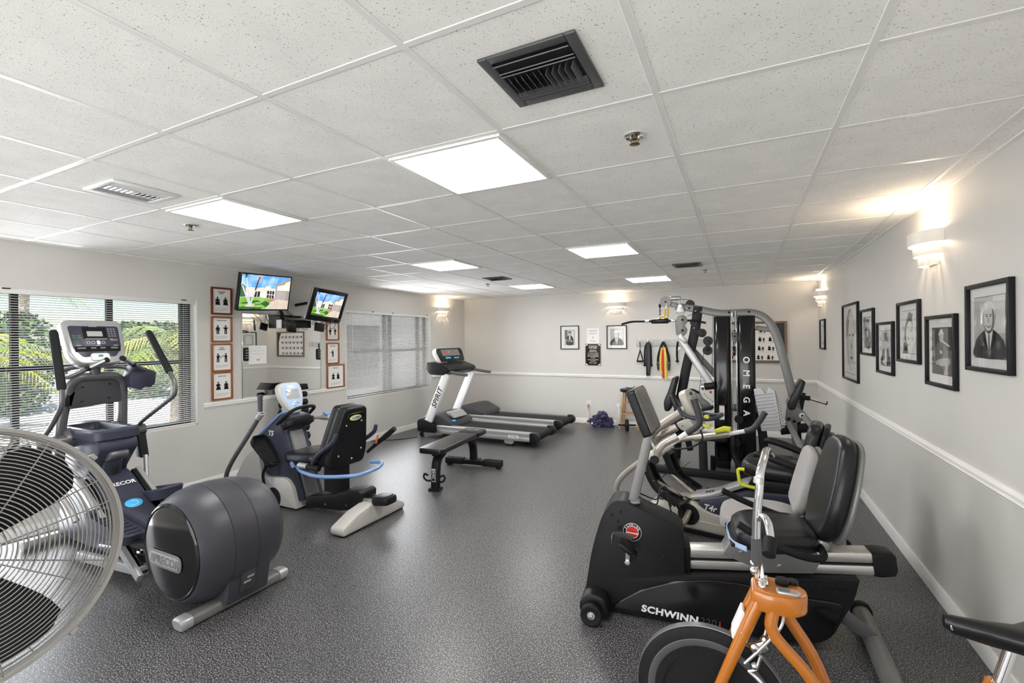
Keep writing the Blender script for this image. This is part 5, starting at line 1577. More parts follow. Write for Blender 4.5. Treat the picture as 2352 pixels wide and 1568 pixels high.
t = thing('treadmill', 'silver-posted treadmill with a console, nearer of the two in the far left corner', 'treadmill', (-2.75, 6.60, 0), 180)
deck(t, True)
hood(t)
q = MB('silver').prism(arc_round([(1.60, 0.372), (1.47, 0.315), (1.455, 0.325), (1.55, 0.41), (1.63, 0.415)], 0.02, 3), -0.20, 0.20, 0.006)
q.build('hood_swoosh', t)
MB('led').prism(circ(0.05, 20, 0.025), 0, 0.006, 0.001, frame((1.445, 0.24, 0.285), (0, -1, 0), (-0.42, 0, 0.9), (0.9, 0, 0.42)) @ RX(0)).build('hood_badge', t)
for s in (-1, 1):
    q = MB('black').prism(arc_round([(2.04, 0.10), (2.05, 0.27), (1.98, 0.325), (1.70, 0.24), (1.68, 0.10)], 0.03, 3), *sorted((s * 0.34, s * 0.43)), 0.014)
    q.build('post_boot', t)
    q = MB('white').tube([(1.855, s * 0.385, 0.25), (1.475, s * 0.385, 1.06)], 1, sec=(0.055, 0.135), ref=YV)
    p = q.build('upright_post', t)
    if s > 0:
        d = Vector((-0.38, 0, 0.81)).normalized()
        SFm = frame((1.655, 0.4135, 0.675), d, (0, -1, 0), Vector((-0.81, 0, -0.38)) * -1)
        MB('dgrey').text('SPIRIT', 0.088, SFm, bold=0.035, sp=1.05, shear=0.12).build('lettering', p)
    MB('rubber').cyl((2.0, s * 0.33, 0.045), (2.0, s * 0.37, 0.045), 0.045, n=20, b=0.006).m('silver').tube([(2.0, s * 0.35, 0.05), (1.60, s * 0.35, 0.09)], 1, sec=(0.03, 0.05), ref=YV).build('transport_wheel', t)
q = MB('satin').prism(arc_round([(1.86, 1.24), (1.70, 1.25), (1.42, 1.16), (1.40, 1.10), (1.52, 1.03), (1.80, 1.04), (1.87, 1.12)], 0.03, 3), -0.42, 0.42, 0.02)
q.build('console_base', t)
CF = panel_frame((1.66, 0, 1.36), 24)
q = MB('white').prism(arc_round([(-0.36, -0.13), (0.36, -0.13), (0.40, 0.06), (0.36, 0.12), (-0.36, 0.12), (-0.40, 0.06)], 0.03, 3), 0.0, 0.08, 0.02, CF, seg=3)
con = q.build('console', t)
MB('satin').prism(arc_round([(-0.35, -0.125), (0.35, -0.125), (0.385, 0.055), (0.35, 0.11), (-0.35, 0.11), (-0.385, 0.055)], 0.03, 3), -0.012, 0.01, 0.006, CF).build('console_face', con)
q = MB('dlcd').rect(-0.26, -0.03, 0.26, 0.085, -0.0125, CF).m('redp').rect(-0.22, 0.03, -0.10, 0.05, -0.013, CF).rect(0.02, 0.03, 0.08, 0.05, -0.013, CF).m('led').rect(-0.20, -0.08, -0.05, -0.05, -0.013, CF).rect(0.05, -0.08, 0.2, -0.06, -0.013, CF).m('g5').rect(-0.08, 0.035, -0.04, 0.045, -0.013, CF)
q.build('display', con)
MB('satin').box((1.66, 0, 1.24), (0.12, 0.30, 0.10), 0.02).build('console_neck', t)
for s in (-1, 1):
    MB('tubegrey').tube([(1.50, s * 0.37, 1.10), (1.30, s * 0.38, 1.07), (1.10, s * 0.38, 1.05)], 0.026, 12, k=4).build('handrail', t)
SFm = frame((0.30, 0.378, 0.150), (-1, 0, 0), (0, -1, 0), (0, 0, 1))
q = MB('white').rect(-0.085, -0.022, 0.085, 0.022, -0.0008, SFm)
lo_ = q.build('rail_label', t)
MB('g3').text('FITNESS', 0.024, SFm @ T(0.0, -0.0012, 0), bold=0.02).build('lettering', lo_)
t2 = thing('treadmill', 'second treadmill deck against the back wall, behind the one with a console', 'treadmill', (-2.80, 7.72, 0), 180)
deck(t2, False)
hood(t2)

# ---------------------------------------------------------------- flat bench
t = thing('weight_bench', 'black flat weight bench in the middle of the floor', 'bench', (-2.945, 4.10, 0), 96)
q = MB('vinyl').prism(rrect(0.90, 0.285, 0.05, 4), 0.405, 0.465, 0.016, T(0.33, 0, 0), seg=3, axis='z')
q.build('back_pad', t)
q = MB('vinyl').prism(rrect(0.26, 0.30, 0.04, 4), 0.408, 0.468, 0.016, T(0.925, 0, 0), seg=3, axis='z')
sp_ = q.build('seat_pad', t)
MB('g5').text('VALOR', 0.032, T(0.95, 0, 0.4685) @ RZ(-90) @ RX(-90), bold=0.02, sp=1.3).build('lettering', sp_)
MB('satin').box((0.45, 0, 0.385), (0.95, 0.06, 0.045), 0.006).build('spine', t)
q = MB('satin').tube([(0.16, 0, 0.375), (0.06, 0, 0.33), (0.015, 0, 0.24), (0.0, 0, 0.02)], 1, k=5, sec=(0.085, 0.075), ref=YV)
q.build('front_leg', t)
q = MB('g4').box((-0.042, 0, 0.165), (0.004, 0.045, 0.14), 0.002).m('ink').lathe([(0.014, 0), (0.020, 0.002), (0.014, 0.003)], 16, (-0.044, 0, 0.20), (-1, 0, 0)).lathe([(0.014, 0), (0.020, 0.002), (0.014, 0.003)], 16, (-0.044, 0, 0.165), (-1, 0, 0)).box((-0.0445, 0, 0.120), (0.002, 0.03, 0.03), 0)
q.build('leg_label', t)
MB('rubber').box((0, 0, 0.012), (0.11, 0.125, 0.024), 0.008).build('leg_foot', t)
for s in (-1, 1):
    q = MB('satin').tube([(-0.02, s * 0.042, 0.10), (-0.03, s * 0.09, 0.10), (-0.03, s * 0.125, 0.13), (-0.03, s * 0.115, 0.17), (-0.03, s * 0.075, 0.155)], 0.011, 8, k=4)
    q.build('foot_hook', t)
q = MB('satin').tube([(0.80, 0, 0.375), (0.90, 0, 0.33), (0.955, 0, 0.24), (0.97, 0, 0.08)], 1, k=5, sec=(0.085, 0.075), ref=YV)
q.build('rear_leg', t)
q = MB('satin').tube([(0.97, -0.36, 0.055), (0.97, 0.36, 0.055)], 1, sec=(0.085, 0.055), ref=(1, 0, 0)).box((0.97, 0, 0.086), (0.14, 0.16, 0.012), 0.003)
q.build('cross_foot', t)
for s in (-1, 1):
    q = MB('rubber').tube([(0.97, s * 0.14, 0.058), (0.97, s * 0.38, 0.058)], 1, sec=(0.105, 0.075), ref=(1, 0, 0))
    for k in range(9): q.box((0.97, s * (0.155 + 0.025 * k), 0.097), (0.10, 0.010, 0.006), 0.002, RZ(35 * s))
    q.box((0.97, s * 0.34, 0.012), (0.08, 0.05, 0.024), 0.004)
    q.build('rubber_sleeve', t)

# ================================================================ machines along the right wall
# ---------------------------------------------------------------- black recumbent exercise bike
t = thing('recumbent_bike', 'black recumbent exercise bike with large side lettering, nearest the right wall', 'exercise bike', (-0.10, 2.87, 0), 187.4)
HB = 0.10
body = arc_round([(0.76, 0.06), (0.755, 0.14), (0.72, 0.36), (0.66, 0.56), (0.60, 0.655), (0.54, 0.665), (0.24, 0.555), (0.205, 0.52), (0.20, 0.285), (-0.20, 0.335), (-0.625, 0.39), (-0.60, 0.28), (-0.50, 0.07), (-0.42, 0.02), (0.05, 0.012), (0.62, 0.012)],
                 [0.02, 0.05, 0.1, 0.08, 0.05, 0.02, 0.03, 0.02, 0.015, 0.05, 0.01, 0.05, 0.06, 0.06, 0.02, 0.04], 4)
q = MB('satin').prism(body, -HB, HB, 0.014, seg=3)
q.build('body_shell', t)
arch = arc_round([(0.62, 0.035), (0.54, 0.10), (0.42, 0.18), (0.26, 0.245), (0.08, 0.282), (-0.10, 0.29), (-0.22, 0.27), (-0.30, 0.262), (-0.56, 0.262), (-0.50, 0.09), (-0.42, 0.03), (0.05, 0.020)], 0.05, 4)
for s in (-1, 1): MB('gloss').prism(arch, *sorted((s * (HB - 0.006), s * (HB + 0.012))), 0.010, seg=3).build('side_panel', t)
q = MB('black')
for k in range(11): q.box((-0.26 - 0.031 * k, HB - 0.001, 0.308 + 0.0035 * k), (0.020, 0.006, 0.026), 0.001, RY(12))
q.build('vent_slots', t)
q = MB('black')
for x, z in ((0.60, 0.575), (0.55, 0.60), (0.565, 0.545), (0.56, 0.51), (0.31, 0.37), (0.66, 0.11)): q.lathe([(0, 0), (0.010, 0), (0.008, 0.003), (0, 0.004)], 12, (x, HB, z), (0, 1, 0))
q.build('plug', t)
LFm = frame((0.285, HB + 0.0125, 0.060), Vector((-1, 0, -0.055)), (0, -1, 0), Vector((-0.055, 0, 1)))
MB('white').text('SCHWINN', 0.036, LFm @ Matrix.Diagonal((1.18, 1, 1, 1)), bold=0.06, sp=1.08, shear=0.05).build('lettering', t)
q = MB('mgrey').text('220', 0.040, frame((0.085, HB + 0.0125, 0.052), (-1, 0, 0), (0, -1, 0), (0, 0, 1)), bold=-0.045, shear=0.1).text('PRO', 0.022, frame((0.185, HB + 0.0125, 0.030), (-1, 0, 0), (0, -1, 0), (0, 0, 1)), bold=-0.04, shear=0.1)
q.build('lettering', t)
MB('redp').text('i', 0.034, frame((0.025, HB + 0.0125, 0.050), (-1, 0, 0), (0, -1, 0), (0, 0, 1)), bold=0.02).build('lettering', t)
EF = frame((0.485, HB + 0.0005, 0.490), (-1, 0, 0), (0, -1, 0), (0, 0, 1))
q = MB('white').prism(circ(0.052, 40), -0.0015, 0, 0, EF).m('ink').prism(circ(0.050, 40), -0.0020, 0, 0, EF).m('white').prism(circ(0.036, 36), -0.0025, 0, 0, EF).m('redp').prism(circ(0.0335, 36), -0.0030, 0, 0, EF)
q.m('white').flat([(-0.034, -0.006), (0.034, -0.012), (0.034, -0.004), (-0.034, 0.002)], -0.0034, EF)
em = q.build('round_emblem', t)
q = MB('white')
for i, ch in enumerate('SCHWINN'):
    a = R(150 - 20 * i)
    q.text(ch, 0.010, EF @ T(0.043 * math.cos(a), -0.0022, 0.043 * math.sin(a)) @ RY(-(math.degrees(a) - 90)), bold=0.03)
q.build('lettering', em)
# crank and pedals
for s in (1, -1):
    q = MB('alu').tube([(0.51, s * (HB + 0.03), 0.33), (0.505 if s > 0 else 0.515, s * (HB + 0.045), 0.44 if s > 0 else 0.22)], 1, sec=(0.016, 0.024), ref=YV).m('chrome').lathe([(0, 0), (0.016, 0), (0.016, 0.012), (0, 0.014)], 6, (0.51, s * (HB + 0.035), 0.33), (0, s, 0)).cyl((0.51, s * HB, 0.33), (0.51, s * (HB + 0.035), 0.33), 0.014)
    q.build('crank_arm', t)
    z0 = 0.445 if s > 0 else 0.215
    q = MB('satin').box((0.51, s * (HB + 0.10), z0), (0.085, 0.095, 0.028), 0.008, RY(-35)).box((0.475, s * (HB + 0.10), z0 - 0.03), (0.05, 0.08, 0.02), 0.006, RY(-35))
    p = q.build('pedal', t)
    q = MB('tubegrey').tube([(0.48, s * (HB + 0.07), z0 + 0.035), (0.53, s * (HB + 0.08), z0 + 0.055), (0.58, s * (HB + 0.10), z0 + 0.055), (0.585, s * (HB + 0.15), z0 + 0.04)], 1, k=4, sec=(0.032, 0.006), ref=(0, 0.3, 1)).m('ink')
    q.build('pedal_strap', p)
# front roller wheels and rear stabiliser
q = MB('black').prism(arc_round([(0.78, 0.03), (0.78, 0.09), (0.72, 0.15), (0.63, 0.13), (0.60, 0.02)], 0.03, 4), -0.20, 0.20, 0.02)
q.build('wheel_housing', t)
MB('silver').cyl((0.70, -0.27, 0.062), (0.70, 0.27, 0.062), 0.022, n=16).build('axle', t)
for s in (-1, 1):
    q = MB('rubber').lathe([(0, 0), (0.030, 0), (0.034, 0.004), (0.050, 0.004), (0.060, 0.010), (0.060, 0.034), (0.052, 0.040), (0.034, 0.038), (0.022, 0.034), (0, 0.034)], 32, (0.70, s * 0.235, 0.060), (0, s, 0)).m('chrome').lathe([(0, 0.034), (0.013, 0.034), (0.011, 0.046), (0, 0.048)], 14, (0.70, s * 0.235, 0.060), (0, s, 0))
    q.build('front_wheel', t)
q = MB('tubegrey').tube([(-0.46, 0, 0.20), (-0.58, 0, 0.145), (-0.715, 0, 0.055)], 1, sec=(0.085, 0.06), ref=YV)
q.build('rear_strut', t)
MB('mgrey').cyl((-0.745, -0.27, 0.045), (-0.645, 0.50, 0.045), 0.045, n=24).build('rear_stabiliser', t)
for s in (-1, 1):
    q = MB('rubber').lathe([(0, 0.055), (0.040, 0.052), (0.052, 0.03), (0.052, 0.0), (0.046, -0.004)], 24, (-0.647 if s > 0 else -0.742, 0.485 if s > 0 else -0.25, 0.052), (0.135 * s, s, 0))
    q.build('stabiliser_cap', t)
# seat rail, carriage, seat
RA, RBv = Vector((0.20, 0, 0.352)), Vector((-0.70, 0, 0.452))
dv = (RBv - RA).normalized()
nv = Vector((-dv.z, 0, dv.x)) * (-1 if dv.x < 0 else 1)
for off, h_ in ((0.033, 0.052), (-0.030, 0.050)):
    q = MB('alu').tube([RA + nv * off, RBv + nv * off], 1, sec=(0.105, h_), ref=YV)
    q.build('seat_rail', t)
MB('black').tube([RA, RBv], 1, sec=(0.085, 0.10), ref=YV).build('rail_core', t)
q = MB('satin').tube([RBv - dv * 0.005, RBv + dv * 0.03, RBv + dv * 0.085, RBv + dv * 0.10], [1, 1.04, 0.95, 0.72], sec=rrect(0.115, 0.125, 0.025, 4), ref=YV)
q.build('rail_cap', t)
q = MB('satin').prism(arc_round([(0.215, 0.27), (0.215, 0.44), (0.17, 0.43), (0.17, 0.28)], 0.01), -0.07, 0.07, 0.006)
q.build('rail_socket', t)
q = MB('mgrey').prism([(0.005, 0.415), (-0.045, 0.510), (-0.14, 0.500), (-0.42, 0.515), (-0.47, 0.455), (-0.43, 0.375), (-0.21, 0.345)], -0.072, 0.072, 0.006)
q.build('seat_carriage', t)
q = MB('chrome')
for x, z in ((-0.085, 0.445), (-0.27, 0.395)): q.lathe([(0, 0), (0.011, 0), (0.010, 0.006), (0, 0.008)], 6, (x, 0.072, z), (0, 1, 0))
q.build('bolt', t)
q = MB('vinyl')
ol = [Vector((p.x, p.y, 0)) for p in arc_round([(-0.445, -0.17), (-0.16, -0.225), (-0.06, -0.15), (-0.04, 0), (-0.06, 0.15), (-0.16, 0.225), (-0.445, 0.17)], [0.08, 0.1, 0.1, 0.1, 0.1, 0.1, 0.08], 6)]
n = len(ol)
cx = -0.24
V = []
for k, dz in ((0.86, -0.052), (0.98, -0.040), (1.0, -0.008), (0.97, 0.028), (0.88, 0.046), (0.55, 0.055), (0.2, 0.050)): V += [(cx + (p.x - cx) * k, p.y * k, 0.550 + dz - 0.05 * (p.x - cx) * k) for p in ol]
F = [(r_ * n + i, r_ * n + (i + 1) % n, (r_ + 1) * n + (i + 1) % n, (r_ + 1) * n + i) for r_ in range(6) for i in range(n)] + [tuple(6 * n + i for i in range(n)), tuple(range(n))[::-1]]
q.raw(V, F)
q.build('seat_cushion', t)
q = MB('paleblue').tube([(-0.095, 0.215, 0.520), (-0.040, 0.12, 0.508), (-0.032, 0, 0.505), (-0.040, -0.12, 0.508), (-0.095, -0.215, 0.520)], 1, k=4, sec=(0.006, 0.026), ref=(1, 0, 0))  # pale blue band paints the window's reflection on the seat front
q.build('seat_reflection', t)
q = MB('satin').box((-0.20, 0, 0.505), (0.34, 0.30, 0.02), 0.006)
q.build('seat_plate', t)
bk = arc_round([(-0.13, 0.55), (0.13, 0.55), (0.195, 0.70), (0.185, 0.90), (0.13, 1.06), (0.06, 1.10), (-0.06, 1.10), (-0.13, 1.06), (-0.185, 0.90), (-0.195, 0.70)], [0.08, 0.08, 0.12, 0.12, 0.08, 0.05, 0.05, 0.08, 0.12, 0.12], 5)
BT = T(-0.475, 0, 0.55) @ RY(-13) @ T(0, 0, -0.55)
MB('vinyl').prism(bk, -0.035, 0.050, 0.038, BT, seg=5, axis='x').build('back_cushion', t)
MB('mgrey').prism([(p.x * 1.0, 0.55 + (p.y - 0.55) * 0.985) for p in bk], -0.060, -0.037, 0.012, BT, seg=2, axis='x').build('back_shell', t)
q = MB('black')
for y_, z_ in ((0.0, 0.83), (0.0, 0.68)): q.lathe([(0, 0), (0.012, 0), (0.012, 0.02), (0.022, 0.024), (0.022, 0.036), (0, 0.038)], 12, BT @ Vector((-0.06, y_, z_)), BT.to_3x3() @ Vector((-1, 0, 0)))
q.build('back_knob', t)
q = MB('silver').tube([(-0.40, 0, 0.50), (-0.475, 0, 0.52), (-0.53, 0, 0.62)], 1, k=4, sec=(0.07, 0.03), ref=YV).ball((-0.47, 0.07, 0.535), (0.035, 0.02, 0.04), 12).ball((-0.47, -0.07, 0.535), (0.035, 0.02, 0.04), 12)
q.build('back_bracket', t)
q = MB('rubber').tube([(-0.05, 0.27, 0.665), (-0.16, 0.28, 0.605), (-0.30, 0.285, 0.555), (-0.40, 0.26, 0.535), (-0.445, 0.18, 0.530), (-0.45, 0, 0.525), (-0.445, -0.18, 0.530), (-0.40, -0.26, 0.535), (-0.30, -0.285, 0.555), (-0.16, -0.28, 0.605), (-0.03, -0.27, 0.665)], 0.018, 12, k=6)
q.build('seat_handlebar', t)
# console post, console, handlebar
q = MB('mgrey').tube([(0.495, 0, 0.60), (0.385, 0, 1.06)], 1, sec=(0.085, 0.055), ref=YV).box((0.49, 0, 0.642), (0.10, 0.14, 0.018), 0.006, RY(14))
q.build('console_post', t)
CF = panel_frame((0.395, 0, 1.185), 22, -8)
q = MB('satin').prism(arc_round([(-0.165, -0.130), (0.165, -0.130), (0.16, 0.125), (0.14, 0.145), (-0.14, 0.145), (-0.16, 0.125)], 0.015, 3), 0.0, 0.05, 0.008, CF)
con = q.build('console', t)
q = MB('mgrey').prism(arc_round([(-0.150, -0.118), (0.150, -0.118), (0.14, 0.12), (0.125, 0.137), (-0.125, 0.137), (-0.14, 0.12)], 0.01, 3), -0.004, 0.004, 0.002, CF)
q.build('console_face', con)
q = MB('dlcd').rect(-0.09, 0.03, 0.03, 0.115, -0.0046, CF).m('g3')
for x, z in ((-0.09, -0.03), (-0.03, -0.03), (-0.09, -0.085), (-0.03, -0.085)):
    q.rect(x, z, x + 0.042, z + 0.004, -0.0046, CF).rect(x, z + 0.036, x + 0.042, z + 0.040, -0.0046, CF).rect(x, z, x + 0.004, z + 0.04, -0.0046, CF).rect(x + 0.038, z, x + 0.042, z + 0.04, -0.0046, CF)
q.m('cord').rect(0.05, 0.0, 0.065, 0.012, -0.0046, CF).rect(0.05, -0.06, 0.065, -0.045, -0.0046, CF).m('redp').rect(0.07, 0.07, 0.08, 0.085, -0.0046, CF)
q.build('display', con)
q = MB('pipe').tube([(0.355, 0.23, 0.955), (0.345, 0.15, 0.985), (0.365, 0.05, 1.005), (0.365, -0.05, 1.005), (0.345, -0.15, 0.985), (0.355, -0.23, 0.955)], 0.017, 12, k=5)
hb = q.build('handlebar', t)
for s in (-1, 1):
    q = MB('pipe').tube([(0.352, s * 0.245, 0.955), (0.345, s * 0.17, 0.975), (0.31, s * 0.145, 1.02), (0.235, s * 0.14, 1.065)], 0.0225, 12, k=5)
    q.m('rubber').cyl((0.353, s * 0.243, 0.954), (0.354, s * 0.252, 0.953), 0.024, n=18, b=0.003)
    q.build('grip', hb)
q = MB('satin').tube([(0.46, 0.03, 0.68), (0.40, 0.05, 0.655), (0.35, 0.05, 0.64), (0.33, 0.05, 0.72), (0.30, 0.05, 0.73), (0.27, 0.05, 0.61)], 0.004, 6, fil=0.02).tube([(0.46, -0.03, 0.68), (0.40, -0.04, 0.655), (0.35, -0.04, 0.64), (0.33, -0.04, 0.72), (0.30, -0.04, 0.73), (0.27, -0.04, 0.61)], 0.004, 6, fil=0.02)
q.build('bottle_cage', t)

# ---------------------------------------------------------------- second recumbent cross trainer (lime handles)
t = thing('recumbent_cross_trainer', 'champagne recumbent cross trainer with lime yellow levers, between bike and home gym', 'cross trainer', (0.0, 4.12, 0), 170)
q = MB('beige').prism(arc_round([(0.74, 0.045), (0.75, 0.16), (0.60, 0.225), (0.36, 0.275), (0.28, 0.245), (0.20, 0.215), (0.02, 0.205), (-0.12, 0.26), (-0.28, 0.33), (-0.55, 0.35), (-0.66, 0.28), (-0.68, 0.06), (-0.62, 0.035)], [0.03, 0.05, 0.1, 0.05, 0.05, 0.05, 0.08, 0.08, 0.08, 0.08, 0.08, 0.03, 0.03], 4), -0.145, 0.145, 0.025, seg=3)
q.m('lbeige').box((0.05, 0.146, 0.125), (1.10, 0.004, 0.010), 0.001)
q.build('base_shell', t)
q = MB('satin').box((0.02, 0, 0.030), (1.30, 0.24, 0.05), 0.01)
q.build('base_tray', t)
q = MB('navy').prism(arc_round([(0.30, 0.265), (0.20, 0.212), (0.05, 0.20), (-0.12, 0.255), (-0.30, 0.335), (-0.48, 0.42), (-0.46, 0.47), (-0.10, 0.44), (0.10, 0.36), (0.28, 0.30)], [0.02, 0.05, 0.08, 0.08, 0.05, 0.02, 0.02, 0.08, 0.08, 0.02], 4), -0.150, 0.150, 0.012)
q.build('side_trim', t)
MB('white').text('T4r', 0.046, frame((0.205, 0.1512, 0.252), (-1, 0, -0.04), (0, -1, 0), (-0.04, 0, 1)), bold=0.03, shear=0.25).build('lettering', t)
q = MB('silver').tube([(0.36, 0, 0.285), (0.20, 0, 0.335), (0.04, 0, 0.42), (-0.10, 0, 0.475), (-0.50, 0, 0.50)], 1, k=4, sec=(0.20, 0.035), ref=YV)
q.m('black')
for k in range(3): q.box((0.255 - 0.024 * k, 0.02, 0.338 + 0.008 * k), (0.010, 0.05, 0.006), 0.002, RY(18))
q.build('seat_track', t)
q = MB('satin').prism(arc_round([(-0.06, 0.46), (-0.09, 0.53), (-0.48, 0.55), (-0.52, 0.46), (-0.48, 0.42), (-0.12, 0.42)], 0.02, 3), -0.14, 0.14, 0.015)
q.build('seat_carriage', t)
q = MB('vinyl').ball((-0.245, 0, 0.610), (0.225, 0.215, 0.062), 28, X=RY(-2), e=0.45, e2=0.42)
q.build('seat_cushion', t)
bk = arc_round([(-0.18, 0.60), (0.18, 0.60), (0.20, 0.72), (0.17, 0.94), (0.12, 0.99), (-0.12, 0.99), (-0.17, 0.94), (-0.20, 0.72)], [0.05, 0.05, 0.1, 0.06, 0.05, 0.05, 0.06, 0.1], 4)
BT = T(-0.42, 0, 0.60) @ RY(-14) @ T(0, 0, -0.60)
MB('vinyl').prism(bk, -0.045, 0.045, 0.035, BT, seg=4, axis='x').build('back_cushion', t)
MB('satin').prism([(p.x * 1.02, p.y) for p in bk], -0.085, -0.045, 0.015, BT, axis='x').build('back_shell', t)
MB('black').box((-0.575, 0, 0.84), (0.05, 0.16, 0.14), 0.01, RY(-14)).build('back_bracket', t)
for s in (-1, 1):
    q = MB('satin').tube([(-0.49, s * 0.235, 0.655), (-0.40, s * 0.265, 0.69), (-0.27, s * 0.275, 0.735), (-0.17, s * 0.275, 0.755), (-0.13, s * 0.275, 0.745)], [0.020, 0.026, 0.030, 0.026, 0.016], 12, k=4)
    q.build('armrest', t)
q = MB('yellow').tube([(-0.06, 0.215, 0.615), (-0.015, 0.225, 0.615), (-0.030, 0.225, 0.50), (-0.16, 0.225, 0.49)], 0.0125, 10, fil=0.035)
q.build('seat_lever', t)
q = MB('yellow').cyl((-0.36, 0.18, 0.50), (-0.36, 0.24, 0.50), 0.014, b=0.004)
q.build('recline_lever', t)
for s in (-1, 1): MB('rubber').cyl((-0.66, s * 0.16, 0.05), (-0.66, s * 0.21, 0.05), 0.05, n=24, b=0.008).build('transport_wheel', t)
# mast, console
q = MB('pipe').tube([(0.55, 0, 0.20), (0.68, 0, 0.32), (0.755, 0, 0.52), (0.735, 0, 0.74), (0.60, 0, 0.865), (0.42, 0, 1.00)], 0.040, 14, k=5)
q.build('mast', t)
q = MB('navy').ball((0.56, 0, 0.225), (0.10, 0.10, 0.075), 16)
q.build('mast_boot', t)
q = MB('beige').prism(arc_round([(0.50, 0.885), (0.34, 0.955), (0.27, 0.86), (0.33, 0.80), (0.46, 0.83)], 0.025, 3), -0.055, 0.055, 0.012)
q.m('ink').cyl((0.44, 0.055, 0.865), (0.44, 0.058, 0.865), 0.005, n=8).cyl((0.35, 0.055, 0.84), (0.35, 0.058, 0.84), 0.005, n=8)
q.build('console_neck', t)
CF = panel_frame((0.355, 0, 1.02), 24)
eg = [(p.x, p.y) for p in arc_round([(-0.055, -0.165), (0.055, -0.165), (0.125, 0.0), (0.115, 0.165), (-0.115, 0.165), (-0.125, 0.0)], [0.05, 0.05, 0.12, 0.11, 0.11, 0.12], 6)]
con = MB('beige').prism(eg, -0.02, 0.055, 0.022, CF, seg=4).build('console', t)
q = MB('lbeige').prism([(x * 0.80, z * 0.86) for x, z in eg], -0.0225, -0.018, 0.001, CF).m('navy').prism(circ(0.040, 24, 0.016), -0.024, -0.022, 0.0005, CF @ T(0, 0, 0.118))
q.build('console_face', con)
MB('lcd').prism(rrect(0.150, 0.100, 0.008), -0.0245, -0.022, 0.0006, CF @ T(0, 0, 0.035)).build('display', con)
q = MB('navy').tube([(0.46, 0.09, 1.02), (0.40, 0.125, 0.965), (0.25, 0.13, 0.95), (0.165, 0.10, 0.965), (0.145, 0.0, 0.975), (0.165, -0.10, 0.965), (0.25, -0.13, 0.95), (0.40, -0.125, 0.965), (0.46, -0.09, 1.02)], 0.0165, 10, k=5)
q.build('loop_handle', t)
q = MB('yellow').box((0.225, 0.125, 0.965), (0.035, 0.03, 0.045), 0.006, RY(10)).build('clip_lock', t)
q = MB('yellow').tube([(0.26, 0.10, 0.90), (0.22, 0.115, 0.885), (0.20, 0.12, 0.91)], 0.012, 8, k=4).build('clip_lock', t)
# swing arms
q = MB('pipe').tube([(0.36, 0.15, 0.19), (0.40, 0.27, 0.115), (0.60, 0.35, 0.085), (0.83, 0.36, 0.14), (0.905, 0.36, 0.27), (0.87, 0.36, 0.42), (0.70, 0.36, 0.585), (0.52, 0.36, 0.705)], 0.0235, 12, k=6)
arm = q.build('arm_lever', t)
q = MB('lbeige').tube([(0.62, 0.36, 0.640), (0.44, 0.36, 0.77)], 0.036, 12).m('white').tube([(0.46, 0.36, 0.755), (0.30, 0.36, 0.885)], 0.020, 12)
q.build('arm_sleeve', arm)
q = MB('dgrey').tube([(0.315, 0.36, 0.872), (0.24, 0.36, 0.935), (0.225, 0.36, 1.00), (0.265, 0.36, 1.14)], [0.024, 0.025, 0.025, 0.027], 14, k=6)
q.build('grip', arm)
q = MB('satin').tube([(0.43, 0.385, 0.735), (0.28, 0.385, 0.77), (0.20, 0.38, 0.84), (0.215, 0.37, 0.91)], 0.007, 6, k=5)
q.build('sensor_cable', arm)
q = MB('pipe').tube([(0.36, -0.15, 0.19), (0.40, -0.27, 0.115), (0.60, -0.35, 0.085), (0.83, -0.36, 0.16), (0.86, -0.36, 0.34), (0.74, -0.36, 0.56), (0.56, -0.36, 0.66), (0.30, -0.36, 0.725)], 0.0235, 12, k=6)
arm = q.build('arm_lever', t)
q = MB('pipe').tube([(0.45, -0.36, 0.685), (0.16, -0.36, 0.760)], 0.032, 12).m('white').tube([(0.18, -0.36, 0.755), (0.02, -0.36, 0.80)], 0.019, 12)
q.build('arm_sleeve', arm)
q = MB('dgrey').tube([(0.03, -0.36, 0.798), (-0.03, -0.36, 0.825), (-0.075, -0.36, 0.885), (-0.125, -0.36, 0.975)], 0.025, 14, k=6)
q.build('grip', arm)
q = MB('yellow').tube([(0.27, -0.36, 0.770), (0.20, -0.36, 0.800), (0.145, -0.36, 0.800)], [0.8, 1, 0.9], sec=(0.075, 0.042), ref=YV)
q.build('arm_lock', arm)
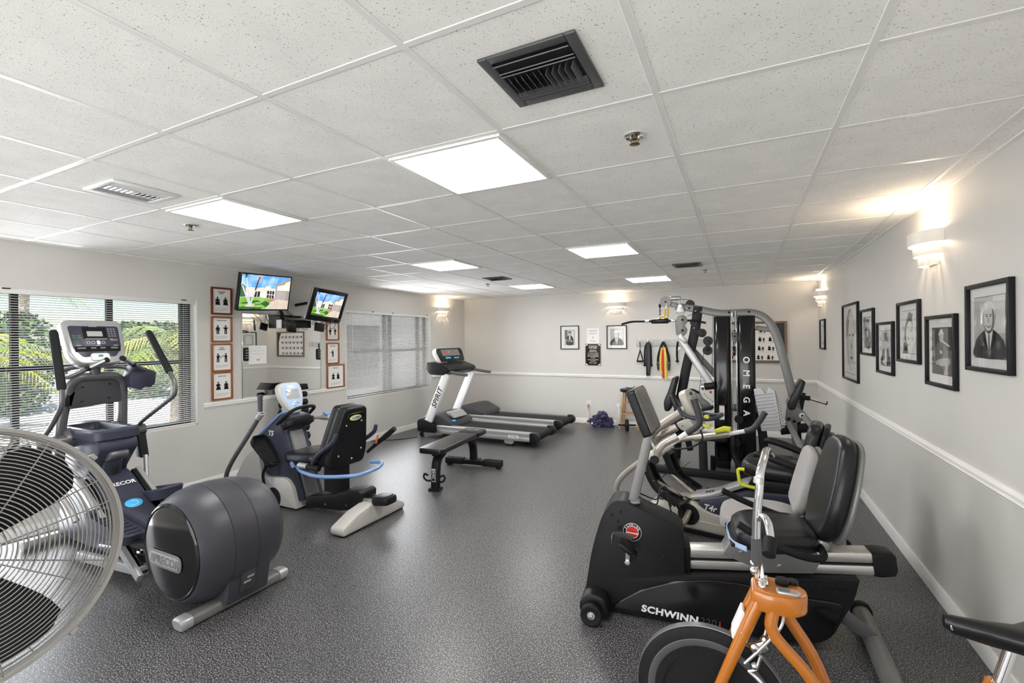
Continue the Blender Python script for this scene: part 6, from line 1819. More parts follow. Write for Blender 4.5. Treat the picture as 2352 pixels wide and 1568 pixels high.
# foot plates
for s, dx in ((1, 0.0), (-1, -0.055)):
    P0, P1 = Vector((0.70 + dx, 0.19 * s, 0.56)), Vector((0.43 + dx, 0.19 * s, 0.265))
    m_ = (P0 + P1) / 2 + Vector((0.05, 0, -0.045))
    q = MB('satin').tube([P0 + Vector((-0.045, 0, 0.0)), P0, m_, P1, P1 + Vector((-0.065, 0, 0.02))], 1, k=5, sec=(0.135, 0.016), ref=YV)
    for sy in (-1, 1): q.tube([P0 + Vector((0, sy * 0.066, 0)), m_ + Vector((-0.01, sy * 0.066, 0.01)), P1 + Vector((0, sy * 0.066, 0))], 1, k=5, sec=(0.008, 0.06), ref=YV)
    q.m('silver')
    for k in range(4): q.ball(P0.lerp(P1, 0.15 + 0.24 * k) + Vector((0.022, 0.071 * s, -0.02)), 0.005, 8)
    q.build('foot_plate', t)
    q = MB('satin').tube([m_ + Vector((0.02, 0.02 * s, -0.02)), (0.50 + dx, 0.20 * s, 0.32), (0.36, 0.20 * s, 0.105)], 0.011, 8).tube([m_ + Vector((0.02, -0.03 * s, -0.02)), (0.36 + dx * 0.5, 0.10 * s, 0.27)], 0.011, 8)
    q.build('pedal_rod', t)
    MB('pipe').tube([m_ + Vector((0.03, -0.05 * s, 0.02)), (0.46, 0.11 * s, 0.30), (0.38, 0.10 * s, 0.26)], 0.021, 10).build('pedal_link', t)
    q = MB('satin').tube([m_ + Vector((-0.02, 0.06 * s, 0.05)), m_ + Vector((-0.10, 0, 0.13)), m_ + Vector((-0.02, -0.06 * s, 0.05))], 1, k=5, sec=(0.035, 0.004), ref=(0.7, 0, -0.7))
    q.build('foot_strap', t)
MB('satin').lathe([(0, 0.144), (0.085, 0.146), (0.085, 0.152), (0, 0.153)], 28, (0.37, 0, 0.165), (0, 1, 0)).build('arm_port', t)

# ---------------------------------------------------------------- grey office chair
t = thing('office_chair', 'grey fabric office chair behind the black recumbent bike seat', 'office chair', (0.24, 3.40, 0), 180)
q = MB('tweed')
ol = [Vector((*p, 0)) for p in rrect(0.46, 0.47, 0.14, 6)]
n = len(ol)
V = []
for k, dz in ((0.90, -0.045), (0.99, -0.030), (1.0, 0.0), (0.96, 0.024), (0.85, 0.036), (0.4, 0.040)): V += [(0.14 + p.x * k, p.y * k, 0.465 + dz - (0.02 * max(0, p.x - 0.1) / 0.1)) for p in ol]
F = [(r_ * n + i, r_ * n + (i + 1) % n, (r_ + 1) * n + (i + 1) % n, (r_ + 1) * n + i) for r_ in range(5) for i in range(n)] + [tuple(5 * n + i for i in range(n)), tuple(range(n))[::-1]]
q.raw(V, F)
q.build('seat_cushion', t)
MB('navy').prism(rrect(0.43, 0.44, 0.13, 6), 0.395, 0.430, 0.012, T(0.14, 0, 0), axis='z').build('seat_shell', t)
bk = arc_round([(-0.19, 0.53), (0.19, 0.53), (0.215, 0.68), (0.17, 0.88), (0.10, 0.925), (-0.10, 0.925), (-0.17, 0.88), (-0.215, 0.68)], [0.07, 0.07, 0.1, 0.07, 0.05, 0.05, 0.07, 0.1], 5)
BT = T(-0.08, 0, 0.53) @ RY(-14) @ T(0, 0, -0.53)
MB('tweed').prism(bk, -0.01, 0.05, 0.026, BT, seg=4, axis='x').build('back_cushion', t)
MB('grey').prism([(p.x * 1.02, 0.53 + (p.y - 0.53) * 1.02) for p in bk], -0.035, -0.010, 0.010, BT, axis='x').build('back_shell', t)
q = MB('black').tube([(0.06, 0, 0.40), (-0.10, 0, 0.42), (-0.14, 0, 0.56), (-0.155, 0, 0.66)], 1, fil=0.06, sec=(0.06, 0.018), ref=YV)
q.build('back_bar', t)
MB('black').lathe([(0, 0), (0.022, 0), (0.022, 0.025), (0, 0.028)], 14, (-0.155, 0.0, 0.64), (-1, 0, 0)).build('back_knob', t)
MB('black').cyl((0.12, 0, 0.12), (0.12, 0, 0.40), 0.028, n=16).build('gas_column', t)
for k in range(5):
    a = R(36 + 72 * k)
    e = Vector((0.12 + 0.25 * math.cos(a), 0.25 * math.sin(a), 0.075))
    q = MB('black').tube([(0.12, 0, 0.12), e], [0.03, 0.018], 8)
    q.m('rubber').cyl(e + Vector((0, -0.020, -0.048)), e + Vector((0, 0.020, -0.048)), 0.027, n=16, b=0.006).m('black').cyl(e, e + Vector((0, 0, -0.048)), 0.010, n=8)
    q.build('base_leg', t)

# ---------------------------------------------------------------- multi-station home gym
t = thing('home_gym', 'black and silver multi-station home gym with vertical lettering on its tower', 'home gym', (0, 6.35, 0), 0)
XV = (1, 0, 0)
def P(x, z, y=0.0): return Vector((x, y, z))
beam = [P(-0.75, 2.015), P(-0.49, 1.975), P(-0.32, 1.925), P(-0.20, 1.905), P(0.12, 1.910), P(0.24, 1.87), P(0.33, 1.775), P(0.40, 1.60), P(0.465, 1.32), P(0.545, 0.95), P(0.60, 0.70)]
q = MB('mgrey').tube(arc_round(beam, 0.10, 5, False), 1, sec=(0.065, 0.09), ref=YV)
q.m('ink')
for x, z in ((-0.58, 1.985), (-0.12, 1.915), (0.10, 1.915)): q.cyl((x, -0.033, z), (x, -0.038, z), 0.014, n=10)
q.build('top_frame', t)
MB('mgrey').tube([P(0.17, 1.72), P(0.37, 1.69)], 1, sec=(0.05, 0.06), ref=YV).build('frame_brace', t)
for x0, x1 in ((-0.295, -0.105), (-0.030, 0.165)):
    q = MB('gloss').prism(rrect(x1 - x0, 0.22, 0.045, 5), 0.09, 1.865, 0.006, T((x0 + x1) / 2, 0.0, 0), axis='z')
    sh = q.build('weight_shroud', t)
    MB('satin').box(((x0 + x1) / 2, 0, 0.055), (x1 - x0 - 0.02, 0.20, 0.09), 0.01).build('shroud_foot', sh)
q = MB('white')
for ch, z in zip('OMEGA', (1.335, 1.175, 1.015, 0.855, 0.695)): q.text(ch, 0.068, frame((0.067, -0.1115, z), (0, 0, -1), (0, 1, 0), (1, 0, 0)), bold=0.04)
q.build('lettering', t)
q = MB('white').rect(-0.236, 0.60, -0.178, 0.765, -0.1115).m('redp').rect(-0.236, 0.767, -0.178, 0.778, -0.1115).m('g4')
for k in range(9): q.rect(-0.228, 0.612 + 0.016 * k, -0.190, 0.618 + 0.016 * k, -0.1118)
q.build('warning_label', t)
for x in (-0.097, -0.039):
    MB('chrome').cyl((x, 0.03, 0.10), (x, 0.03, 1.86), 0.007, n=10).build('guide_rod', t)
for x, y in ((-0.060, -0.02), (-0.078, 0.01)): MB('ink').cyl((x, y, 0.40), (x, y, 1.80), 0.003, n=6).build('cable', t)
for k in range(12): MB('satin').box((-0.068, 0.02, 0.125 + 0.026 * k), (0.07, 0.16, 0.024), 0.003).build('weight_plate', t)
for y in (-0.06, -0.02): MB('chrome').tube([P(-0.085, 1.86, y), P(-0.085, 1.93, y), P(-0.05, 1.93, y), P(-0.05, 1.72, y)], 0.010, 8, fil=0.02).build('cable_hook', t)
q = MB('grey').prism(arc_round([(-0.10, 1.66), (-0.035, 1.68), (-0.035, 1.56), (-0.07, 1.50)], 0.02), -0.03, 0.03, 0.006)
q.m('ink').cyl((-0.06, -0.031, 1.62), (-0.06, -0.035, 1.62), 0.012, n=10)
q.build('pulley_plate', t)
q = MB('satin').box((-0.066, -0.02, 1.44), (0.035, 0.05, 0.12), 0.008).m('redp').box((-0.075, -0.05, 1.43), (0.02, 0.012, 0.02), 0.003)
q.build('selector_stem', t)
# left side: post, press arm, pulleys
q = MB('satin').tube([P(-0.475, 2.00), P(-0.515, 1.69), P(-0.625, 1.22), P(-0.715, 0.72), P(-0.76, 0.06)], 1, fil=0.08, sec=(0.075, 0.115), ref=YV)
q.m('grey')
for x, z in ((-0.505, 1.945), (-0.44, 1.93), (-0.525, 1.73)): q.cyl((x, -0.038, z), (x, -0.043, z), 0.012, n=10)
q.build('front_post', t)
q = MB('silver').tube([P(-0.68, 1.60, -0.12), P(-0.33, 1.03, -0.12)], 1, sec=(0.07, 0.085), ref=YV)
q.build('press_arm', t)
q = MB('grey').tube([P(-0.60, 1.50, 0.12), P(-0.26, 1.10, 0.12)], 1, sec=(0.06, 0.075), ref=YV)
q.build('press_arm', t)
q = MB('silver').prism(arc_round([(-0.72, 1.62), (-0.62, 1.52), (-0.60, 1.57), (-0.665, 1.67)], 0.03, 4), -0.17, -0.15, 0.005).cyl((-0.675, -0.17, 1.615), (-0.675, -0.18, 1.615), 0.018, n=14)
q.build('press_pivot', t)
q = MB('mgrey').prism(arc_round([(-0.735, 1.64), (-0.745, 1.80), (-0.715, 1.89), (-0.64, 1.90), (-0.60, 1.86), (-0.595, 1.80), (-0.635, 1.765), (-0.595, 1.72), (-0.605, 1.66), (-0.66, 1.62)], 0.03, 4), -0.10, -0.085, 0.004).m('ink').cyl((-0.655, -0.10, 1.835), (-0.655, -0.105, 1.835), 0.016, n=12).cyl((-0.655, -0.10, 1.70), (-0.655, -0.105, 1.70), 0.016, n=12)
q.build('cam_plate', t)
q = MB('silver').prism(arc_round([(-0.745, 1.92), (-0.705, 2.04), (-0.655, 2.04), (-0.625, 1.92)], 0.02, 4), -0.09, -0.05, 0.006).m('chrome').cyl((-0.685, -0.09, 2.01), (-0.685, -0.10, 2.01), 0.02, n=14)
q.build('pulley_bracket', t)
q = MB('silver').cyl((-0.80, -0.07, 2.115), (-0.68, -0.07, 2.115), 0.030, n=18, b=0.004).tube([P(-0.68, 2.14, -0.07), P(-0.71, 1.98, -0.07)], 1, sec=(0.03, 0.012), ref=YV)
q.build('stop_bumper', t)
def pulley(x, z, y, r_, m_='black'):
    MB(m_).lathe([(0, -0.014), (r_, -0.014), (r_ * 0.90, -0.004), (r_ * 0.90, 0.004), (r_, 0.014), (0, 0.014)], 28, (x, y, z), (0, 1, 0)).m('ink').cyl((x, y - 0.014, z), (x, y - 0.018, z), 0.012, n=10).build('pulley', t)
pulley(-0.865, 2.075, -0.05, 0.072, 'mgrey')
pulley(-0.57, 2.035, -0.01, 0.055)
pulley(-0.43, 1.665, -0.06, 0.055)
pulley(-0.525, 1.80, -0.05, 0.045)
pulley(-0.36, 1.565, -0.06, 0.058)
pulley(-0.365, 1.445, -0.06, 0.058)
q = MB('mgrey').prism(arc_round([(-0.88, 2.10), (-0.76, 2.07), (-0.70, 2.05), (-0.72, 2.00), (-0.80, 2.00), (-0.86, 2.05)], 0.02, 3), -0.035, -0.03, 0.001)
q.build('pulley_cheek', t)
q = MB('black').prism(arc_round([(-0.385, 1.565), (-0.335, 1.565), (-0.34, 1.445), (-0.39, 1.445)], 0.01), -0.085, -0.075, 0.002).prism(arc_round([(-0.47, 1.72), (-0.40, 1.67), (-0.41, 1.61), (-0.50, 1.66)], 0.01), -0.085, -0.075, 0.002)
q.build('pulley_cheek', t)
for a, b_, r_ in ((P(-0.80, 2.12, -0.05), P(-0.57, 2.09, -0.01), 0.003), (P(-0.41, 1.44, -0.06), P(-0.47, 0.88, -0.06), 0.003), (P(-0.31, 1.44, -0.06), P(-0.32, 1.15, -0.06), 0.003), (P(-0.60, 1.88, -0.05), P(-0.47, 1.94, -0.05), 0.003), (P(-0.30, 1.88, -0.10), P(-0.31, 1.45, -0.06), 0.002)):
    MB('ink').tube([a, b_], r_, 6).build('cable', t)
q = MB('satin')
chain(q, (-0.937, -0.05, 2.06), (-0.937, -0.05, 1.86), 7, 0.016)
q.ball((-0.937, -0.05, 2.03), (0.018, 0.018, 0.026), 10).build('chain', t)
q = MB('gold').tube([P(-0.865, 2.01, -0.06), P(-0.875, 1.89, -0.06), P(-0.94, 1.885, -0.06)], 0.010, 8, fil=0.02).tube([P(-0.83, 2.00, -0.065), P(-0.84, 1.87, -0.065), P(-0.88, 1.87, -0.065)], 0.010, 8, fil=0.02).m('chrome').tube([P(-0.85, 2.05, -0.062), P(-0.86, 1.99, -0.062)], 0.009, 8)
q.build('snap_hook', t)
q = MB('satin').cyl((-0.40, -0.14, 1.0), (-0.28, -0.14, 1.02), 0.045, n=18, b=0.006).m('chrome').lathe([(0, 0), (0.042, 0), (0.042, 0.03), (0, 0.035)], 12, (-0.405, -0.14, 1.0), (-1, 0, -0.1)).m('redp').box((-0.33, -0.15, 0.935), (0.03, 0.02, 0.03), 0.006)
q.build('adjuster', t)
q = MB('tubegrey').prism(arc_round([(-0.52, 0.93), (-0.46, 0.95), (-0.42, 0.86), (-0.34, 0.80), (-0.30, 0.72), (-0.42, 0.70), (-0.46, 0.80)], 0.02, 3), -0.18, -0.14, 0.006).m('chrome')
for k in range(5): q.ball((-0.40 + 0.022 * k, -0.185, 0.915 - 0.022 * k), 0.010, 8)
q.build('cam_quadrant', t)
MB('rubber').tube([P(-0.58, 0.96, -0.18), P(-0.52, 0.955, -0.18), P(-0.46, 0.92, -0.18)], 0.014, 8, k=4).build('press_grip', t)
MB('satin').tube([P(-0.46, 0.70, -0.16), P(-0.30, 0.76, -0.16)], 1, sec=(0.05, 0.04), ref=YV).build('cam_link', t)
q = MB('vinyl').prism(arc_round([(-0.70, 1.12), (-0.76, 1.12), (-0.82, 0.93), (-0.875, 0.80), (-0.86, 0.685), (-0.80, 0.685), (-0.765, 0.80), (-0.745, 0.93)], [0.03, 0.03, 0.05, 0.05, 0.03, 0.03, 0.05, 0.05], 4), -0.28, -0.04, 0.022, seg=3)
q.build('back_pad', t)
q = MB('vinyl').prism(arc_round([(-0.79, 0.90), (-0.74, 0.92), (-0.62, 0.70), (-0.66, 0.66), (-0.70, 0.68)], 0.025, 4), -0.44, -0.22, 0.018, seg=3)
q.build('knee_pad', t)
q = MB('chrome').tube([P(-0.82, 0.60, -0.25), P(-0.66, 0.62, -0.25), P(-0.50, 0.62, -0.25)], 0.016, 10)
q.build('knee_bar', t)
q = MB('satin').tube([P(-0.72, 0.72, -0.25), P(-0.60, 0.40, -0.25), P(-0.56, 0.22, -0.25)], 1, sec=(0.06, 0.07), ref=YV).tube([P(-0.74, 0.62, -0.20), P(-0.78, 0.22, -0.20)], 1, sec=(0.06, 0.08), ref=YV)
q.build('seat_post', t)
MB('vinyl').prism(rrect(0.50, 0.30, 0.06, 4), 0.405, 0.465, 0.018, T(-0.40, -0.38, 0), seg=3, axis='z').build('seat_pad', t)
MB('tubegrey').tube([P(-0.70, 0.40, -0.42), P(-0.15, 0.42, -0.42)], 0.022, 10).build('seat_bar', t)
for s in (-1, 1): MB('rubber').cyl((-0.72, -0.38 + s * 0.06, 0.36), (-0.72, -0.38 + s * 0.22, 0.36), 0.05, n=18, b=0.012).build('leg_roller', t)
q = MB('satin').tube([P(-0.40, 0.40, -0.52), P(-0.39, 0.06, -0.55)], 1, sec=(0.07, 0.09), ref=YV)
q.build('seat_leg', t)
q = MB('satin').tube([P(-0.95, 0.045, -0.58), P(0.04, 0.045, -0.60)], 1, sec=(0.08, 0.085), ref=YV).tube([P(0.0, 0.045, -0.60), P(-0.03, 0.045, 0.10)], 1, sec=(0.08, 0.085), ref=XV).tube([P(-0.80, 0.045, -0.58), P(-0.76, 0.045, 0.10)], 1, sec=(0.08, 0.085), ref=XV)
q.build('base_frame', t)
MB('satin').cyl((-0.30, -0.34, 0.0), (-0.30, -0.34, 0.20), 0.03, n=14).build('base_stop', t)
q = MB('satin').tube([P(-0.09, 0.42, -0.14), P(-0.08, 0.22, -0.22), P(0.02, 0.09, -0.50)], 1, k=5, sec=(0.05, 0.07), ref=XV)
q.build('low_pulley_arm', t)
pulley(-0.05, 0.34, -0.14, 0.05)
pulley(-0.02, 0.62, -0.13, 0.05)
MB('mgrey').tube([P(-0.10, 0.735, 0.02), P(0.24, 0.735, 0.02)], 1, sec=(0.07, 0.085), ref=YV).build('cross_beam', t)
MB('satin').tube([P(0.20, 0.70, 0.02), P(0.24, 0.40, 0.02), P(0.26, 0.08, 0.02)], 1, sec=(0.08, 0.10), ref=YV).build('rear_post', t)
q = MB('satin').tube([P(0.22, 0.13, 0.02), P(0.62, 0.13, 0.02)], 1, sec=(0.12, 0.13), ref=YV).tube([P(0.60, 0.05, 0.30), P(0.60, 0.05, -0.40)], 1, sec=(0.08, 0.085), ref=XV)
q.build('rear_base', t)
q = MB('mgrey').prism([(0.10, -0.40), (0.52, -0.40), (0.46, -0.08), (0.14, -0.08)], 0.03, 0.085, 0.02, axis='z')
q.build('foot_deck', t)
# right side: leg press
PF = frame((0.285, -0.26, 0.775), Vector((0.90, -0.30, 0.20)), Vector((0.35, 0.92, -0.10)), Vector((-0.20, 0.08, 0.98)))
q = MB('padwhite').prism(arc_round([(-0.12, -0.24), (0.09, -0.24), (0.12, 0.20), (0.06, 0.25), (0.02, 0.17), (-0.02, 0.25), (-0.10, 0.25)], 0.012), -0.02, 0.02, 0.006, PF)
for k in range(11): q.prism([(-0.105, -0.21 + 0.038 * k), (0.085, -0.21 + 0.038 * k), (0.085, -0.195 + 0.038 * k), (-0.105, -0.195 + 0.038 * k)], -0.028, -0.018, 0.003, PF)
for k in range(12): q.prism([(0.095, -0.22 + 0.036 * k), (0.122, -0.22 + 0.036 * k), (0.122, -0.205 + 0.036 * k), (0.095, -0.205 + 0.036 * k)], -0.014, 0.026, 0.003, PF)
q.build('press_footplate', t)
q = MB('mgrey').prism(arc_round([(0.50, 0.93), (0.58, 0.80), (0.68, 0.73), (0.66, 0.65), (0.55, 0.60), (0.46, 0.62)], 0.03, 3), -0.10, -0.06, 0.006).m('ink').cyl((0.50, -0.10, 0.655), (0.50, -0.106, 0.655), 0.018, n=12).cyl((0.555, -0.10, 0.63), (0.555, -0.106, 0.63), 0.018, n=12).m('white').cyl((0.635, -0.10, 0.70), (0.635, -0.112, 0.70), 0.034, n=20, b=0.004).m('ink').cyl((0.635, -0.112, 0.70), (0.635, -0.116, 0.70), 0.014, n=12)
q.build('pivot_plate', t)
for a, b_ in ((P(0.49, 0.62, -0.12), P(0.70, 0.16, -0.30)), (P(0.55, 0.62, -0.08), P(0.58, 0.12, -0.05)), (P(0.645, 0.70, -0.13), P(0.84, 0.45, -0.28))):
    MB('mgrey').tube([a, b_], 1, sec=(0.05, 0.065), ref=YV).build('press_link', t)
q = MB('mgrey').prism(arc_round([(0.66, 0.46), (0.76, 0.50), (0.80, 0.40), (0.74, 0.28), (0.68, 0.32)], 0.04, 4), -0.20, -0.18, 0.004).m('ink').cyl((0.735, -0.20, 0.38), (0.735, -0.206, 0.38), 0.018, n=12)
q.build('cam_plate', t)
q = MB('satin').tube([P(0.42, 0.50, -0.02), P(0.72, 0.56, -0.02)], 1, sec=(0.07, 0.10), ref=YV)
q.build('seat_support', t)
q = MB('vinyl').prism(arc_round([(0.625, 1.12), (0.675, 1.09), (0.56, 0.76), (0.50, 0.76), (0.485, 0.83)], 0.025, 4), -0.12, 0.14, 0.02, seg=3)
q.build('press_back_pad', t)
MB('mgrey').tube([P(0.66, 1.02, 0.01), P(0.56, 0.72, 0.01)], 1, sec=(0.05, 0.02), ref=YV).build('back_pad_bracket', t)
q = MB('satin').tube([P(0.655, 0.95, 0.05), P(0.60, 0.60, 0.05), P(0.62, 0.08, 0.05)], 1, sec=(0.06, 0.065), ref=YV)
q.build('adjust_post', t)
q = MB('satin').tube([P(0.60, 0.905, -0.02), P(0.72, 0.895, -0.02)], 0.028, 12).m('chrome').tube([P(0.72, 0.893, -0.02), P(0.88, 0.845, -0.02)], 0.018, 12).m('satin').tube([P(0.875, 0.847, -0.02), P(0.885, 0.844, -0.02)], 0.022, 12)
q.build('side_handle', t)
MB('redp').lathe([(0, 0), (0.008, 0), (0.010, 0.02), (0.020, 0.026), (0.018, 0.034), (0, 0.036)], 14, (0.65, 0.05, 0.975), (0, 0, 1)).build('pop_pin', t)
q = MB('satin').box((0.62, -0.42, 0.10), (0.10, 0.02, 0.18), 0.004, RY(-24)).m('redp').prism(circ(0.016, 16), -0.433, -0.43, 0, T(0.60, 0, 0.165)).m('white').text('EL', 0.03, frame((0.635, -0.4315, 0.10), Vector((0.4, 0, -0.9)), (0, 1, 0), Vector((0.9, 0, 0.4))), bold=0.03)
q.build('maker_plate', t)

# lat bar hanging from the gym's front pulley
t = thing('lat_bar', 'long black lat pulldown bar hanging from the home gym chain', 'lat bar', (-0.937, 6.29, 1.825))
q = MB('satin').tube([(-0.50, 0, -0.030), (-0.37, 0, 0.005), (0.42, 0, 0.0), (0.555, 0, -0.035)], 0.014, 12, fil=0.06)
q.m('chrome').cyl((-0.14, 0, 0.003), (-0.19, 0, 0.003), 0.0155, n=14).cyl((0.14, 0, 0.002), (0.19, 0, 0.002), 0.0155, n=14).cyl((-0.51, 0, -0.032), (-0.50, 0, -0.030), 0.0150, n=14).cyl((0.555, 0, -0.035), (0.565, 0, -0.037), 0.0150, n=14)
q.build('bar', t)
MB('vinyl').lathe([(0, -0.112), (0.025, -0.112), (0.032, -0.095), (0.033, 0.095), (0.025, 0.112), (0, 0.112)], 20, (0, 0, 0.002), (1, 0, 0)).build('sleeve', t)
MB('chrome').tube([(-0.012, 0, 0.03), (-0.012, 0, 0.05), (0.012, 0, 0.05), (0.012, 0, 0.03)], 0.005, 8, fil=0.012).build('eye', t)

# ---------------------------------------------------------------- orange upright bike in the foreground
t = thing('spin_bike', 'orange upright exercise bike with chrome handlebar in the right foreground', 'exercise bike', (0.30, 1.65, 0), 180)
YC = -0.045
FX, FZ, FR = 0.40, 0.40, 0.235
q = MB('rubber').lathe([(0.150, -0.020), (0.200, -0.022), (FR - 0.006, -0.020), (FR, -0.016), (FR, 0.016), (FR - 0.006, 0.020), (0.200, 0.022), (0.150, 0.020)], 72, (FX, YC, FZ), (0, 1, 0))
q.lathe([(0, -0.006), (0.152, -0.010), (0.152, 0.010), (0, 0.006)], 48, (FX, YC, FZ), (0, 1, 0))
fw_ = q.build('flywheel', t)
for s in (-1, 1): MB('tubegrey').lathe([(0.176, 0.0205), (0.182, 0.0245), (0.198, 0.0245), (0.202, 0.0205)], 72, (FX, YC, FZ), (0, s, 0)).build('rim_ring', fw_)
MB('tubegrey').lathe([(FR + 0.0005, -0.012), (FR + 0.004, -0.011), (FR + 0.004, 0.011), (FR + 0.0005, 0.012)], 60, (FX, YC, FZ), (0, 1, 0), a0=R(20), a1=R(200)).build('brake_band', t)
MB('chrome').cyl((FX, YC - 0.075, FZ), (FX, YC + 0.075, FZ), 0.012, n=14).build('axle', t)
# fork: two legs joining under the head
for s in (-1, 1):
    MB('orange').tube([(0.245, YC + s * 0.035, 0.80), (0.285, YC + s * 0.045, 0.70), (0.325, YC + s * 0.055, 0.60), (FX, YC + s * 0.060, FZ)], [0.021, 0.020, 0.018, 0.015], 14).build('fork_leg', t)
q = MB('orange').tube([(0.285, YC - 0.045, 0.70), (0.285, YC + 0.045, 0.70)], 0.018, 12).tube([(0.245, YC, 0.80), (0.315, YC, 0.655)], 0.020, 12)
q.build('fork_bridge', t)
q = MB('white').prism(arc_round([(0.292, 0.735), (0.304, 0.745), (0.334, 0.665), (0.330, 0.640), (0.314, 0.650)], 0.006), YC + 0.0, YC + 0.05, 0.004)
q.build('head_decal', t)
# head tray
hd = [(p.x, p.y) for p in arc_round([(0.275, YC - 0.045), (0.275, YC + 0.050), (0.235, YC + 0.068), (0.155, YC + 0.062), (0.118, YC + 0.02), (0.118, YC - 0.02), (0.155, YC - 0.065), (0.235, YC - 0.068)], [0.02, 0.01, 0.02, 0.03, 0.03, 0.03, 0.04, 0.02], 5)]
q = MB('orange').prism(hd, 0.755, 0.815, 0.008, axis='z')
q.m('orange').prism([(0.195 + (x - 0.195) * 0.86, YC + (y - YC) * 0.84) for x, y in hd], 0.813, 0.817, 0.001, axis='z')
q.build('head_tray', t)
HT = 0.817
q = MB('silver').prism([(p.x, p.y) for p in arc_round([(0.205, YC + 0.050), (0.145, YC + 0.046), (0.135, YC + 0.030), (0.150, YC + 0.012), (0.205, YC + 0.015)], 0.012, 3)], HT - 0.002, HT + 0.008, 0.003, axis='z')
q.m('dlcd').prism([(0.198, YC + 0.044), (0.168, YC + 0.042), (0.168, YC + 0.020), (0.198, YC + 0.022)], HT + 0.007, HT + 0.0085, 0, axis='z').m('cord').box((0.157, YC + 0.030, HT + 0.0085), (0.008, 0.010, 0.001))
q.build('speedometer', t)
q = MB('black').lathe([(0, 0), (0.020, 0), (0.021, 0.012), (0.017, 0.018), (0, 0.019)], 20, (0.185, YC - 0.022, HT), (0, 0, 1))
q.build('tension_knob', t)
MB('black').lathe([(0, 0), (0.017, 0), (0.017, 0.010), (0, 0.012)], 18, (0.155, YC - 0.040, HT), (0, 0, 1)).build('tension_knob', t)
q = MB('chrome').ball((0.243, YC + 0.030, HT + 0.006), (0.012, 0.012, 0.010), 12).ball((0.243, YC - 0.004, HT + 0.006), (0.012, 0.012, 0.010), 12).box((0.240, YC - 0.015, HT + 0.006), (0.030, 0.06, 0.008), 0.003)
q.build('clamp_bolts', t)
q = MB('alu').tube([(0.240, YC - 0.010, HT), (0.245, YC - 0.02, HT + 0.05), (0.262, YC - 0.02, HT + 0.085)], 1, k=4, sec=(0.020, 0.012), ref=YV)
q.build('stem_lug', t)
# chrome handlebar, long side and short side horn
q = MB('chrome').tube([(0.255, YC - 0.045, HT - 0.02), (0.258, YC + 0.02, 0.90), (0.258, YC + 0.035, 1.02), (0.250, YC + 0.038, 1.12), (0.246, YC + 0.030, 1.180), (0.236, YC - 0.02, 1.205), (0.22, YC - 0.15, 1.215), (0.20, YC - 0.24, 1.18)], 0.0125, 14, k=6)
hb = q.build('handlebar', t)
MB('alu').cyl((0.2515, YC + 0.038, 1.148), (0.2495, YC + 0.036, 1.168), 0.0155, n=18, b=0.002).build('bar_collar', hb)
MB('tubegrey').tube([(0.2585, YC + 0.018, 0.885), (0.259, YC + 0.032, 0.975)], 0.0155, 14).build('grip', hb)
q = MB('chrome').tube([(0.256, YC + 0.036, 1.035), (0.240, YC + 0.050, 1.050), (0.228, YC + 0.085, 1.045), (0.224, YC + 0.12, 1.015), (0.226, YC + 0.135, 0.985)], 0.0115, 12, k=5)
q.build('bar_horn', hb)
for z_ in (0.885, 0.862): MB('chrome').ball((0.267, YC + 0.02, z_), (0.012, 0.012, 0.013), 10).build('clamp_nut', hb)
q = MB('rubber').tube([(0.2245, YC + 0.122, 1.010), (0.230, YC + 0.165, 0.980)], 0.018, 16)
q.build('grip', hb)
# brake linkage under the head
q = MB('alu')
for dx, dy in ((0.0, 0.020), (-0.014, 0.024)): q.tube([(0.215 + dx, YC + dy, 0.76), (0.238 + dx, YC + dy + 0.01, 0.665)], 0.0042, 8)
q.tube([(0.185, YC + 0.03, 0.755), (0.195, YC + 0.05, 0.715), (0.245, YC + 0.05, 0.64), (0.295, YC + 0.05, 0.575)], 0.0050, 8, k=4)
q.build('brake_rods', t)
q = MB('chrome').ball((0.238, YC + 0.035, 0.655), (0.014, 0.012, 0.016), 10).ball((0.268, YC + 0.045, 0.630), (0.016, 0.012, 0.016), 10).ball((0.298, YC + 0.055, 0.672), (0.014, 0.012, 0.014), 12).box((0.255, YC + 0.04, 0.632), (0.05, 0.014, 0.03), 0.004, RY(30)).ball((0.268, YC + 0.05, 0.575), (0.012, 0.012, 0.012), 10).tube([(0.25, YC + 0.05, 0.61), (0.262, YC + 0.05, 0.565), (0.285, YC + 0.05, 0.555)], 0.0065, 8).tube([(0.285, YC + 0.05, 0.555), (0.245, YC + 0.055, 0.525), (0.215, YC + 0.05, 0.455)], 0.006, 8, k=4)
q.build('brake_caliper', t)
# frame tubes sweeping back to the seat post and the base
for s in (-1, 1):
    MB('orange').tube([(0.215 if s > 0 else 0.20, YC + s * 0.050, 0.765), (0.215 if s > 0 else 0.165, YC + s * 0.055, 0.695), (0.13 if s > 0 else 0.105, YC + s * 0.055, 0.60), (0.05, YC + s * 0.05, 0.48), (-0.06, YC + s * 0.045, 0.30), (-0.12, YC + s * 0.04, 0.10)], 0.0185, 14, k=6).build('frame_tube', t)
q = MB('orange').tube([(-0.12, YC, 0.08), (-0.26, YC, 0.45), (-0.315, YC, 0.66)], 0.022, 14).tube([(0.44, YC, 0.062), (-0.40, YC, 0.062)], 0.026, 14)
for s in (-1, 1): q.tube([(FX, YC + s * 0.060, FZ), (0.30, YC + s * 0.050, 0.07)], 0.014, 10)
q.build('lower_frame', t)
for x in (0.44, -0.40):
    MB('black').cyl((x, YC - 0.24, 0.034), (x, YC + 0.24, 0.034), 0.034, n=18, b=0.01).build('base_foot', t)
q = MB('chrome').cyl((-0.308, YC, 0.64), (-0.345, YC, 0.785), 0.0135, n=16)
q.build('seat_post', t)
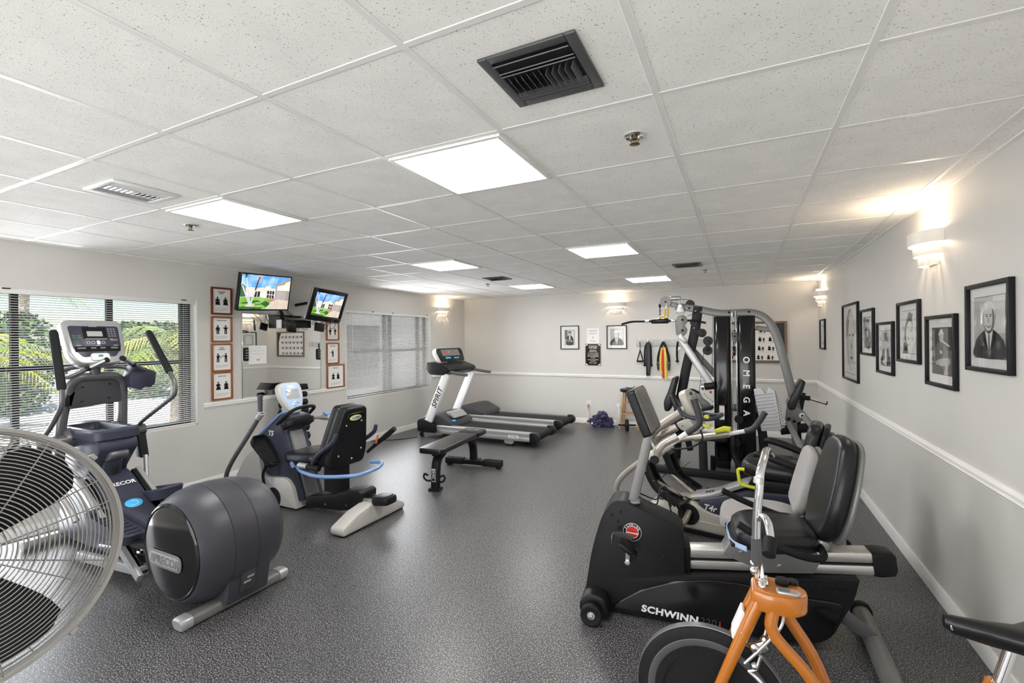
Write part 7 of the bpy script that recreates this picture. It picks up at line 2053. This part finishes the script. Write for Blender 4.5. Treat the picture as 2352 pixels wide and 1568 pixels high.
q = MB('orange').cyl((-0.305, YC, 0.625), (-0.318, YC, 0.675), 0.028, n=16, b=0.005).ball((-0.30, YC + 0.03, 0.655), (0.02, 0.014, 0.012), 10)
q.build('post_clamp', t)
MB('brass').cyl((-0.29, YC + 0.02, 0.655), (-0.27, YC + 0.045, 0.665), 0.009, n=12).build('pop_pin', t)
sec = [(-0.205, 0.010, 0.016), (-0.225, 0.020, 0.030), (-0.29, 0.027, 0.040), (-0.36, 0.045, 0.045), (-0.42, 0.085, 0.050), (-0.47, 0.115, 0.052), (-0.51, 0.115, 0.045), (-0.535, 0.07, 0.02)]
V, F = [], []
n = 16
for x, w_, h_ in sec:
    for k in range(n):
        a = 2 * PI * k / n
        V.append((x, YC + w_ * math.cos(a), 0.812 + (0.02 if math.sin(a) > 0 else h_) * math.sin(a) + (0.012 if x < -0.4 else 0)))
for r_ in range(len(sec) - 1):
    for k in range(n): F.append((r_ * n + k, r_ * n + (k + 1) % n, (r_ + 1) * n + (k + 1) % n, (r_ + 1) * n + k))
F += [tuple(range(n))[::-1], tuple((len(sec) - 1) * n + k for k in range(n))]
sd = MB('vinyl').raw(V, F).build('saddle', t, 60)
MB('chrome').box((-0.218, YC + 0.014, 0.805), (0.006, 0.004, 0.014), 0.001).build('rail_tip', sd)
for s in (-1, 1):
    q = MB('satin').tube([(0.02, YC + s * 0.07, 0.30), (0.02 + 0.10 * s, YC + s * 0.085, 0.22)], 1, sec=(0.016, 0.024), ref=YV)
    q.build('crank_arm', t)
    MB('black').box((0.02 + 0.10 * s, YC + s * 0.14, 0.22), (0.09, 0.09, 0.024), 0.006).build('pedal', t)
MB('alu').cyl((0.02, YC - 0.08, 0.30), (0.02, YC + 0.08, 0.30), 0.016, n=14).build('crank_axle', t)
MB('black').prism([(p.x, p.y) for p in arc_round([(0.40, 0.46), (0.40, 0.34), (0.02, 0.22), (-0.06, 0.30), (0.02, 0.38)], 0.05, 4)], YC - 0.060, YC - 0.040, 0.006).build('chain_guard', t)

# ---------------------------------------------------------------- drum fan, left foreground
t = thing('pedestal_fan', 'large pedestal fan with wire guard cut off by the left edge', 'fan', (-2.05, 0.50, 0), -6)
TL = 15.0
HC = Vector((0, 0, 0.985))
FXm = Matrix.Translation(HC) @ RY(-TL)          # fan axis = local +x, tipped up
def fdome(r): return 0.105 - 0.085 * (r / 0.37) ** 2.4
g = MB('wire')
g.X = FXm
def ring(q, r, x, tr, n=72):
    q.lathe([(r - tr, 0), (r, -tr), (r + tr, 0), (r, tr), (r - tr, 0)], n, (x, 0, 0), (1, 0, 0))
for k in range(27):
    r_ = 0.055 + 0.0118 * k
    ring(g, r_, fdome(r_), 0.0017)
for k in range(8):
    a = 2 * PI * k / 8 + 0.18
    pts = [Vector((fdome(r_) - 0.004, r_ * math.cos(a), r_ * math.sin(a))) for r_ in (0.05, 0.12, 0.2, 0.28, 0.34, 0.372)]
    g.tube(pts, 0.0022, 6)
g.lathe([(0, 0.108), (0.048, 0.106), (0.056, 0.098), (0.05, 0.094), (0, 0.094)], 28, (0, 0, 0), (1, 0, 0))
g.build('front_guard', t)
g = MB('wire')
g.X = FXm
for k in range(11):
    r_ = 0.12 + 0.024 * k
    ring(g, r_, -0.14 + 0.10 * (r_ / 0.37) ** 3, 0.0017)
for k in range(8):
    a = 2 * PI * k / 8 + 0.4
    pts = [Vector((-0.14 + 0.10 * (r_ / 0.37) ** 3 - 0.003, r_ * math.cos(a), r_ * math.sin(a))) for r_ in (0.09, 0.2, 0.3, 0.372)]
    g.tube(pts, 0.0024, 6)
g.build('rear_guard', t)
g = MB('wire')
g.X = FXm
g.lathe([(0.366, 0.026), (0.378, 0.026), (0.382, 0.010), (0.382, -0.030), (0.376, -0.042), (0.366, -0.042), (0.372, -0.028), (0.372, 0.010), (0.366, 0.026)], 96, (0, 0, 0), (1, 0, 0))
g.build('guard_rim', t)
for k in range(4):
    a = 2 * PI * k / 4 + 0.62
    q = MB('wire')
    q.X = FXm
    q.box((0.0, 0.386 * math.cos(a), 0.386 * math.sin(a)), (0.06, 0.014, 0.022), 0.003, Matrix.Rotation(a, 4, 'X'))
    q.build('rim_clip', t)
for k in range(3):
    a0 = 2 * PI * k / 3 - 1.25
    V, F = [], []
    nr, na = 7, 7
    for i in range(nr):
        r_ = 0.05 + 0.285 * i / (nr - 1)
        w_ = 0.30 + 0.20 * math.sin(PI * min(1, 0.15 + 0.6 * i / (nr - 1)))
        for j in range(na):
            u = j / (na - 1) - 0.5
            rr = r_ * (1 - 0.10 * (abs(u) * 2) ** 3 * (i / (nr - 1)))
            a = a0 + u * w_ * 1.7
            V.append((0.055 * u * 2 * 0.75 + 0.01 * math.cos(u * PI), rr * math.cos(a), rr * math.sin(a)))
    for i in range(nr - 1):
        for j in range(na - 1): F.append((i * na + j, i * na + j + 1, (i + 1) * na + j + 1, (i + 1) * na + j))
    q = MB('satin')
    q.X = FXm
    q.raw(V, F)
    q.raw([(x - 0.003, y, z) for x, y, z in V], [f[::-1] for f in F])
    q.build('fan_blade', t, 60)
q = MB('silver')
q.X = FXm
q.lathe([(0, 0.045), (0.05, 0.040), (0.062, 0.015), (0.062, -0.04), (0, -0.04)], 28, (0, 0, 0), (1, 0, 0))
q.build('hub', t)
q = MB('tubegrey')
q.X = FXm
q.lathe([(0, -0.045), (0.085, -0.05), (0.09, -0.08), (0.09, -0.20), (0.07, -0.25), (0, -0.26)], 28, (0, 0, 0), (1, 0, 0))
q.build('motor', t)
p_ = FXm @ Vector((-0.16, 0, -0.08))
MB('tubegrey').tube([p_, (p_.x, 0, p_.z - 0.10), (p_.x, 0, 0.04)], 0.022, 14).cyl((p_.x, 0, 0.55), (p_.x, 0, 0.60), 0.032, n=18, b=0.006).build('pole', t)
MB('black').lathe([(0, 0), (0.25, 0), (0.26, 0.010), (0.24, 0.028), (0.06, 0.045), (0.03, 0.06), (0, 0.06)], 40, (p_.x, 0, 0), (0, 0, 1)).build('base', t)

# ---------------------------------------------------------------- stool and small things by the back wall
t = thing('bar_stool', 'wooden stool with round black seat against the back wall', 'stool', (-1.765, 8.31, 0))
q = MB('vinyl').lathe([(0, 0.655), (0.160, 0.655), (0.172, 0.668), (0.174, 0.69), (0.160, 0.708), (0.10, 0.716), (0, 0.718)], 36)
q.build('seat', t)
fe = [(-0.165, -0.115), (0.16, -0.10), (-0.15, 0.13), (0.155, 0.13)]
lp = []
for x, y in fe:
    a, b_ = Vector((x, y, 0.0)), Vector((x * 0.55, y * 0.55, 0.66))
    lp.append((a, b_))
    MB('beech').tube([a, a.lerp(b_, 0.3), a.lerp(b_, 0.8), b_], [0.014, 0.0165, 0.0165, 0.014], 12).build('leg', t)
for z, prs in ((0.27, ((0, 1), (2, 3))), (0.285, ((0, 2), (1, 3))), (0.47, ((0, 1), (2, 3)))):
    for i, j in prs:
        f_ = z / 0.66
        MB('beech').tube([lp[i][0].lerp(lp[i][1], f_), lp[j][0].lerp(lp[j][1], f_)], 0.0095, 10).build('rung', t)
t = thing('hand_strap', 'short black strap lying on top of the stool seat', 'strap', (-1.745, 8.29, 0.7185), 10)
MB('black').tube([(-0.075, 0, 0.010), (-0.03, 0, 0.008), (0.02, 0, 0.007), (0.05, 0, 0.022), (0.07, 0, 0.040)], 1, k=4, sec=(0.03, 0.010), ref=YV).build('band', t)
MB('satin').box((-0.06, 0, 0.013), (0.03, 0.036, 0.012), 0.003).build('buckle', t)
t = thing('ab_roller', 'black ab roller wheel on the floor under the stool', 'exercise wheel', (-1.765, 8.06, 0), 20)
q = MB('rubber').lathe([(0.020, -0.024), (0.085, -0.026), (0.100, -0.020), (0.105, 0), (0.100, 0.020), (0.085, 0.026), (0.020, 0.024)], 40, (0, 0, 0.105), (1, 0, 0))
q.build('wheel', t)
q = MB('dgrey')
for k in range(6):
    a = 2 * PI * k / 6
    q.tube([(0.0265, 0.02 * math.cos(a), 0.105 + 0.02 * math.sin(a)), (0.0265, 0.075 * math.cos(a), 0.105 + 0.075 * math.sin(a))], 1, sec=(0.006, 0.016), ref=(1, 0, 0))
q.build('spoke', t)
for s in (-1, 1): MB('rubber').cyl((s * 0.026, 0, 0.105), (s * 0.15, 0, 0.105), 0.015, n=14, b=0.004).build('handle', t)
t = thing('plastic_jug', 'tall translucent white plastic bottle standing left of the stool by the wall', 'bottle', (-1.985, 8.47, 0))
MB('clear').lathe([(0, 0), (0.045, 0), (0.050, 0.01), (0.050, 0.20), (0.048, 0.23), (0.048, 0.24), (0.044, 0.30), (0.044, 0.34), (0, 0.345)], 24).build('body', t)
MB('white').lathe([(0.046, 0.345), (0.050, 0.35), (0.050, 0.41), (0.045, 0.42), (0, 0.422)], 24).build('cap', t)
t = thing('gym_bag', 'crumpled purple nylon bag on the floor at the back wall', 'bag', (-2.28, 8.29, 0))
rnd = random.Random(11)
from mathutils import noise
bm = bmesh.new()
bmesh.ops.create_icosphere(bm, subdivisions=5, radius=1.0)
for v in bm.verts:
    c = v.co.copy()
    nz = noise.noise(c * 1.7 + Vector((3, 1, 7))) * 0.26 + abs(noise.noise(c * 3.4 + Vector((5, 2, 1)))) * 0.50 + abs(noise.noise(c * 8.0)) * 0.16 - 0.12
    c *= 0.86 + nz
    hgt = 0.115 + 0.05 * math.exp(-((c.x - 0.05) / 0.45) ** 2)
    v.co = Vector((c.x * 0.235, c.y * 0.13, max(0.0, (c.z + 0.75) * hgt)))
q = MB('purple').bm(bm)
q.build('bag_body', t, 60)
MB('satin').tube([(-0.10, -0.10, 0.13), (-0.02, -0.12, 0.17), (0.08, -0.10, 0.19), (0.15, -0.06, 0.17), (0.19, -0.09, 0.10)], 1, k=5, sec=(0.022, 0.005), ref=(0, 0.5, 1)).build('carry_strap', t)
MB('g5').box((-0.135, -0.128, 0.075), (0.030, 0.004, 0.034), 0.001, RX(-10)).build('tag', t)
t = thing('wall_outlet', 'white wall outlet with orange cord plugged in, on the back wall', 'outlet', (-2.585, YB, 0.372))
MB('white').box((0, -0.004, 0), (0.078, 0.008, 0.120), 0.003).build('cover_plate', t)
q = MB('g5')
for z in (-0.025, 0.025): q.prism(circ(0.017, 18), -0.010, -0.007, 0.001, T(0, 0, z))
q.build('socket', t)
t = thing('extension_cord', 'orange power cord drooping from the outlet along the back baseboard', 'cord', (-2.585, YB, 0.347))
q = MB('cord').lathe([(0, 0), (0.018, 0), (0.018, 0.03), (0.010, 0.045), (0, 0.045)], 14, (0, -0.010, 0), (0, -1, 0))
q.build('plug', t)
q = MB('cord').tube([(0, -0.045, 0), (0, -0.07, -0.03), (0.035, -0.07, -0.12), (0.03, -0.08, -0.24), (-0.06, -0.10, -0.335), (-0.22, -0.14, -0.343), (-0.42, -0.22, -0.343), (-0.62, -0.30, -0.343)], 0.0045, 8, k=6)
q.build('cable', t)
t = thing('extension_cord', 'thin black cord on the floor at the left wall beside the treadmill', 'cord', (-4.85, 6.05, 0.0))
MB('ink').tube([(-0.40, -0.45, 0.006), (-0.30, -0.30, 0.006), (-0.18, -0.22, 0.006), (-0.02, -0.02, 0.006), (0.05, 0.14, 0.006)], 0.005, 6, k=6).build('cable', t)
